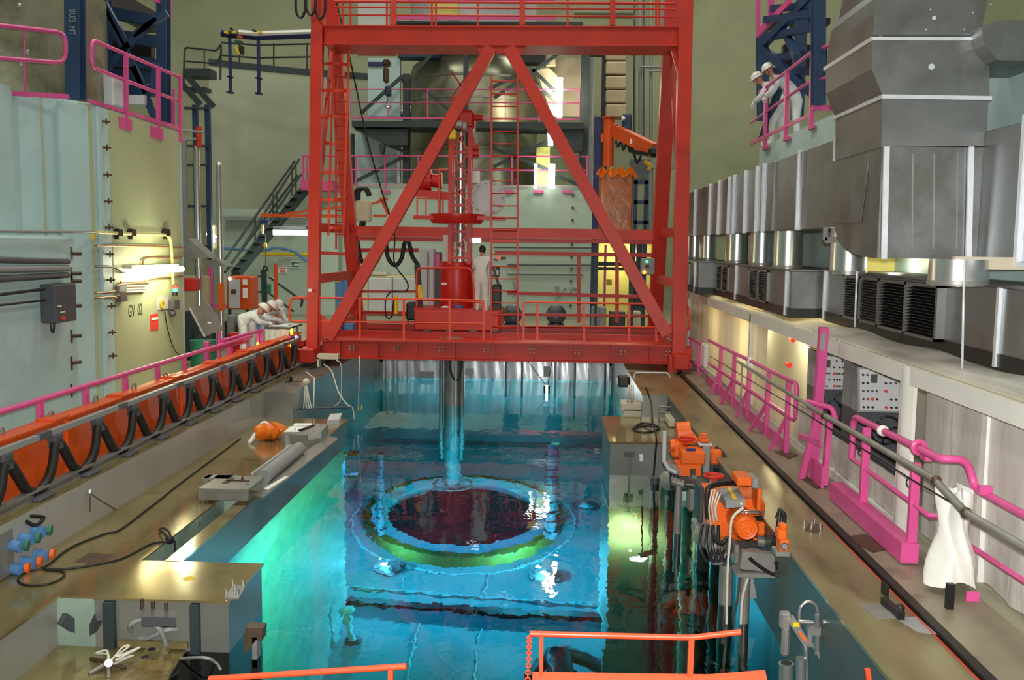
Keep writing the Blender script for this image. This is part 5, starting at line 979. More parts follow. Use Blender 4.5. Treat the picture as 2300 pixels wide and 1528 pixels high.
b = M(); b.box((-3.2, 8.24, ZW - .4), (-3.12, 8.3, ZD - .03)); tagm('guide_strip', b, DKST, 'right dark guide strip on the front face of the near buttress', 'strip')
hk3 = th('edge_hook_clamp', 'brown steel hook clamp hanging at the corner of the near buttress', 'clamp', PZ(573, 1480, -1.0))
Yk = 7.4
pt('jaw', hk3, CHAINM, lambda b: b.prism([P(552, 1410, Yk), P(590, 1412, Yk), P(588, 1440, Yk), P(575, 1438, Yk), P(550, 1470, Yk), P(546, 1440, Yk)], (0, .12, 0))); pt('arm', hk3, STEEL, lambda b: b.box(P(566, 1432, Yk), P(586, 1490, Yk + .1))); pt('black_tip', hk3, BLACKP, lambda b: b.box(P(564, 1482, Yk), P(588, 1570, Yk + .1)))
b = M(); b.tube(curve([PZ(400, 1480, -1.0), PZ(460, 1478, -.9), PZ(485, 1490, -1), PZ(495, 1505, -1.0)]), .014); tagm('hose_piece', b, GREY, 'thin grey hose beside the low block', 'hose')
# ropes and lamp bracket at the left end of the crane
rp = th('bracket_with_ropes', 'cream bracket arm with pale ropes hanging below the left crane foot', 'bracket', P(730, 800, 19.5))
pt('arm', rp, CREAM, lambda b: (b.box(P(712, 796, 19.4), P(764, 805, 19.6)), b.box(P(712, 804, 19.4), P(722, 822, 19.6))))
pt('rope', rp, ROPE, lambda b: b.tube(curve([P(727, 818, 19.3), P(745, 835, 19.3), P(760, 880, 19), P(778, 907, 18.8), P(792, 918, 18.8), P(796, 942, 18.8)]), .014, 5)); pt('rope', rp, ROPE, lambda b: b.tube(curve([P(755, 810, 19.3), P(766, 820, 19.3), P(767, 870, 19.3), P(764, 900, 19.3), P(752, 912, 19.3)]), .011, 5)); pt('rope', rp, ROPE, lambda b: b.tube([P(808, 800, 20), P(807, 860, 20), P(805, 892, 20)], .012, 5))
rh = th('rope_bundle', 'pale rope bundle hung over the curb near the left crane foot', 'rope', P(688, 860, 18.2))
pt('hank', rh, ROPE, lambda b: (b.ball(P(688, 858, 18), .07), [b.tube(curve([P(686 + k, 858, 18), P(684 + k * 3, 890, 17.9), P(682 + k * 6, 918, 17.8)]), .014, 5) for k in range(4)])); pt('hook', rh, CLEAN, lambda b: b.rod(P(657, 855, 18.2), P(684, 857, 18.2), .02)); pt('line', rh, ROPE, lambda b: b.tube([P(688, 836, 18.6), P(706, 850, 18.6), P(704, 918, 18)], .014, 5))
uf = th('pool_edge_bracket', 'white edge bracket at the far corner of the left deck', 'bracket', PZ(745, 930, ZD))
pt('bracket', uf, PANEL, lambda b: slab(b, [(735, 945), (762, 942), (768, 928), (742, 930)], ZD, ZD + .08)); pt('pole', uf, DGREY, lambda b: b.rod(PZ(672, 918, ZD + .06), PZ(790, 915, ZD + .1), .02))
# ================================================================== PEOPLE
def person(name, label, base, rz, J, scale=1.0, hat=True, face=(0, 1, -.1), suit=WHITE, shoes=True, hair=False):
    """J: joints in a local frame, facing +y, metres; body grown with the skin modifier as one surface."""
    R = Matrix.Rotation(rz, 4, 'Z'); base = V(base)
    def w(p): return base + R @ (V(p) * scale)
    t = thing(name, label, 'person', base)
    names = ['pelvis', 'belly', 'chest', 'neck', 'head']; vs = []; es = []; rad = []; idx = {}
    def addv(k, p, r): idx[k] = len(vs); vs.append(V(p) * scale); rad.append(r * scale)
    R0 = dict(pelvis=.15, belly=.145, chest=.16, neck=.062, head=.06, lsh=.085, rsh=.085, lel=.062, rel=.062, lwr=.042, rwr=.042, lha=.036, rha=.036, lhip=.12, rhip=.12, lkn=.085, rkn=.085, lan=.062, ran=.062, lto=.045, rto=.045)
    for k in R0:
        if k in J: addv(k, J[k], R0[k])
    def e(a, c):
        if a in idx and c in idx: es.append((idx[a], idx[c]))
    e('pelvis', 'belly'); e('belly', 'chest'); e('chest', 'neck'); e('neck', 'head')
    for s_ in 'lr':
        e('chest', s_ + 'sh'); e(s_ + 'sh', s_ + 'el'); e(s_ + 'el', s_ + 'wr'); e(s_ + 'wr', s_ + 'ha')
        e('pelvis', s_ + 'hip'); e(s_ + 'hip', s_ + 'kn'); e(s_ + 'kn', s_ + 'an'); e(s_ + 'an', s_ + 'to')
    me = bpy.data.meshes.new('tmp'); me.from_pydata(vs, es, []); o = bpy.data.objects.new('tmp', me); COL.objects.link(o)
    md = o.modifiers.new('s', 'SKIN'); md.use_smooth_shade = True
    for v, r in zip(me.skin_vertices[0].data, rad): v.radius = (r, r); v.use_root = False
    me.skin_vertices[0].data[0].use_root = True
    sb_ = o.modifiers.new('d', 'SUBSURF'); sb_.levels = 2; sb_.render_levels = 2
    bpy.context.view_layer.update()
    g = bpy.data.meshes.new_from_object(o.evaluated_get(bpy.context.evaluated_depsgraph_get())); bpy.data.objects.remove(o)
    b = M(); hd = V(J['head']) * scale; nk = V(J['neck']) * scale
    for v in g.vertices: b.v.append(v.co.copy())
    for p in g.polygons:
        b.f.append(list(p.vertices)); b.sm.append(True); c = p.center
        b.mi.append(1 if (c - hd).length < .10 * scale or (c - nk).length < .03 * scale else 0)
    # head with face
    f = V(face).normalized(); s_ = f.cross(UP).normalized(); u = s_.cross(f)
    hc_ = hd + u * .07 * scale; b.cur = 1; n0 = len(b.v)
    def hp(x, y, z): return hc_ + (s_ * x + f * y + u * z) * scale
    nU, nV = 16, 12; vsx = []
    for j in range(nV + 1):
        ph = math.pi * j / nV
        for i in range(nU):
            a = 6.28318 * i / nU; x, y, z = math.sin(ph) * math.cos(a), math.sin(ph) * math.sin(a), -math.cos(ph)
            jaw = 1 - .22 * max(0, -z) ; yy = y * .098 * jaw + (.012 if y > 0 and z < -.3 else 0); vsx.append(hp(x * .076 * jaw, yy, z * .118))
    b.add(vsx, [(j * nU + i, j * nU + (i + 1) % nU, (j + 1) * nU + (i + 1) % nU, (j + 1) * nU + i) for j in range(nV) for i in range(nU)], True)
    b.add([hp(-.014, .09, -.01), hp(.014, .09, -.01), hp(0, .095, .035), hp(0, .122, -.012), hp(0, .09, -.022)], [(0, 1, 3), (1, 2, 3), (2, 0, 3), (0, 3, 4), (1, 4, 3)], True)
    for q in (-1, 1): b.ball(hp(q * .078, -.005, .0), .022 * scale, (.5, 1, 1.4), 8, 6)
    b.cur = 2
    for q in (-1, 1): b.ball(hp(q * .03, .088, .022), .010 * scale, (1.3, .6, .8), 8, 6)
    b.add([hp(-.024, .093, -.052), hp(.024, .093, -.052), hp(.02, .096, -.06), hp(-.02, .096, -.06)], [(0, 1, 2, 3)])
    # gloved hands: palm, four fingers, thumb
    b.cur = 0
    for q in 'lr':
        if q + 'ha' not in J: continue
        wr, ha = V(J[q + 'wr']) * scale, V(J[q + 'ha']) * scale; d = (ha - wr).normalized(); sd = d.cross(UP); sd = sd.normalized() if sd.length > .1 else V((1, 0, 0)); dn = sd.cross(d) * -1
        if dn.z > 0: dn = -dn
        b.ball(ha + d * .03 * scale, .042 * scale, (1, 1, 1), 10, 8)
        for i, ln in enumerate((.062, .072, .068, .05)):
            r0 = ha + d * .05 * scale + sd * (i - 1.5) * .019 * scale
            b.tube([r0, r0 + d * ln * .5 * scale + dn * .006 * scale, r0 + d * ln * .85 * scale + dn * .028 * scale, r0 + d * ln * .95 * scale + dn * .05 * scale], .0095 * scale, 6, r2=.007 * scale)
        r0 = ha + d * .015 * scale + sd * (.04 if q == 'r' else -.04) * scale
        b.tube([r0, r0 + d * .03 * scale + sd * (.018 if q == 'r' else -.018) * scale, r0 + d * .055 * scale + dn * .012 * scale], .011 * scale, 6, r2=.008 * scale)
    bpy.data.meshes.remove(g)
    b.v = [base + R @ v for v in b.v]
    b.build('body', [suit, SKIN, BLACKP], t)
    W2 = lambda p: base + R @ p
    if hat:
        h = M(); top = hc_ + u * .055 * scale; ax = (R.to_3x3() @ u); ff = R.to_3x3() @ f; ss = R.to_3x3() @ s_; c = W2(top)
        prof = [(math.cos(k * math.pi / 16), math.sin(k * math.pi / 16)) for k in range(9)]
        vsx = [c + (ss * math.cos(6.28318 * i / 20) * .108 + ff * math.sin(6.28318 * i / 20) * .132) * rr * scale + ax * hh * .115 * scale for rr, hh in prof for i in range(20)]
        h.add(vsx, [(j * 20 + i, j * 20 + (i + 1) % 20, (j + 1) * 20 + (i + 1) % 20, (j + 1) * 20 + i) for j in range(8) for i in range(20)], True)
        h.build('helmet', HELM, t)
        k = M(); k.add([c + (ss * math.cos(a) * .108 * e_ + ff * (math.sin(a) * .132 * e_ + (.055 * max(0, math.sin(a)) if e_ > 1 else 0))) * scale + ax * z_ * scale for e_, z_ in ((1, 0), (1.1, -.012), (1.1, -.02), (.98, -.012)) for a in [6.28318 * i / 24 for i in range(24)]], [(j * 24 + i, j * 24 + (i + 1) % 24, (j + 1) % 4 * 24 + (i + 1) % 24, (j + 1) % 4 * 24 + i) for j in range(4) for i in range(24)], True); k.build('helmet_brim', HELM, t)
        k = M(); k.tube([W2(hp(-.078, .02, .05)), W2(hp(-.07, .05, -.06)), W2(hp(0, .06, -.125)), W2(hp(.07, .05, -.06)), W2(hp(.078, .02, .05))], .006 * scale, 5); k.build('chin_strap', BLACKP, t)
    else:
        h = M(); c = W2(hc_ + u * .02 * scale - f * .012 * scale); h.ball(c, .1 * scale, (.86, 1.0, 1.12), 14, 10)
        o2 = h.build('hair', BLACKP, t)
    if shoes and 'lto' in J:
        for q in 'lr':
            a, c = W2(V(J[q + 'an']) * scale), W2(V(J[q + 'to']) * scale); k = M(); d = (c - a); d.z = 0; d.normalize()
            z0 = min(a.z, c.z) - .05 * scale; m0 = V((a.x, a.y, z0)) - d * .07 * scale
            k.bar(m0 + UP * .05 * scale, m0 + d * .29 * scale + UP * .045 * scale, .1 * scale, .09 * scale); k.build('shoe', HELM if hat else BLACKP, t)
    return t
stand = dict(pelvis=(0, 0, .95), belly=(0, .0, 1.12), chest=(0, 0, 1.34), neck=(0, .02, 1.5), head=(0, .04, 1.58), lsh=(-.19, 0, 1.42), rsh=(.19, 0, 1.42), lhip=(-.1, 0, .88), rhip=(.1, 0, .88), lkn=(-.11, .02, .5), rkn=(.11, .02, .5), lan=(-.12, -.02, .09), ran=(.12, -.02, .09), lto=(-.13, .13, .05), rto=(.13, .13, .05))
def pose(**k): d = dict(stand); d.update(k); return d
# man on the crane trolley, seen from behind, hands on the desk
zt = P(1080, 700, 23.1).z
person('person', 'person in white coveralls standing with back turned on the crane beside the red drum', (P(1081, 700, 22.75).x, 22.75, zt - .05), -.25,
       pose(lel=(-.26, .12, 1.18), lwr=(-.2, .36, 1.14), lha=(-.18, .43, 1.13), rel=(.27, .14, 1.2), rwr=(.26, .38, 1.16), rha=(.26, .45, 1.15)), .93, False, (0, 1, -.25))
# three workers bent over a table
def lean(a, hx=0): return pose(pelvis=(0, -.16, .88), belly=(0, -.04, 1.0), chest=(0, .16, 1.1), neck=(0, .31, 1.15), head=(hx, .38, 1.18), lsh=(-.19, .2, 1.14), rsh=(.19, .2, 1.14), lel=(-.25, .33, .96), lwr=(-.12, .5, .93), lha=(-.1, .56, .92), rel=(.25, .33, .96), rwr=(.12, .5, .93), rha=(.1, .56, .92))
Yt = 21.6
pts3 = [(577, 21.0, -1.15, 'person in white coveralls and helmet bent over the table, leftmost of the three, back turned'), (597, 21.9, -1.3, 'person in white coveralls and helmet leaning in between the two other workers'), (618, 22.5, -2.2, 'person in white coveralls and helmet at the right of the table, facing down')]
for x, Y, rz, l_ in pts3:
    c = P(x, 700, Y); s_ = V((math.sin(-rz), math.cos(rz), 0)); person('person', l_, (c.x - s_.x * .3, Y - s_.y * .3, 0), rz, lean(0), .98, True, (0, .75, -.6))
tb2 = th('work_table', 'work table with white sheets in front of the three bent workers', 'table', (P(625, 760, 21.2).x, 21.2, 0))
zt2 = .84
pt('tabletop', tb2, DGREY, lambda b: b.box((P(597, 740, 21).x, 20.9, zt2 - .04), (P(655, 740, 21).x, 21.9, zt2)))
for dx, dy in ((.05, .05), (.5, .05), (.05, .9), (.5, .9)): pt('leg', tb2, STEEL, lambda b: b.rod((P(597, 740, 21).x + dx, 20.9 + dy, 0), (P(597, 740, 21).x + dx, 20.9 + dy, zt2 - .03), .025))
pt('cloth', tb2, TENT, lambda b: b.grid(lambda u, v: V((P(600, 740, 21).x + .52 * u, 20.86 + .02 * math.sin(u * 25), zt2 - .05 - .7 * v)), 20, 4, (0, .01, 0)))
for i in range(3):
    b = M(); x0 = P(602 + i * 16, 740, 21).x; b.box((x0, 21.0 + i * .2, zt2), (x0 + .24, 21.25 + i * .2, zt2 + .012)); tagm('document', b, PAPER, ('white document nearest the crane rail on the work table', 'white document in the middle of the work table', 'white document nearest the right worker on the work table')[i], 'paper', 'documents on the work table')
# two visitors leaning on the right bunker railing
XB = 4.72
person('person', 'person in white coveralls and helmet leaning on the right bunker railing, nearer the crane', (4.78, 21.35, TOP), 1.45, pose(pelvis=(0, -.22, .9), belly=(0, -.1, 1.06), chest=(0, .1, 1.22), neck=(0, .22, 1.34), head=(0, .3, 1.38), lsh=(-.18, .12, 1.28), rsh=(.18, .12, 1.28), lel=(-.22, .28, 1.05), lwr=(-.1, .4, .96), lha=(-.06, .41, .92), rel=(.22, .28, 1.05), rwr=(.1, .4, .96), rha=(.06, .41, .92), lhip=(-.1, -.2, .86), rhip=(.1, -.2, .86), lkn=(-.1, .02, .5), rkn=(.1, -.2, .48), lan=(-.1, .0, .09), ran=(.1, -.24, .09), lto=(-.1, .15, .05), rto=(.1, -.09, .05)), 1.0, True, (0, .8, -.5))
person('person', 'person in white coveralls and helmet leaning on the right bunker railing behind the other', (4.9, 20.75, TOP), 1.4, pose(pelvis=(0, -.25, .93), belly=(0, -.12, 1.1), chest=(0, .1, 1.28), neck=(0, .24, 1.42), head=(0, .32, 1.47), lsh=(-.18, .12, 1.35), rsh=(.18, .12, 1.35), lel=(-.22, .28, 1.08), lwr=(-.1, .4, 1.0), lha=(-.06, .41, .96), rel=(.22, .28, 1.08), rwr=(.1, .4, 1.0), rha=(.06, .41, .96), lhip=(-.1, -.24, .88), rhip=(.1, -.24, .88), lkn=(-.1, -.22, .5), rkn=(.1, -.24, .48), lan=(-.1, -.26, .09), ran=(.1, -.3, .09), lto=(-.1, -.11, .05), rto=(.1, -.15, .05)), 1.0, True, (0, .8, -.5))
# ================================================================== RIGHT SIDE
SHEET = bpy.data.materials.new('translucent_white_sheeting'); SHEET.use_nodes = True; nt = SHEET.node_tree; nt.nodes.clear(); L = nt.links
o_ = nt.nodes.new('ShaderNodeOutputMaterial'); df = nt.nodes.new('ShaderNodeBsdfPrincipled'); df.inputs['Base Color'].default_value = lin((238, 236, 230)) + (1,); df.inputs['Roughness'].default_value = .4
tl = nt.nodes.new('ShaderNodeBsdfTranslucent'); tl.inputs[0].default_value = lin((240, 226, 180)) + (1,); mx = nt.nodes.new('ShaderNodeMixShader'); mx.inputs[0].default_value = .35
nz = nt.nodes.new('ShaderNodeTexNoise'); nz.inputs['Scale'].default_value = 3.5; bp = nt.nodes.new('ShaderNodeBump'); bp.inputs['Strength'].default_value = .25; bp.inputs['Distance'].default_value = .08
L.new(nz.outputs['Fac'], bp.inputs['Height']); L.new(bp.outputs[0], df.inputs['Normal']); L.new(df.outputs[0], mx.inputs[1]); L.new(tl.outputs[0], mx.inputs[2]); L.new(mx.outputs[0], o_.inputs['Surface'])
# ------------------------------------------------------------------ white plastic tent along the right wall
XS = 3.46; ZR = 1.66
def yx(x, X=XS): return 2150 * X / (x - 1238)
te = th('plastic_tent', 'long white plastic sheeting tent lit from inside along the right wall', 'tent', (4.0, 14, 0))
def sheet(y0, y1, z0, z1, X=XS, amp=.02, n=None, seed=0):
    n = n or max(6, int(abs(y1 - y0) * 9)); rnd = random.Random(seed); ph = [rnd.random() * 6 for _ in range(4)]
    def fn(u, v):
        y = y0 + (y1 - y0) * u; z = z0 + (z1 - z0) * v; k = .4 + .6 * (1 - v)
        return V((X + amp * k * (math.sin(y * 9 + ph[0]) + .6 * math.sin(y * 17 + ph[1] + z) + .5 * math.sin(y * 4 + ph[2] + z * 2)), y, z))
    return pt('sheet', te, SHEET, lambda b: b.grid(fn, n, 8))
sheet(15.1, 25.5, .01, 1.6, seed=1); sheet(11.9, 15.1, .01, .62, amp=.012, seed=2); sheet(9.4, 12.3, .01, .5, amp=.012, seed=3); sheet(3.5, 9.2, .01, 1.6, X=3.62, seed=4)
pt('roof_sheet', te, SHEET, lambda b: b.grid(lambda u, v: V((XS - .03 + 1.12 * u, 3.5 + 22 * v, ZR + .03 * math.sin(v * 60) * math.sin(u * 9) + .05 * math.sin(u * 3.1))), 8, 90))
pt('eaves_beam', te, TENT, lambda b: b.bar((XS - .02, 3.5, ZR - .1), (XS - .02, 25.5, ZR - .1), .07, .17))
for y, w in ((16.3, .09), (23.5, .09), (12.2, .06), (9.2, .12), (7.9, .1)): X_ = XS - .01 if y > 9 else 3.64; pt('tent_post', te, TENT if w > .07 else PANEL, lambda b: b.bar((X_, y, 0), (X_, y, ZR - .05), w, w, FY))
pt('base_strip', te, TENT, lambda b: b.bar((XS - .03, 9.3, .05), (XS - .03, 25.5, .05), .03, .1))
pt('corner_wrap', te, TENT, lambda b: b.grid(lambda u, v: V((XS - .03 - .05 * math.sin(u * 3.14), 9.02 + .3 * u, .02 + 1.62 * v)), 8, 6))
pt('back_sheet', te, SHEET, lambda b: b.grid(lambda u, v: V((4.56, 4 + 21 * u, .01 + 1.6 * v)), 20, 4))
for i, (y, pw) in enumerate(((20.0, 26), (17.0, 34), (13.8, 26))):
    point('tent_lamp_light', (4.1, y, 1.15), pw, (1, .86, .5), .12)
tlm = th('tent_lamp', 'fluorescent lamp glowing inside the plastic tent behind the bright sheet', 'lamp', (4.15, 17.0, 1.3))
pt('tube', tlm, TUBE_W, lambda b: b.rod((4.2, 16.5, 1.3), (4.2, 17.5, 1.3), .03, n=8)); pt('housing', tlm, PANEL, lambda b: b.box((4.17, 16.5, 1.35), (4.23, 17.5, 1.42)))
# control consoles inside the opening
def console(x0, x1, yt, yb, Y, label, seed, wheel):
    A, B = P(x0, yt, Y), P(x1, yt, Y); zt, zb = A.z, P(x0, yb, Y).z; w = B.x - A.x
    t = th('control_console', label, 'console', ((A.x + B.x) / 2, Y + .3, 0), 'control consoles in the tent')
    pt('cabinet', t, DGREY, lambda b: b.bbox((A.x, Y + .04, .0), (B.x, Y + .6, zb), .015)); pt('upper_case', t, GREY, lambda b: b.prism([(A.x, Y, zb), (A.x, Y + .6, zb), (A.x, Y + .6, zt + .04), (A.x, Y + .1, zt)], (w, 0, 0)))
    fr_ = lambda u, v, o=0: V((A.x + w * u, Y + .1 * v - o, zb + (zt - zb) * v))
    pt('panel_face', t, PANEL, lambda b: b.prism([fr_(.04, .04, .003), fr_(.96, .04, .003), fr_(.96, .96, .003), fr_(.04, .96, .003)], (0, -.006, 0)))
    pt('top_board', t, TAN, lambda b: b.box((A.x + .02, Y + .12, zt + .04), (A.x + w * .6, Y + .55, zt + .06)))
    rnd = random.Random(seed); cols = [.1, .19, .28, .37, .55, .65, .75, .86]
    for r in range(5):
        for c in range(8):
            if rnd.random() < .22 or (r > 2 and 1 < c < 4): continue
            q = fr_(cols[c], .12 + r * .18, .01); m_ = REDSIGN if (r, c) in ((1, 2), (0, 4), (2, 4)) else (BLACKP if rnd.random() < .7 else DGREY)
            pt('button', t, m_, lambda b: b.rod(q, q + V((0, -.02, 0)), .013 if m_ is not REDSIGN else .018, n=8))
    q = fr_(.32, .76, .01); pt('meter', t, DGREY, lambda b: b.box(q + V((-.035, 0, -.05)), q + V((.035, -.012, .05))))
    q = P(wheel[0], wheel[1], Y - .1); r_ = px(33, Y - .1); pt('handwheel', t, BLACK, lambda b: b.torus(q, r_, .014, (0, 1, .15), 28, 6))
    for a in (.3, 2.4, 4.5): pt('spoke', t, BLACK, lambda b: b.rod(q, q + V((math.cos(a), 0, math.sin(a))) * r_, .011, n=6))
    pt('hub', t, BLACK, lambda b: b.rod(q + V((0, -.02, 0)), q + V((0, .16, 0)), .025, n=10))
console(1932, 2046, 828, 926, 11.0, 'large grey control console with white button panel and black handwheel in the tent', 3, (1990, 967))
console(1843, 1905, 800, 876, 12.7, 'smaller grey control console behind the tall magenta post in the tent', 5, (1893, 915))
b = M(); b.bar((4.4, 12.9, .3), (4.4, 12.9, 1.5), .1, .1, FY); tagm('tent_inner_pipe', b, GREY, 'grey upright pipe inside the yellow lit tent opening', 'pipe')
for i, (x, y) in enumerate(((1780, 763), (1825, 778), (1772, 820))):
    p = PX(x, y, 4.3); b = M(); b.rod(p, p + V((0, .18, 0)), .03); b.rod(p, p + V((0, -.05, 0)), .05, n=8); tagm('red_valve', b, REDD, ('upper left red valve inside the yellow lit tent opening', 'upper right red valve inside the yellow lit tent opening', 'lower red valve inside the yellow lit tent opening')[i], 'valve', 'red valves in the tent')
# ------------------------------------------------------------------ air handling units on the tent roof
def unit(label, X, y0, y1, z0, z1, louvers, strips, end=True):
    t = th('air_handling_unit', label, 'ventilation unit', (X + .4, (y0 + y1) / 2, z0), 'galvanised ventilation units')
    pt('casing', t, GALV, lambda b: b.bbox((X, y0, z0 + .1), (X + .9, y1, z1), .01)); pt('rubber_base', t, BLACKP, lambda b: b.box((X - .012, y0 - .012, z0), (X + .88, y1 + .012, z0 + .14)))
    pt('lid', t, GALV, lambda b: b.box((X - .02, y0 - .02, z1), (X + .92, y1 + .02, z1 + .025)))
    for a, c, o in louvers:
        pt('louvre_frame', t, GALV, lambda b: [b.box((X - .03 - o, y, z0 + .12), (X, y + .05, z1 - .03)) for y in (a, (a + c) / 2 - .02, c - .05)] + [b.box((X - .03 - o, a, z), (X, c, z + .03)) for z in (z0 + .12, z1 - .06)])
        n = 14; pt('louvre_slats', t, LOUV, lambda b: [b.hexa([V((X - .005, a + .03, z)), V((X - .005, c - .03, z)), V((X - .028 - o, c - .03, z - .02)), V((X - .028 - o, a + .03, z - .02)), V((X - .005, a + .03, z + .006)), V((X - .005, c - .03, z + .006)), V((X - .028 - o, c - .03, z - .014)), V((X - .028 - o, a + .03, z - .014))]) for z in [z0 + .17 + k * (z1 - z0 - .25) / n for k in range(n + 1)]])
        pt('louvre_back', t, BLACKP, lambda b: b.box((X - .004, a + .02, z0 + .13), (X - .001, c - .02, z1 - .04)))
    for y in strips: pt('flange_strip', t, STRIP, lambda b: b.box((X - .03, y - .025, z0 + .02), (X, y + .025, z1)))
unit('farthest galvanised ventilation unit with an end panel beside the right crane leg', 3.2, 20.7, 25, 1.72, 2.4, [(22, 23.4, 0)], [21.2])
unit('middle galvanised ventilation unit with two dark louvres above the tent', 3.52, 14.1, 20.6, 1.72, 2.4, [(18.95, 20.3, 0), (15.5, 17.0, 0)], [18.2, 14.35])
unit('nearest galvanised ventilation unit with big black louvres at the right edge', 3.96, 6.0, 14.0, 1.70, 2.42, [(11.6, 13.0, 0), (9.7, 11.45, .06)], [13.9, 8.55])
# round connecting ducts
for i, (x, Y, r) in enumerate(((1560, 25.0, .2), (1590, 23.0, .2), (1655, 19.3, .22), (1711, 17.0, .2), (1770, 15.0, .22), (1907, 12.1, .22), (2155, 8.75, .25))):
    c = P(x, 560, Y); t = th('round_duct', 'shiny round duct under the big duct, ' + ('farthest, partly behind the crane leg', 'second from far end beside the crane leg', 'third from the far end', 'fourth from the far end', 'fifth from the far end', 'sixth, beside the elbow with a clamp band', 'nearest and shortest beside the pale beam')[i], 'duct', (c.x, Y, 2.42), 'round ducts under the big duct')
    top = 3.0 if i < 6 else 2.66
    pt('duct', t, SHINY, lambda b: b.lathe([(r, 2.425), (r, top)], (c.x, Y, 0), 28)); pt('seam', t, STEEL, lambda b: b.lathe([(r + .008, 2.43), (r + .012, 2.45), (r + .008, 2.47)], (c.x, Y, 0), 28))
b = M(); p, q = P(1852, 540, 11.6), P(1945, 533, 11.6); b.bar(p, q, .05, .07); b.bar(p, P(1855, 505, 11.6), .05, .05, FY); tagm('duct_hanger', b, STEEL, 'steel hanger bar clamped across the sixth round duct', 'bracket')
# ------------------------------------------------------------------ main rectangular duct
XD = 3.42; Z0, Z1 = 2.99, 4.05
md = th('main_air_duct', 'long galvanised rectangular air duct with bright flanges above the right side units', 'duct', (XD + .5, 17, Z0))
def dsec(y0, y1, X, z0=Z0, z1=Z1, m=GALV): return pt('duct_section', md, m, lambda b: b.bbox((X, y0, z0), (X + 1.0, y1, z1), .008))
for y0, y1, X in ((22.5, 26, XD), (15.4, 22.5, XD), (13.3, 15.0, XD + .02), (11.2, 13.3, XD)): dsec(y0, y1, X)
dsec(15.0, 15.4, XD - .02)
pt('transition', md, GALV, lambda b: b.hexa([V((XD - .01, 13.3, Z0 + .02)), V((XD + .5, 13.3, Z0 + .02)), V((XD + .5, 15.2, Z0 + .02)), V((XD + .03, 15.2, Z0 + .02)), V((XD - .03, 13.3, Z1 - .01)), V((XD + .5, 13.3, Z1 - .01)), V((XD + .5, 15.2, Z1 - .01)), V((XD + .02, 15.2, Z1 - .01))]))
for x in (1558, 1590, 1610, 1632, 1643, 1668, 1693, 1708, 1784, 1862):
    y = 2150 * XD / (x - 1237); pt('flange_strip', md, STRIP, lambda b: b.box((XD - .045, y - .028, Z0 - .01), (XD + .02, y + .028, Z1 + .02)))
# elbow box and vertical duct
YE = 9.45
def pe(x, y): return P(x, y, YE)
xe = pe(1982, 330).x; zf0, zf1 = pe(1982, 580).z, pe(1982, 330).z
pt('elbow_box', md, GALV, lambda b: b.prism([V((xe, YE, zf1)), V((xe, YE, zf0))] + [V((xe, YE + .12 + 1.3 * math.sin(a), zf0 + (Z0 - zf0) * (1 - math.cos(a)))) for a in [k * 1.5708 / 8 for k in range(9)]] + [V((xe, YE + 1.95, Z0)), V((xe, YE + 1.95, zf1))], (4.13 - xe, 0, 0)))
pt('diagonal_crease', md, GALV, lambda b: b.prism([V((xe - .004, YE + .35, zf1 - .1)), V((xe - .004, YE + 1.5, Z0 + .04)), V((xe - .004, YE + .5, Z0 + .02))], (-.01, 0, 0)))
for x in (1989, 2178): pt('flange_strip', md, STRIP, lambda b: b.bar(pe(x, 330) + V((0, -.03, 0)), pe(x - 6, 582) + V((0, -.03, 0)), .05, .03, FY))
for x in (2050, 2098, 2150): pt('seam_line', md, STEEL, lambda b: b.bar(pe(x, 345) + V((0, -.004, 0)), pe(x - 2, 560) + V((0, -.004, 0)), .012, .008, FY))
pt('duct_section', md, GALV, lambda b: b.bbox((4.13, 5.2, 2.64), (5.0, 9.44, 3.87), .01))
for x, w in ((2272, .055),):
    y = 2150 * 4.13 / (x - 1240); pt('flange_strip', md, STRIP, lambda b: b.box((4.08, y - .03, 2.6), (4.14, y + .03, 3.92)))
pt('pale_beam', md, CREAM, lambda b: b.box(P(2143, 604, 8.6), P(2420, 580, 8.65)))
for x, y0, y1, Y in ((2166, 600, 830, 8.5), (1925, 610, 735, 11.0)): pt('hanger_rod', md, STRIP, lambda b: b.rod(P(x, y0, Y), P(x - 5, y1, Y), .012, n=6))
vd = th('vertical_air_duct', 'tall galvanised square duct rising out of the elbow at the top right', 'duct', pe(2100, 330))
pt('lower_section', vd, GALV, lambda b: b.prism([pe(1980, 330), pe(1982, 222), pe(2220, 227), pe(2215, 328)], (0, 1.5, 0)))
pt('middle_section', vd, GALV, lambda b: b.prism([pe(1982, 214), pe(1958, 155), pe(1958, 88), pe(2200, 88), pe(2222, 140), pe(2223, 218)], (0, 1.52, 0)))
pt('upper_section', vd, GALV, lambda b: b.prism([pe(1960, 80), pe(1964, 30), pe(1972, -10), pe(1990, -60), pe(2230, -60), pe(2202, 80)], (0, 1.5, 0)))
pt('flange', vd, STRIP, lambda b: b.prism([pe(1957, 92), pe(1957, 82), pe(2204, 82), pe(2204, 92)], (0, 1.6, 0)).prism([pe(1957, 92) + V((0, -.03, 0)), pe(1957, 84) + V((0, -.03, 0)), pe(2202, 84) + V((0, -.03, 0)), pe(2202, 92) + V((0, -.03, 0))], (0, .02, 0)))
pt('flange', vd, STRIP, lambda b: b.prism([pe(1979, 222) + V((0, -.03, 0)), pe(1979, 213) + V((0, -.03, 0)), pe(2225, 217) + V((0, -.03, 0)), pe(2225, 226) + V((0, -.03, 0))], (0, 1.6, 0)))
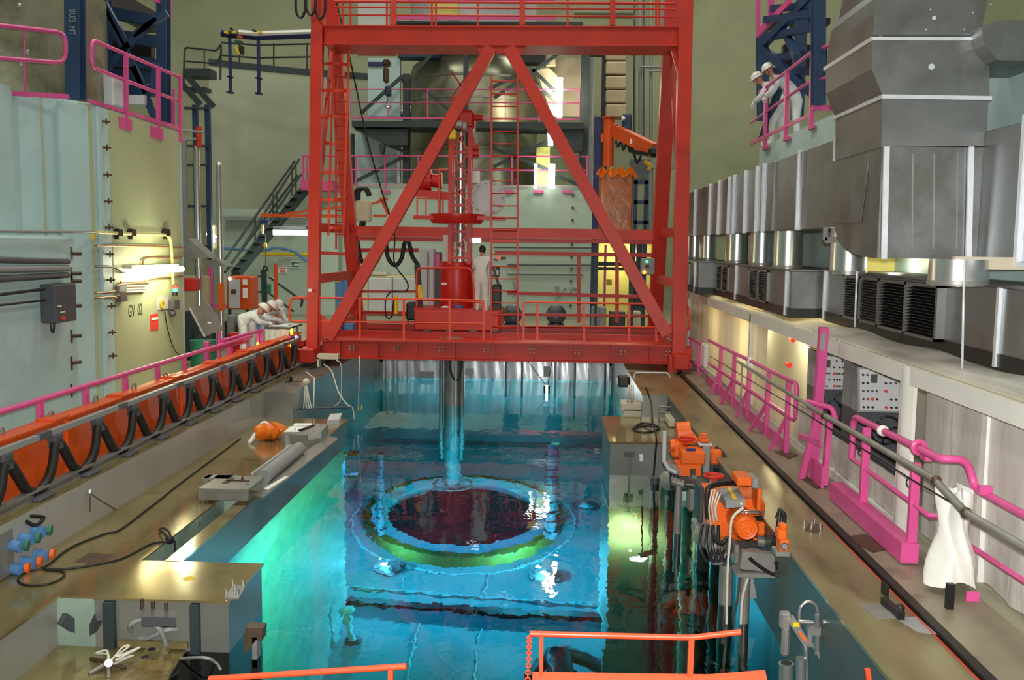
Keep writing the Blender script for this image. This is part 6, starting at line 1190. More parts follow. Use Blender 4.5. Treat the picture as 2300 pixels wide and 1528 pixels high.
pt('side_bulge', vd, GALV, lambda b: b.prism([V((pe(1975, 60).x, YE + .01, pe(1960, 86).z))] + [V((pe(1975, 60).x, YE + 1.5 * t, pe(1960, 86).z + (0 if t < .99 else 0))) for t in (1.0,)] + [V((pe(1975, 60).x, YE + 1.5 - .5 * math.sin(a) ** 2, pe(1960, 86).z + .9 * math.sin(a))) for a in (.4, .9, 1.4)] + [V((pe(1975, 60).x, YE + .01, pe(1960, 0).z))], (.04, 0, 0)))
pt('dent_spot', vd, STRIP, lambda b: [b.rod(pe(x, y) + V((0, -.004, 0)), pe(x, y) + V((0, .01, 0)), r, n=8) for x, y, r in ((2092, 150, .03), (2098, 40, .02), (2090, 22, .008), (2080, 66, .008), (2166, 66, .008), (2185, 28, .008), (2225, 10, .008))])
b = M(); b.prism([P(2203, 60, 9.2), P(2245, 45, 9.2), P(2420, 45, 9.2), P(2420, 140, 9.2), P(2240, 135, 9.2), P(2212, 100, 9.2)], (0, .9, 0)); tagm('branch_duct', b, GALV, 'branch duct leaving the vertical duct toward the right picture edge', 'duct')
# ------------------------------------------------------------------ frame and railing on the right bunker
XB_ = 4.58
def pr(x, y, X=XB_): return PX(x, y, X)
rf = th('right_steel_frame', 'dark blue steel frame on the right bunker behind the two visitors', 'frame', (6, 19, TOP))
pt('column', rf, BLUE, lambda b: b.ibeam(P(1838, -20, 17), P(1838, 238, 17), .2, .22, .03, FY)); pt('column', rf, BLUE, lambda b: b.ibeam(P(1712, 70, 22.5), P(1714, 270, 22.5), .24, .24, .03, FY)); pt('column', rf, BLUE, lambda b: b.box(P(1790, 0, 22), P(1800, 270, 22.2)))
for xa, ya, xb, yb in ((1715, 100, 1835, -20), (1715, 110, 1830, 215), (1720, 45, 1830, 30), (1722, 85, 1830, 60), (1730, 130, 1835, 120), (1735, 20, 1835, 10), (1730, 160, 1830, 160), (1760, 60, 1790, 130)): pt('brace', rf, BLUE, lambda b: b.bar(P(xa, ya, 21), P(xb, yb, 19.5), .14, .14))
pt('brace', rf, BLUE, lambda b: b.bar(P(1762, 165, 20.9), P(1712, 312, 21.5), .12, .12))
pt('deck', rf, BLACKP, lambda b: (b.box(P(1735, 40, 22.3), P(1845, 70, 23)), b.box(P(1760, 100, 22.5), P(1850, 170, 22.7))))
pt('upper_kick', rf, PINK, lambda b: (b.bar(P(1703, -20, 21.5), P(1703, 78, 21.5), .08, .06, FY), b.bar(P(1701, 78, 21.5), P(1776, 0, 20), .05, .14), b.bar(P(1732, -20, 21), P(1732, 40, 21), .12, .06, FY)))
rr_ = th('right_bunker_railing', 'magenta railing on top of the right bunker with the two visitors leaning on it', 'railing', (XB_, 20, TOP))
pt('rail', rr_, PINK, lambda b: b.tube([pr(1706, 207), pr(1768, 160), pr(1826, 115), pr(1870, 100)], .034)); pt('rail', rr_, PINK, lambda b: b.tube([pr(1686, 276), pr(1768, 218), pr(1820, 183), pr(1870, 172)], .03))
for x, y0, y1 in ((1721, 196, 338), (1768, 160, 318), (1825, 115, 292)): pt('rail_post', rr_, PINK, lambda b: (b.bar(pr(x, y0), pr(x - 3, y1), .07, .09, FY), b.box(pr(x - 4, y1), pr(x + 8, y1 - 12) + V((-.05, 0, 0)))))
pt('kickplate', rr_, PINK, lambda b: b.prism([pr(1688, 326), pr(1820, 262), pr(1820, 255), pr(1688, 318)], (-.03, 0, 0)))
pt('landing_edge', rr_, PINK, lambda b: b.box(P(1826, 236, 17), P(1880, 250, 17.1))); pt('rail', rr_, PINK, lambda b: b.rod(P(2218, 152, 14), P(2320, 165, 14), .03))
b = M(); b.box(P(2215, 150, 15), P(2420, 228, 16)); b.box(P(2215, 228, 14.5), P(2420, 320, 16)); tagm('pale_roof_housing', b, WPALE, 'pale housing on the right bunker behind the vertical duct', 'housing')
b = M(); b.bar(P(2212, 270, 13.5), P(2232, 320, 13.5), .1, .1, FY); tagm('blue_strut', b, BLUE, 'short blue strut behind the vertical duct at the right', 'strut')
b = M(); b.box(P(1945, 575, 13), P(2075, 612, 13.2)); tagm('backdrop_board', b, YELLOWLIT, 'warm lit board seen between the duct and the near ventilation unit', 'board')
point('gap_lamp_light', P(2010, 590, 12.3), 8, (1, .9, .6), .05)
# ------------------------------------------------------------------ magenta deck railings on the right
XG = 3.2
def pg_(x, y, X=XG): return PX(x, y, X)
def brace_post(t, x, ytop, ybot, xf, yf, w=.05):
    q = pg_(x, ytop); pt('rail_post', t, PINK, lambda b: b.bar(q, V((XG, q.y, 0)), w, .06, FY)); f = PZ(xf, yf, .01)
    pt('foot_brace', t, PINK, lambda b: b.bar(V((XG, q.y, .5)), V((XG - .16, f.y, .01)), .045, .05, FY))
ra = th('deck_railing', 'long braced magenta railing between the crane and the tall magenta post', 'railing', (XG, 15, 0))
pt('rail', ra, PINK, lambda b: b.tube(fillet([pg_(1592, 765), pg_(1790, 862), pg_(1786, 946), pg_(1586, 812)], .12), .03))
for x, xf in ((1620, 1599), (1650, 1624), (1684, 1661), (1727, 1696), (1772, 1746)): brace_post(ra, x, 765 + (x - 1592) * .49, 0, xf, PZ(xf, 900, 0) and 920 + (xf - 1640) * .85, .06)
pt('kickplate', ra, PINK, lambda b: b.box((XG - .012, 2150 * XG / 542, .01), (XG + .012, 19.3, .17)))
for x in (1585,): pt('wrap_cloth', ra, TENT, lambda b: b.bbox(pg_(1584, 822), pg_(1594, 775) + V((-.1, 0, 0)), .03))
pt('wrap_cloth', ra, TENT, lambda b: b.ball(pg_(1685, 820), .1, (.6, .8, 1.3), 10, 8))
rb_ = th('deck_railing', 'short magenta railing piece just beside the right crane foot', 'railing', (XG, 22, 0))
for x in (1552, 1571): q = pg_(x, 762 + (x - 1552) * .5); pt('rail_post', rb_, PINK, lambda b: b.bar(q, V((XG, q.y, 0)), .07, .06, FY))
for y in (758, 808): pt('rail', rb_, PINK, lambda b: b.rod(pg_(1548, y), pg_(1585, y + 20 + (y > 800) * 8), .028))
tp2 = th('tall_magenta_post', 'tall square magenta post with brackets standing on the right deck', 'post', (XG, 11.4, 0))
q = pg_(1832, 1060); yq = q.y
pt('upright', tp2, PINK, lambda b: b.bar((XG - .02, yq + .06, .02), (XG + .02, yq, 1.82), .1, .1, FY)); pt('foot_leg', tp2, PINK, lambda b: b.bar((XG - .02, yq - .05, .8), (XG - .17, yq - .0, .01), .06, .06, FY)); pt('foot_leg', tp2, PINK, lambda b: b.bar((XG + .1, yq - .12, .8), (XG + .02, yq - .3, .01), .06, .08, FY))
pt('kickplate', tp2, PINK, lambda b: b.box((XG - .06, yq - .45, .01), (XG - .03, yq + .35, .26))); pt('hinge_arm', tp2, PINK, lambda b: b.tube(fillet([(XG - .12, yq + .1, .92), (XG + .1, yq - .2, .9), (XG + .12, yq - .3, .78)], .05), .035)); pt('latch_bar', tp2, PINK, lambda b: b.bar((XG - .14, yq + .25, .48), (XG - .06, yq - .35, .5), .03, .06)); pt('cap_plate', tp2, STEEL, lambda b: b.box((XG - .03, yq - .055, 1.55), (XG + .03, yq - .05, 1.75)))
rc_ = th('near_deck_railing', 'magenta railing with stepped top rail nearest the camera on the right deck', 'railing', (XG, 8, 0))
a1, a2 = pg_(2112, 1032), P(2172, 1032, pg_(2112, 1032).y); b1 = PX(2300, 1158, a2.x); d1 = P(2190, 1098, a2.y)
pt('top_rail', rc_, PINK, lambda b: b.tube(fillet([pg_(1913, 1030), pg_(1918, 935), a1, a2, d1, PX(2420, 1222, a2.x)], .12), .034))
c1, c2 = pg_(2088, 1160), P(2165, 1160, pg_(2088, 1160).y); c3 = P(2165, 1218, c2.y)
pt('lower_rail', rc_, PINK, lambda b: b.tube([pg_(1913, 1030), c1, c2, c3, PX(2420, 1385, c3.x)], .026, 4))
for x, y in ((1947, 960), (2057, 1040)): q = pg_(x, y); pt('rail_post', rc_, PINK, lambda b: b.bar(q, V((XG, q.y, .05)), .075, .05, FY))
pt('kick_beam', rc_, PINK, lambda b: b.box((XG - .1, 2150 * XG / 836, .02), (XG + .05, 2150 * XG / 662, .2)))
pt('rail_joint', rc_, PINK, lambda b: (b.torus(pg_(2064, 1005), .05, .025, (0, 1, 0), 14, 6), b.box(pg_(2066, 1030), pg_(2080, 1010) + V((.05, 0, 0))))); pt('rail_joint', rc_, PINK, lambda b: b.box(P(2200, 1112, a2.y - .3), P(2224, 1090, a2.y - .25))); pt('cloth_tie', rc_, PAPER, lambda b: b.ball(pg_(1983, 968), .06, (1, 1, .9), 10, 6))
for x in (1947, 2057): pt('wire_ring', rc_, BLACK, lambda b: b.torus(pg_(x - 8, 1015 + (x - 1947) * .62), .05, .006, (0, 1, 0), 14, 5))
gpipe = th('grey_guide_pipe', 'long dull steel pipe running in front of the right magenta railings', 'pipe', (3.05, 10, .8))
XQ = 3.02
pt('pipe', gpipe, STEEL, lambda b: b.rod(PX(1657, 812, XQ), PX(1855, 935, XQ), .024)); pt('pipe', gpipe, STEEL, lambda b: b.tube([PX(1855, 935, XQ), PX(2100, 1078, XQ), PX(2170, 1152, XQ), PX(2420, 1300, XQ)], .03)); pt('coupling', gpipe, CHAINM, lambda b: [b.ball(PX(x, y, XQ), .042, n=10, m=6) for x, y in ((1852, 934), (2103, 1080), (2170, 1152))]); pt('prop', gpipe, STEEL, lambda b: b.rod(PX(1667, 818, XQ), V((XQ, PX(1667, 818, XQ).y, 0)), .014))
b = M(); b.tube([PX(1594, 800, 3.1), PX(1770, 905, 3.1), PX(1940, 1010, 3.1), PX(2055, 1082, 3.1), PX(2160, 1142, 3.1)], .007, 5); tagm('guide_wire', b, BLACK, 'thin black wire strung below the dull steel pipe', 'wire')
pw = th('plastic_wrapped_post', 'railing foot wrapped in crumpled white plastic near the right edge', 'post', PZ(2150, 1340, 0))
wc = PZ(2150, 1335, 0)
pt('wrap', pw, TENT, lambda b: b.grid(lambda u, v: V((wc.x + (.09 + .11 * (1 - v) ** 2 + .035 * math.sin(u * 25.13 + 3 * v) + .03 * math.sin(9 * v + u * 12.57)) * math.cos(6.2832 * u), wc.y + .15 + (.12 + .14 * (1 - v) ** 2 + .04 * math.sin(u * 31.4 + 5 * v) + .03 * math.sin(11 * v + u * 6.28)) * math.sin(6.2832 * u), .08 + .75 * v + .03 * math.sin(u * 19))), 44, 10)); pt('pink_foot', pw, PINK, lambda b: b.box(PZ(2170, 1352, .0), PZ(2210, 1362, 0) + V((0, .1, .08)))); pt('black_foot', pw, BLACKP, lambda b: b.box(PZ(2126, 1370, 0), PZ(2142, 1370, 0) + V((0, .04, .2))))
for i, (c_, l_) in enumerate(((((1895, 1205), (1960, 1240), (2000, 1232), (1945, 1200)), 'dark bolted floor plate beside the near magenta kick beam'), (((1740, 1015), (1772, 1030), (1792, 1022), (1758, 1012)), 'dark floor plate at the end of the long braced railing'), (((1800, 1075), (1835, 1098), (1850, 1090), (1815, 1070)), 'dark floor plate at the foot of the tall magenta post'))):
    b = M(); slab(b, c_, .004, .014); tagm('cover_plate', b, CHAINM, l_, 'plate', 'dark plates on the right deck')
bpl = th('bolted_rail_plate', 'small bolted steel plate on the edge of the right rail plate', 'plate', PZ(1830, 1185, 0))
pt('plate', bpl, CHAINM, lambda b: slab(b, [(1806, 1190), (1836, 1195), (1848, 1180), (1820, 1174)], 0, .012))
for x, y in ((1806, 1182), (1829, 1178), (1824, 1186), (1822, 1192), (1842, 1190)): pt('bolt', bpl, SHINY, lambda b: b.rod(PZ(x, y, 0), PZ(x, y, 0) + V((0, 0, .06)), .014, n=8))
bs = th('black_rail_socket', 'black open socket set in the right rail plate near the steel bracket', 'socket', PZ(2010, 1350, 0))
pt('socket', bs, BLACKP, lambda b: (b.box(PZ(1978, 1330, 0), PZ(1996, 1345, 0) + V((0, 0, .1))), b.bar(PZ(1985, 1350, .03), PZ(2025, 1385, .03), .05, .06), b.ball(PZ(2022, 1366, .03), .035, n=8, m=6)))
b = M(); slab(b, [(2010, 1388), (2060, 1420), (2105, 1425), (2060, 1385)], .0005, .003); tagm('grey_stain', b, GREY, 'grey dried stain on the right rail plate', 'stain')
# ------------------------------------------------------------------ steel chain bracket and valve gear in the near right corner
cbk = th('chain_bracket', 'steel shelf bracket with hanging chains on the near right pool edge', 'bracket', PZ(1975, 1370, 0))
pt('shelf', cbk, STEEL, lambda b: slab(b, [(1930, 1358), (1966, 1388), (2012, 1386), (1976, 1355)], -.02, .01))
def chain(b, pts, r=.012):
    pts = curve(pts, 8); L_ = 0
    for i in range(0, len(pts) - 1):
        p, q = pts[i], pts[i + 1]; d = q - p; _, s1, s2 = frame(d); s = s1 if i % 2 else s2; m = (p + q) / 2
        b.tube([m + d.normalized() * math.cos(a) * d.length * .62 + s * math.sin(a) * .014 for a in [k * .7854 for k in range(8)]], .0045, 5, True)
pt('chain', cbk, STEEL, lambda b: chain(b, [PZ(1936, 1362, 0), PZ(1936, 1362, 0) + V((0, 0, -.2)), PZ(1936, 1362, 0) + V((-.02, 0, -.45)), PZ(1936, 1362, 0) + V((-.04, 0, -.75))]))
pt('chain', cbk, STEEL, lambda b: chain(b, [PZ(1968, 1388, 0), PZ(1968, 1388, 0) + V((0, 0, -.3)), PZ(1968, 1388, 0) + V((-.02, 0, -.6)), PZ(1968, 1388, 0) + V((-.05, 0, -.95))]))
pt('chain', cbk, STEEL, lambda b: chain(b, [PZ(1970, 1388, 0), PZ(1974, 1388, 0) + V((0, 0, -.16)), PZ(1995, 1388, 0) + V((0, 0, -.18)), PZ(2010, 1386, 0)]))
pt('shackle', cbk, SHINY, lambda b: (b.rod(PZ(1936, 1362, 0) + V((-.02, -.01, -.2)), PZ(1936, 1362, 0) + V((-.02, -.01, -.36)), .012), b.rod(PZ(1968, 1388, 0) + V((-.02, -.01, -.32)), PZ(1968, 1388, 0) + V((-.02, -.01, -.5)), .012)))
YV = 7.55
vg = th('steel_valve_gear', 'stainless valve gear with hoop and disc hanging on the near right pool wall', 'valve gear', P(1830, 1500, YV))
pt('hoop', vg, SHINY, lambda b: b.tube(curve([P(1795, 1430, YV), P(1796, 1375, YV), P(1804, 1358, YV), P(1818, 1352, YV), P(1832, 1360, YV), P(1837, 1376, YV), P(1836, 1400, YV)]), .014))
pt('cross_rod', vg, SHINY, lambda b: (b.rod(P(1795, 1397, YV - .1), P(1826, 1399, YV - .1), .018), b.rod(P(1848, 1398, YV - .1), P(1880, 1397, YV - .1), .018), b.rod(P(1836, 1380, YV), P(1836, 1410, YV), .022)))
pt('disc', vg, STEEL, lambda b: b.lathe([(.02, -.06), (.17, -.06), (.19, 0), (.17, .06), (.02, .06)], P(1868, 1425, YV + .1), 28, (1, -.35, 0)))
pt('yoke', vg, STEEL, lambda b: (b.box(P(1818, 1408, YV), P(1862, 1418, YV + .1)), b.box(P(1816, 1414, YV), P(1821, 1450, YV + .04)), b.box(P(1850, 1414, YV), P(1855, 1450, YV + .04)))); pt('yoke_arm', vg, STEEL, lambda b: b.bar(P(1775, 1388, YV), P(1812, 1448, YV), .06, .05, FY)); pt('lug', vg, STEEL, lambda b: (b.bbox(P(1754, 1378, YV), P(1772, 1408, YV + .08), .02), b.bbox(P(1758, 1410, YV), P(1770, 1470, YV + .06), .02)))
pt('yellow_tag', vg, YELL, lambda b: b.box(P(1782, 1400, YV - .05), P(1794, 1407, YV - .03))); pt('stem', vg, SHINY, lambda b: (b.rod(P(1836, 1410, YV + .05), P(1836, 1470, YV + .05), .025), b.rod(P(1810, 1440, YV), P(1812, 1580, YV), .02), b.rod(P(1850, 1440, YV), P(1846, 1580, YV), .02)))
pt('body', vg, STEEL, lambda b: (b.prism([P(1838, 1475, YV), P(1852, 1445, YV), P(1905, 1450, YV), P(1900, 1540, YV), P(1880, 1590, YV)], (0, .2, 0)), b.bbox(P(1850, 1450, YV - .05), P(1888, 1480, YV + .1), .03))); pt('pipe_end', vg, SHINY, lambda b: (b.rod(P(1766, 1493, YV - .2), P(1762, 1640, YV - .2), .055, n=16), b.rod(P(1766, 1493, YV - .2), P(1766, 1490, YV - .2), .06, n=16), b.rod(P(1799, 1478, YV - .1), P(1797, 1640, YV - .1), .04, n=16))); pt('pipe_bore', vg, BLACKP, lambda b: b.lathe([(.043, 0), (.043, .002)], P(1766, 1489.5, YV - .2) + V((0, 0, .002)), 14)); pt('orange_stripe', vg, ORM, lambda b: b.bar(P(1796, 1420, YV - .03), P(1810, 1440, YV - .03), .02, .02, FY))
# ------------------------------------------------------------------ right buttress deck: hoses, box, bracket
b = M(); hz = -.43; b.tube(curve([PZ(1420, 965, hz), PZ(1440, 952, hz), PZ(1470, 955, hz), PZ(1480, 965, hz), PZ(1450, 972, hz), PZ(1425, 968, hz), PZ(1440, 958, hz), PZ(1478, 960, hz + .05)]), .02); tagm('coiled_hose', b, BLACK, 'black hose coiled on the bronze top of the right buttress', 'hose')
b = M(); b.bbox(PZ(1502, 960, hz), PZ(1532, 945, hz) + V((0, 0, .14)), .02); tagm('small_grey_box', b, CREAM, 'small pale box behind the orange motors on the right buttress', 'box')
pb = th('pool_lamp_bracket', 'pale lamp bracket with ropes at the far corner of the right buttress', 'bracket', PZ(1420, 915, -.2))
pt('arm', pb, CREAM, lambda b: (b.bbox(P(1396, 905, 18), P(1445, 918, 18.4), .02), b.bbox(P(1400, 918, 18), P(1448, 937, 18.3), .02))); pt('rope', pb, ROPE, lambda b: [b.tube([P(1412 + k * 5, 865, 18), P(1410 + k * 6, 905, 18)], .016, 5) for k in range(3)]); pt('lamp_head', pb, BLACKP, lambda b: b.bbox(P(1388, 846, 18.5), P(1412, 866, 18.8), .04)); pt('tubing', pb, PANEL, lambda b: b.tube(fillet([P(1424, 850, 18.3), P(1426, 837, 18.3), P(1500, 838, 18.3), P(1505, 848, 18.3)], .08), .016))
b = M(); [b.rod(P(1478, y, 17.3), P(1560, y + 4, 17.3), .018) for y in (913, 926)]; [b.rod(P(x, 905, 17.3), P(x, 945, 17.3), .018) for x in (1480, 1498, 1545)]; tagm('small_pipe_rack', b, STEEL, 'small steel pipe rack below the far right bronze deck', 'rack')
cd2 = th('buttress_lamp_cable', 'black cable running down the right buttress face to a white lamp', 'cable', P(1440, 1070, 15.3))
pt('cable', cd2, BLACK, lambda b: b.tube(curve([P(1450, 870, 17.5), P(1462, 905, 17.4), P(1466, 950, 16), P(1474, 985, 15.35), P(1472, 1020, 15.33), P(1466, 1090, 15.33)]), .016, 5)); pt('lamp', cd2, PAPER, lambda b: b.rod(P(1440, 1022, 15.3), P(1441, 1036, 15.3), .035, n=10)); pt('conduit', cd2, STEEL, lambda b: b.rod(P(1415, 1022, 15.32), V((P(1412, 1080, 15.32).x, 15.32, -3)), .016)); pt('clip', cd2, DGREY, lambda b: (b.box(P(1403, 1016, 15.3), P(1424, 1026, 15.36)),))
# ------------------------------------------------------------------ orange drive machinery on the right pool wall
Y1_ = 12.3
def m1(x, y, dy=0): return P(x, y, Y1_ + dy)
d1_ = th('orange_drive_unit', 'far orange drive unit with boxy motor and blue name plate over the pool', 'machine', m1(1545, 1080))
pt('motor_box', d1_, ORM, lambda b: b.bbox(m1(1531, 1044), m1(1576, 1003, .35), .02)); pt('motor_foot', d1_, ORM, lambda b: (b.prism([m1(1520, 1044), m1(1576, 1044), m1(1574, 1070), m1(1562, 1070), m1(1562, 1053), m1(1549, 1053), m1(1549, 1070), m1(1530, 1070)], (0, .3, 0)),)); pt('name_plate', d1_, NAVY, lambda b: b.box(m1(1542, 1014, -.01), m1(1562, 1008, 0))); pt('side_box', d1_, ORM, lambda b: b.bbox(m1(1597, 1044, .1), m1(1614, 1003, .4), .02)); pt('guard', d1_, GREY, lambda b: b.prism([m1(1580, 1006, .05), m1(1595, 1003, .05), m1(1593, 1060, .05), m1(1578, 1062, .05)], (0, .06, 0)))
pt('gearbox', d1_, ORM, lambda b: (b.bbox(m1(1508, 1030, .4), m1(1530, 985, .7), .04), b.rod(m1(1520, 975, .6), m1(1550, 972, .6), .16, n=16), b.bbox(m1(1526, 1000, .4), m1(1560, 968, .8), .05), b.rod(m1(1505, 1000, .4), m1(1515, 1000, .4), .08, n=10))); pt('valve_head', d1_, ORM, lambda b: (b.bbox(m1(1572, 995, .3), m1(1590, 980, .5), .03), b.bbox(m1(1574, 980, .3), m1(1587, 972, .4), .02))); pt('valve_base', d1_, PANEL, lambda b: b.bbox(m1(1570, 1002, .25), m1(1594, 990, .5), .02))
pt('handwheel', d1_, RED, lambda b: (b.torus(m1(1541, 986, .3), .11, .016, (0, 0, 1), 20, 6), b.rod(m1(1541, 986, .3), m1(1541, 1000, .3), .02))); pt('base_plate', d1_, STEEL, lambda b: (b.box(m1(1540, 1090), m1(1592, 1072, .4)), b.prism([m1(1495, 1040), m1(1520, 1046), m1(1530, 1070), m1(1500, 1060)], (0, .3, 0)))); pt('bracket_arm', d1_, PANEL, lambda b: b.tube([m1(1493, 970), m1(1491, 1035), m1(1500, 1052), m1(1518, 1062)], .03)); pt('pipe', d1_, BLACK, lambda b: b.tube(curve([m1(1606, 1010, .3), m1(1622, 1025, .2), m1(1628, 1045, .1), m1(1610, 1060, 0)]), .06)); pt('hanger', d1_, STEEL, lambda b: (b.rod(m1(1525, 1075), V((m1(1524, 1110).x, Y1_, -2.5)), .05, n=12), b.rod(m1(1508, 1080), m1(1534, 1088), .06, n=12), b.bbox(m1(1545, 1150), m1(1560, 1092, .2), .03)))
Y2_ = 9.55
def m2(x, y, dy=0): return P(x, y, Y2_ + dy)
d2_ = th('orange_drive_unit', 'near orange drive unit with round finned motor and grey terminal box', 'machine', m2(1640, 1290))
pt('housing', d2_, ORM, lambda b: (b.bbox(m2(1588, 1215, .3), m2(1650, 1085, 1.2), .05), b.bbox(m2(1650, 1160, .3), m2(1694, 1092, .9), .05), b.bbox(m2(1640, 1205, .2), m2(1700, 1150, .8), .04)))
pt('terminal_box', d2_, GREY, lambda b: b.prism([m2(1612, 1098, .45), m2(1656, 1094, .45), m2(1674, 1122, -.05), m2(1630, 1126, -.05)], (0, 0, -.075))); pt('box_stripe', d2_, YELL, lambda b: b.prism([m2(1634, 1096.3, .44), m2(1641, 1096, .44), m2(1656, 1122.5, -.04), m2(1647, 1123, -.04)], (0, 0, .002))); pt('box_lock', d2_, YELL, lambda b: b.rod(m2(1665, 1132, -.06), m2(1665, 1132, -.03), .012, n=8))
mc = m2(1677, 1188, -.15)
mt = pt('round_motor', d2_, ORM, lambda b: (b.lathe([(.06, -.02), (.1, -.03), (.118, 0), (.122, .03), (.122, .5), (.1, .55)], mc, 28, (0, 1, 0)), [b.bar(mc + V((math.cos(a) * .12, .06, math.sin(a) * .12)), mc + V((math.cos(a) * .12, .5, math.sin(a) * .12)), .01, .024, V((math.cos(a), 0, math.sin(a)))) for a in [k * .3927 for k in range(16)]])); pt('fan_cover', d2_, ORM, lambda b: (b.torus(mc + V((0, -.025, 0)), .07, .008, (0, 1, 0), 24, 6), b.torus(mc + V((0, -.025, 0)), .035, .008, (0, 1, 0), 18, 6)), )
pt('handwheel', d2_, RED, lambda b: (b.torus(m2(1603, 1069, .6), .1, .016, (0, 0, 1), 24, 6), b.rod(m2(1603, 1069, .6), m2(1603, 1086, .6), .024), [b.rod(m2(1603, 1069, .6), m2(1603, 1069, .6) + V((math.cos(a) * .1, math.sin(a) * .1, 0)), .01, n=6) for a in (0, 2.1, 4.2)]))
for k, (x0, y0, x1, y1) in enumerate(((1600, 1100, 1597, 1180), (1606, 1100, 1604, 1175), (1613, 1105, 1608, 1165), (1618, 1110, 1610, 1170))): pt('white_cable', d2_, ROPE, lambda b: b.tube(curve([m2(x0, y0, 0), m2((x0 + x1) / 2 - 6, (y0 + y1) / 2, -.05), m2(x1, y1, 0)]), .009, 5))
pt('black_hose', d2_, BLACK, lambda b: b.tube(curve([m2(1590, 1165, .05), m2(1588, 1110, .05), m2(1598, 1092, .1), m2(1640, 1085, .3), m2(1680, 1088, .5)]), .03)); pt('black_hose', d2_, BLACK, lambda b: b.tube(curve([m2(1600, 1190, -.1), m2(1608, 1215, -.12), m2(1622, 1222, -.12), m2(1634, 1205, -.1)]), .016))
pt('flange_disc', d2_, STEEL, lambda b: (b.lathe([(.05, -.05), (.12, -.05), (.13, 0), (.1, .12)], m2(1585, 1205, .2), 24, (.5, -.8, .4)), b.rod(m2(1604, 1218, .1), m2(1616, 1262, .1), .07, .09, n=16), b.rod(m2(1600, 1240, .0), m2(1628, 1246, .0), .05, n=12))); pt('base_casting', d2_, STEEL, lambda b: (b.bbox(m2(1618, 1245, .05), m2(1665, 1212, .6), .03), b.bbox(m2(1660, 1238, .3), m2(1720, 1208, .7), .04), b.rod(m2(1700, 1215, .1), m2(1720, 1218, .1), .06, n=12)))
pt('mount_plate', d2_, STEEL, lambda b: (b.prism([m2(1668, 1240, -.4), m2(1742, 1246, -.4), m2(1742, 1288, -.4), m2(1662, 1278, -.4)], (0, .1, 0)), b.prism([m2(1742, 1246, -.4), m2(1772, 1240, -.4), m2(1770, 1290, -.4), m2(1745, 1292, -.4)], (0, .3, 0)), b.box(m2(1655, 1288, -.45), m2(1745, 1280, -.2)))); pt('tool', d2_, BLACKP, lambda b: b.tube(curve([m2(1683, 1254, -.5), m2(1705, 1272, -.5), m2(1735, 1290, -.5), m2(1750, 1288, -.5), m2(1742, 1262, -.5)]), .018))
pt('tall_guard', d2_, GREY, lambda b: (b.box(m2(1562, 1180, .4), m2(1568, 1092, .44)), b.box(m2(1562, 1182, .2), m2(1590, 1174, .5)))); pt('orange_lever', d2_, ORM, lambda b: (b.bbox(m2(1702, 1205, .0), m2(1716, 1170, .1), .02), b.bbox(m2(1692, 1215, .1), m2(1712, 1198, .3), .02)))
pt('leg', d2_, STEEL, lambda b: b.rod(m2(1632, 1268, .3), V((m2(1632, 1268, .3).x, m2(1632, 1268, .3).y, -3.2)), .075, n=14)); pt('leg', d2_, STEEL, lambda b: b.rod(m2(1675, 1290, -.2), V((m2(1675, 1290, -.2).x, m2(1675, 1290, -.2).y, -2.6)), .05, n=10)); pt('leg_plate', d2_, GREY, lambda b: b.prism([m2(1660, 1290, -.1), m2(1690, 1290, -.1), m2(1700, 1345, -.1), m2(1656, 1345, -.1)], (0, .04, 0)))
for k, (x, y0, y1, dy) in enumerate(((1524, 1072, 1112, .2), (1537, 1068, 1100, .35), (1560, 1070, 1105, .3))): pt('support_leg', d1_, (STEEL, DGREY, GREY)[k], lambda b: b.bbox(m1(x - 7, y1, dy), m1(x + 7, y0, dy) + V((0, .12, 0)), .015))
pt('pump_flange', d1_, STEEL, lambda b: b.lathe([(.05, -.1), (.13, -.08), (.14, 0), (.08, .1)], m1(1508, 1078, .1), 20, (.6, -.7, .3)))
for k in range(3): pt('black_cable', d1_, BLACK, lambda b: b.tube(curve([m1(1512 + k * 9, 1040, .1), m1(1506 + k * 8, 1075, 0), m1(1512 + k * 7, 1120, 0), m1(1510 + k * 8, 1150, .1)]), .018, 6))
for k, (x0, y0, x1, y1, m_) in enumerate(((1568, 1175, 1582, 1095, DKST), (1583, 1232, 1597, 1190, STEEL), (1648, 1268, 1662, 1225, STEEL), (1700, 1150, 1712, 1100, ORM), (1690, 1098, 1706, 1078, GREY), (1655, 1092, 1690, 1074, ORM))): pt('side_plate', d2_, m_, lambda b: b.bbox(m2(x0, y0, .1), m2(x1, y1, .1) + V((0, .3, 0)), .012))
for y in (1147, 1152): pt('thin_rod', d2_, SHINY, lambda b: b.rod(m2(1655, y, -.02), m2(1706, y + 1, -.02), .008, n=6))
for k in range(4): pt('black_cable', d2_, BLACK, lambda b: b.tube(curve([m2(1578 + k * 12, 1180, .05), m2(1572 + k * 14, 1225, -.08), m2(1590 + k * 12, 1262, -.1), m2(1600 + k * 14, 1235, -.1)]), .016, 6))
pt('valve_cap', d2_, CREAM, lambda b: b.rod(m2(1668, 1083, .9), m2(1668, 1064, .9), .04, n=12))
YA = 8.3
def ma(x, y, dy=0): return P(x, y, YA + dy)
act = th('orange_limit_switch', 'small orange limit switch with a black lens beside the near drive unit', 'switch', ma(1760, 1240))
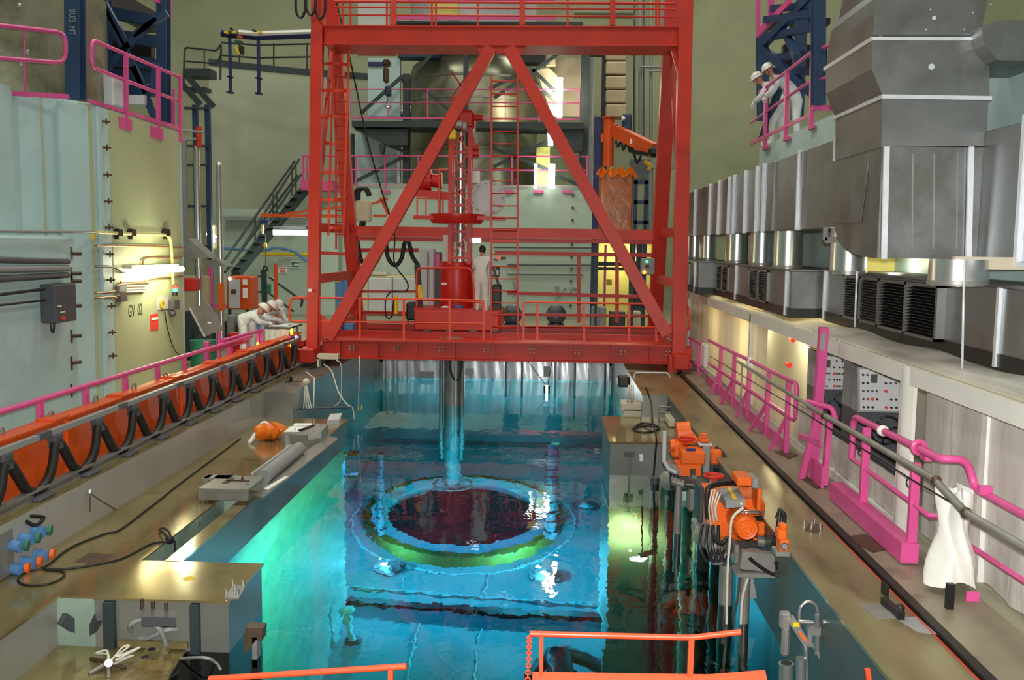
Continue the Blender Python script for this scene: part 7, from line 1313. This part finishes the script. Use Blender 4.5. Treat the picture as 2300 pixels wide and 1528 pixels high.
pt('lower_box', act, ORM, lambda b: b.bbox(ma(1751, 1240), ma(1774, 1214) + V((0, .14, 0)), .012)); pt('upper_box', act, ORM, lambda b: b.bbox(ma(1747, 1214), ma(1769, 1192) + V((0, .12, 0)), .012)); pt('cap', act, ORM, lambda b: b.bbox(ma(1752, 1192), ma(1770, 1180) + V((0, .1, 0)), .015)); pt('lens', act, BLACKP, lambda b: b.rod(ma(1762, 1228, -.02), ma(1762, 1228, .02), .026, n=14)); pt('lens_rim', act, DGREY, lambda b: b.torus(ma(1762, 1228, -.01), .03, .006, (0, 1, 0), 16, 6)); pt('bracket', act, STEEL, lambda b: b.box(ma(1742, 1250), ma(1775, 1240) + V((0, .16, 0))))
for i, pts_ in enumerate(([(1670, 1140), (1645, 1165), (1640, 1210), (1634, 1290), (1632, 1400), (1628, 1470)], [(1664, 1290), (1656, 1350), (1645, 1410), (1640, 1440)], [(1682, 1292), (1668, 1340), (1664, 1400), (1662, 1440)])):
    b = M(); b.tube(curve([m2(x, y, -.25) for x, y in pts_]), .014, 5); tagm('hanging_rope', b, ROPE if i != 1 else CHAINM, ('long white rope hanging from the grey terminal box into the water', 'brown rope hanging below the near drive unit', 'short pale rope hanging right of the brown rope')[i], 'rope', 'ropes below the drive unit')
b = M(); b.tube(curve([m2(1745, 1165, -.5), m2(1752, 1150, -.5), m2(1745, 1195, -.55), m2(1735, 1230, -.55), m2(1755, 1200, -.6), m2(1762, 1160, -.5), m2(1750, 1145, -.4)]), .022); tagm('black_hose_bundle', b, BLACK, 'black hose bundle between the near drive unit and the right wall', 'hose')
wlk = th('support_beam', 'dark support beam behind the orange drive units along the right pool wall', 'beam', (2.2, 12, -.7))
pt('beam', wlk, DKST, lambda b: b.box((2.1, 10.4, -.75), (2.235, 15.3, -.6)))
for y in (10.7, 11.1, 11.5): pt('small_motor', wlk, ORM, lambda b: b.bbox((2.0, y, -.5), (2.2, y + .28, -.2), .03)); pt('small_valve', wlk, PANEL, lambda b: b.rod((2.06, y + .1, -.2), (2.06, y + .1, -.08), .05, n=10))
# ------------------------------------------------------------------ foreground orange railings
YF = 5.3
f1 = th('foreground_railing', 'bright orange foreground railing at the bottom right with two posts', 'railing', P(1400, 1528, YF))
pt('top_rail', f1, ORED, lambda b: b.tube(fillet([P(1190, 1424, YF), P(1552, 1433, YF), P(1664, 1420, YF)], .04), .017, 10)); pt('rail_post', f1, ORED, lambda b: b.bar(P(1216, 1428, YF), P(1215, 1600, YF), .022, .03, FY)); pt('rail_post', f1, ORED, lambda b: b.bar(P(1553, 1434, YF), P(1546, 1600, YF), .03, .03, FY)); pt('knee_plate', f1, ORED, lambda b: b.tube([P(1196, 1530, YF), P(1590, 1536, YF), P(1720, 1526, YF)], .055, 4))
b = M(); chain(b, [P(1189, 1428, YF), P(1188, 1470, YF), P(1185, 1530, YF), P(1184, 1580, YF)]); tagm('red_safety_chain', b, ORED, 'thin red chain hanging from the left end of the bottom right railing', 'chain')
f2 = th('foreground_railing', 'orange foreground railing at the bottom left ending above the water', 'railing', P(700, 1528, YF))
pt('top_rail', f2, ORED, lambda b: b.rod(P(470, 1526, YF), P(913, 1497, YF), .018, n=10)); pt('rail_post', f2, ORED, lambda b: b.bar(P(878, 1500, YF), P(876, 1620, YF), .028, .03, FY)); pt('rail_post', f2, ORED, lambda b: b.bar(P(500, 1526, YF), P(500, 1620, YF), .028, .03, FY))
b = M(); b.bar(P(1948, 1503, 6.0), P(1960, 1600, 6.0), .03, .03, FY); tagm('orange_post_end', b, ORED, 'short orange post end at the bottom edge near the valve gear', 'post')
# ================================================================== UNDER THE WATER
def PW(x, y, z):                    # a pixel seen through the still water surface, at depth z
    p0 = PZ(x, y, ZW); d = ray(x, y).normalized(); n = UP; k = 1 / 1.333; c = -d.dot(n); s2 = k * k * (1 - c * c)
    t = d * k + n * (k * c - math.sqrt(1 - s2)); return p0 + t * ((z - ZW) / t.z)
VESS = mat('olive_brown_flange', (104, 66, 8), .5, .2, .2, 3)
RIMM = mat('pale_steel_flange_face', (196, 214, 214), .45, .1, .12, 3)
DARKP = mat('dark_vessel_shade', (12, 10, 22), .7, 0, .3, 1.5)
rc0 = PW(1042, 1146, ZF + .45); ra0 = (PW(1258, 1140, ZF + .45).x - PW(822, 1140, ZF + .45).x) / 2
rv = th('reactor_vessel_flange', 'large round vessel flange with a dark middle on the pool bottom', 'vessel', (rc0.x, rc0.y, ZF))
pt('outer_ring', rv, VESS, lambda b: b.lathe([(ra0 * 1.02, ZF + .0), (ra0 * 1.02, ZF + .42), (ra0 * .955, ZF + .45), (ra0 * .95, ZF + .4)], (rc0.x, rc0.y, 0), 64, cap=False))
pt('flange_face', rv, RIMM, lambda b: b.lathe([(ra0 * .95, ZF + .1), (ra0 * .95, ZF + .4), (ra0 * .78, ZF + .4), (ra0 * .775, ZF + .02)], (rc0.x, rc0.y, 0), 64, cap=False))
pt('dark_shade_disc', rv, DARKP, lambda b: b.lathe([(ra0 * .79, ZF + .012), (ra0 * .79, ZF + .05), (.01, ZF + .05)], (rc0.x, rc0.y, 0), 64))  # flat dark disc painted as the shade inside the open vessel
pt('seal_ring', rv, RIMM, lambda b: b.torus((rc0.x, rc0.y, ZF + .02), ra0 * 1.14, .03, (0, 0, 1), 64, 6))
for i, (x, yt, yb, w, top) in enumerate(((853, 1025, 1200, .09, 0), (1237, 1000, 1205, .13, 1))):
    p = PW(x, yb, ZF + .45); zt = -4.6
    for z in [ZF + .45 + k * .25 for k in range(40)]:
        q = V((p.x, p.y, z)); zt = z; c_ = (q.y / 1)  # climb until the post meets its seen top
        if PW(x, yt, z).y > p.y - .02: continue
        break
    t = th('guide_stud', ('dark guide stud standing on the left of the vessel flange', 'dark guide stud with a lamp on top at the right of the vessel flange')[i], 'post', (p.x, p.y, ZF + .4), 'guide studs on the flange')
    pt('stud', t, DGREY, lambda b: (b.rod((p.x, p.y, ZF + .4), (p.x, p.y, zt), w, n=14), [b.rod((p.x, p.y, ZF + .6 + k * .5), (p.x, p.y, ZF + .75 + k * .5), w * 1.25, n=14) for k in range(int((zt - ZF - .8) / .5))]))
    if top: pt('tip', t, YELLOWLIT, lambda b: b.ball((p.x + .05, p.y, zt), .13, n=10, m=6))
# lamps on the bottom
UWL = emis('underwater_lamp_glow', (190, 245, 255), 22)
for i, (x, y, zz_, l_) in enumerate(((868, 1270, ZF + .12, 'bright underwater lamp on the pool bottom left of the flange'), (1222, 1290, ZF + .12, 'brightest underwater lamp on the pool bottom right of the flange'), (1312, 1136, ZF + .12, 'small round underwater fitting right of the flange'))):
    p = PW(x, y, zz_); t = th('underwater_lamp', l_, 'lamp', (p.x, p.y, ZF))
    pt('lens', t, UWL if i < 2 else RIMM, lambda b: b.ball(p, .1, (1.3, 1, .6), 12, 8)); pt('base', t, DGREY, lambda b: (b.rod((p.x + .16, p.y, ZF + .005), (p.x + .16, p.y, ZF + .22), .12, n=14), b.torus((p.x + .05, p.y + .05, ZF + .03), .3, .03, (0, 0, 1), 20, 6)))
    if i < 2: point('underwater_lamp_light', (p.x - .12, p.y - .1, ZF + .5), (900, 2500)[i] * UWK, (.16, .74, 1), .03)
p = PW(1430, 1250, -3.0); p = V((1.5, 15.1, -2.75))
t = th('submerged_floodlight', 'glowing submerged floodlight in front of the right buttress', 'lamp', p)
E_FL = emis('floodlight_glow', (236, 255, 190), 40)
pl_ = PW(1433, 1256, -4.4); 
pt('lens', t, E_FL, lambda b: b.ball(pl_, .1, (1.4, .6, .9), 12, 8)); pt('hood', t, DGREY, lambda b: b.bar(pl_ + V((0, 0, .12)), pl_ + V((.3, .1, .22)), .14, .05)); pt('cable', t, BLACK, lambda b: b.rod(pl_ + V((.05, .05, .2)), V((pl_.x + .05, pl_.y + .05, ZW - .05)), .012))
point('submerged_floodlight_light', pl_ + V((-.1, .22, .1)), 260 * UWK, (1, .95, .35), .03)
# step groove, fittings on the bottom, near pole
g1_, g2_ = PW(780, 1352, ZF), PW(1345, 1392, ZF)
b = M(); b.bar(g1_ + V((0, 0, .06)), g2_ + V((0, 0, .06)), .18, .12); tagm('bottom_step', b, BLACKP, 'dark raised step line crossing the pool bottom in the foreground', 'step')
b = M(); b.bar(g1_ + V((0, .5, .02)), g2_ + V((0, .5, .02)), .05, .04); tagm('bottom_seam', b, RIMM, 'pale seam just beyond the dark step on the pool bottom', 'seam')
for i, (xa, ya, xb, yb) in enumerate(((942, 1400, 905, 1560), (1080, 1412, 1060, 1560), (1096, 1285, 1090, 1340), (910, 1295, 903, 1322))):
    b = M(); b.bar(PW(xa, ya, ZF) + V((0, 0, .008)), PW(xb, yb, ZF) + V((0, 0, .008)), .03, .016); tagm('weld_seam', b, RIMM, ('near left pale weld seam on the pool bottom', 'near right pale weld seam on the pool bottom', 'short pale weld seam between flange and step, right', 'short pale weld seam between flange and step, left')[i], 'seam', 'weld seams on the pool bottom')
npole = th('submerged_pole', 'pale hooked pole standing against the left wall on the pool bottom', 'pole', PW(790, 1440, ZF))
pt('pole', npole, RIMM, lambda b: b.tube([PW(775, 1370, ZF + 1.2), PW(780, 1395, ZF + .8), PW(797, 1438, ZF + .1)], .07)); pt('foot', npole, DGREY, lambda b: b.lathe([(.15, 0), (.12, .08), (.05, .1)], PW(797, 1440, ZF), 16)); pt('grip', npole, RIMM, lambda b: (b.ball(PW(778, 1372, ZF + 1.2), .11, (1, 1, 1.4)), ))
bl = th('submerged_black_tool', 'black branching tool lying on the bottom behind the right foreground railing', 'tool', PW(1260, 1480, ZF))
pt('arm', bl, BLACKP, lambda b: b.tube(curve([PW(1190, 1528, ZF + .2), PW(1230, 1475, ZF + .2), PW(1262, 1462, ZF + .3), PW(1330, 1490, ZF + .2), PW(1400, 1520, ZF + .2)]), .14)); pt('body', bl, BLACKP, lambda b: b.tube([PW(1255, 1470, ZF + .3), PW(1270, 1560, ZF + .3)], .24))
for i, (x, y) in enumerate(((776, 1098), (776, 1258))):
    p = V((-3.62, 17.0, ZW - .6 - 1.55 * i)); b = M(); b.bbox(p, p + V((.2, .2, .25)), .03); b.bar(p + V((-.08, .1, .12)), p + V((0, .1, .12)), .1, .1); tagm('stop_block', b, CHAINM, ('upper small block fixed to the end of the left pool wall', 'lower small block fixed to the end of the left pool wall')[i], 'block', 'blocks on the left pool wall')
# rods and fittings hanging in the far part of the pool, before the far wall
for i, x in enumerate((1136, 1172, 1246, 1290, 1358, 1378)):
    Y = 25.6; b = M(); p = P(x, 900, Y); b.rod((p.x, Y, ZW - 2.2), (p.x, Y, -.05), .03 if x < 1370 else .07, n=8); tagm('hanging_rod', b, DKST, 'dark rod hanging at the far pool end, ' + ('first from the left', 'second from the left', 'third from the left beside the lamp', 'fourth from the left', 'fifth from the left', 'thick one at the far right')[i], 'rod', 'rods at the far end of the pool')
FARW = mat('pale_far_wall_sheet', (200, 202, 206), .35, .2, .15, 1.5, .25, stretch=(1, 1, .3))
fw = th('crinkled_sheet', 'pale crinkled sheet covering the far pool wall under the crane', 'sheet', (-1.4, 26.36, ZW))
pt('sheet', fw, FARW, lambda b: b.grid(lambda u, v: V((-4.6 + 6.3 * u, 26.33 + .03 * math.sin(u * 60) + .02 * math.sin(u * 133 + v * 4), ZW - .4 + 1.38 * v)), 120, 6, (0, .03, 0)))
for i, x in enumerate((868, 886, 916)): b = M(); p = P(x, 850, 26.0); b.rod((p.x, 26.1, ZW - .8), (p.x, 26.1, -.02), .05, n=8); tagm('corner_pipe', b, PANEL, 'pale pipe at the far left corner of the pool, ' + ('leftmost', 'middle', 'rightmost')[i], 'pipe', 'pale pipes at the far pool corner')
for i, (x0, x1, y) in enumerate(((942, 974, 835), (1044, 1064, 828))): b = M(); b.box(P(x0, y, 26.2), P(x1, y + 14, 26.3)); tagm('grey_plate', b, GREY, ('left grey plate on the far pool wall sheet', 'right grey plate on the far pool wall sheet behind the mast')[i], 'plate')
hl = th('hanging_pool_lamp', 'black lamp hanging on two wires over the far end of the pool', 'lamp', P(1228, 880, 24))
pt('lamp', hl, BLACKP, lambda b: b.rod(P(1228, 866, 24), P(1228, 890, 24), .08, n=14)); pt('glow_tube', hl, TUBE_C, lambda b: b.rod(P(1228, 866, 23.9), P(1228, 888, 23.9), .03, n=8)); pt('wire', hl, DKST, lambda b: (b.rod(P(1226, 866, 24), P(1186, 812, 24), .01, n=5), b.rod(P(1230, 866, 24), P(1240, 812, 24), .01, n=5))); pt('plate', hl, GREY, lambda b: b.box(P(1221, 823, 24.2), P(1235, 846, 24.25)))
point('hanging_pool_lamp_light', P(1228, 862, 24.4), 60, (1, 1, .96), .05)
for i, (x, yb) in enumerate(((806, 905),)): 
    t = th('dangling_instrument', 'slim steel instrument hanging on a pale cord at the left corner', 'instrument', P(805, 920, 19.5)); pt('cord', t, ROPE, lambda b: b.rod(P(807, 800, 19.5), P(806, 895, 19.5), .01, n=5)); pt('probe', t, SHINY, lambda b: b.rod(P(805, 895, 19.5), P(804, 922, 19.5), .03, n=10)); pt('marker', t, YELL, lambda b: b.box(P(811, 910, 19.5), P(814, 920, 19.52)))

for i, (x, Y, r, m_) in enumerate(((1.72, 14.9, .07, DGREY), (1.95, 14.6, .1, DKST), (2.1, 14.0, .08, RIMM), (2.12, 12.6, .09, DKST), (2.13, 11.6, .09, DGREY))):
    b = M(); b.rod((x, Y, ZF + .01), (x, Y, -.9), r, n=12); tagm('submerged_pipe', b, m_, ('thin dark pipe in front of the right buttress, leftmost of the submerged pipes', 'thick dark pipe at the right corner of the submerged buttress face', 'pale vertical pipe under the far drive unit', 'dark pipe between the two drive units', 'dark pipe directly under the near drive unit')[i], 'pipe', 'submerged pipes under the drive units')
spot('underwater_beam_light', (-3.5, 16.9, -1.6), (-2.6, 19.5, -9), 3000 * UWK, (.06, .3, 1), 60, .8, .02)
spot('near_underwater_fill', (0.3, 10.8, -1.5), (-3.7, 13.6, -3.4), 4600 * UWK, (.2, 1, .36), 96, .9, .02)  # unseen spot for the green light on the left pool wall
spot('near_underwater_fill', (-2.6, 7.0, -1.6), (-1.7, 15.6, -9.3), 1900 * UWK, (.24, 1, .78), 56, .9, .02)  # unseen fill spot added to brighten the near pool bottom
spot('far_underwater_fill', (1.2, 21.5, -1.4), (-1.5, 26.3, -5.5), 3600 * UWK, (.1, .85, .85), 120, .9, .02)  # added fill without a lamp body, lights the far wall under water
spot('blue_underwater_fill', (0.7, 17.8, -1.5), (-1.4, 20.6, -9.3), 1300 * UWK, (.04, .36, 1), 110, .9, .02)  # added blue fill for the middle of the pool, no lamp body
spot('flange_underwater_fill', (-2.0, 18.6, -1.8), (-1.9, 22.4, -9), 1500 * UWK, (.1, .78, .9), 62, .8, .02)  # extra unseen spot, added to brighten the top of the flange
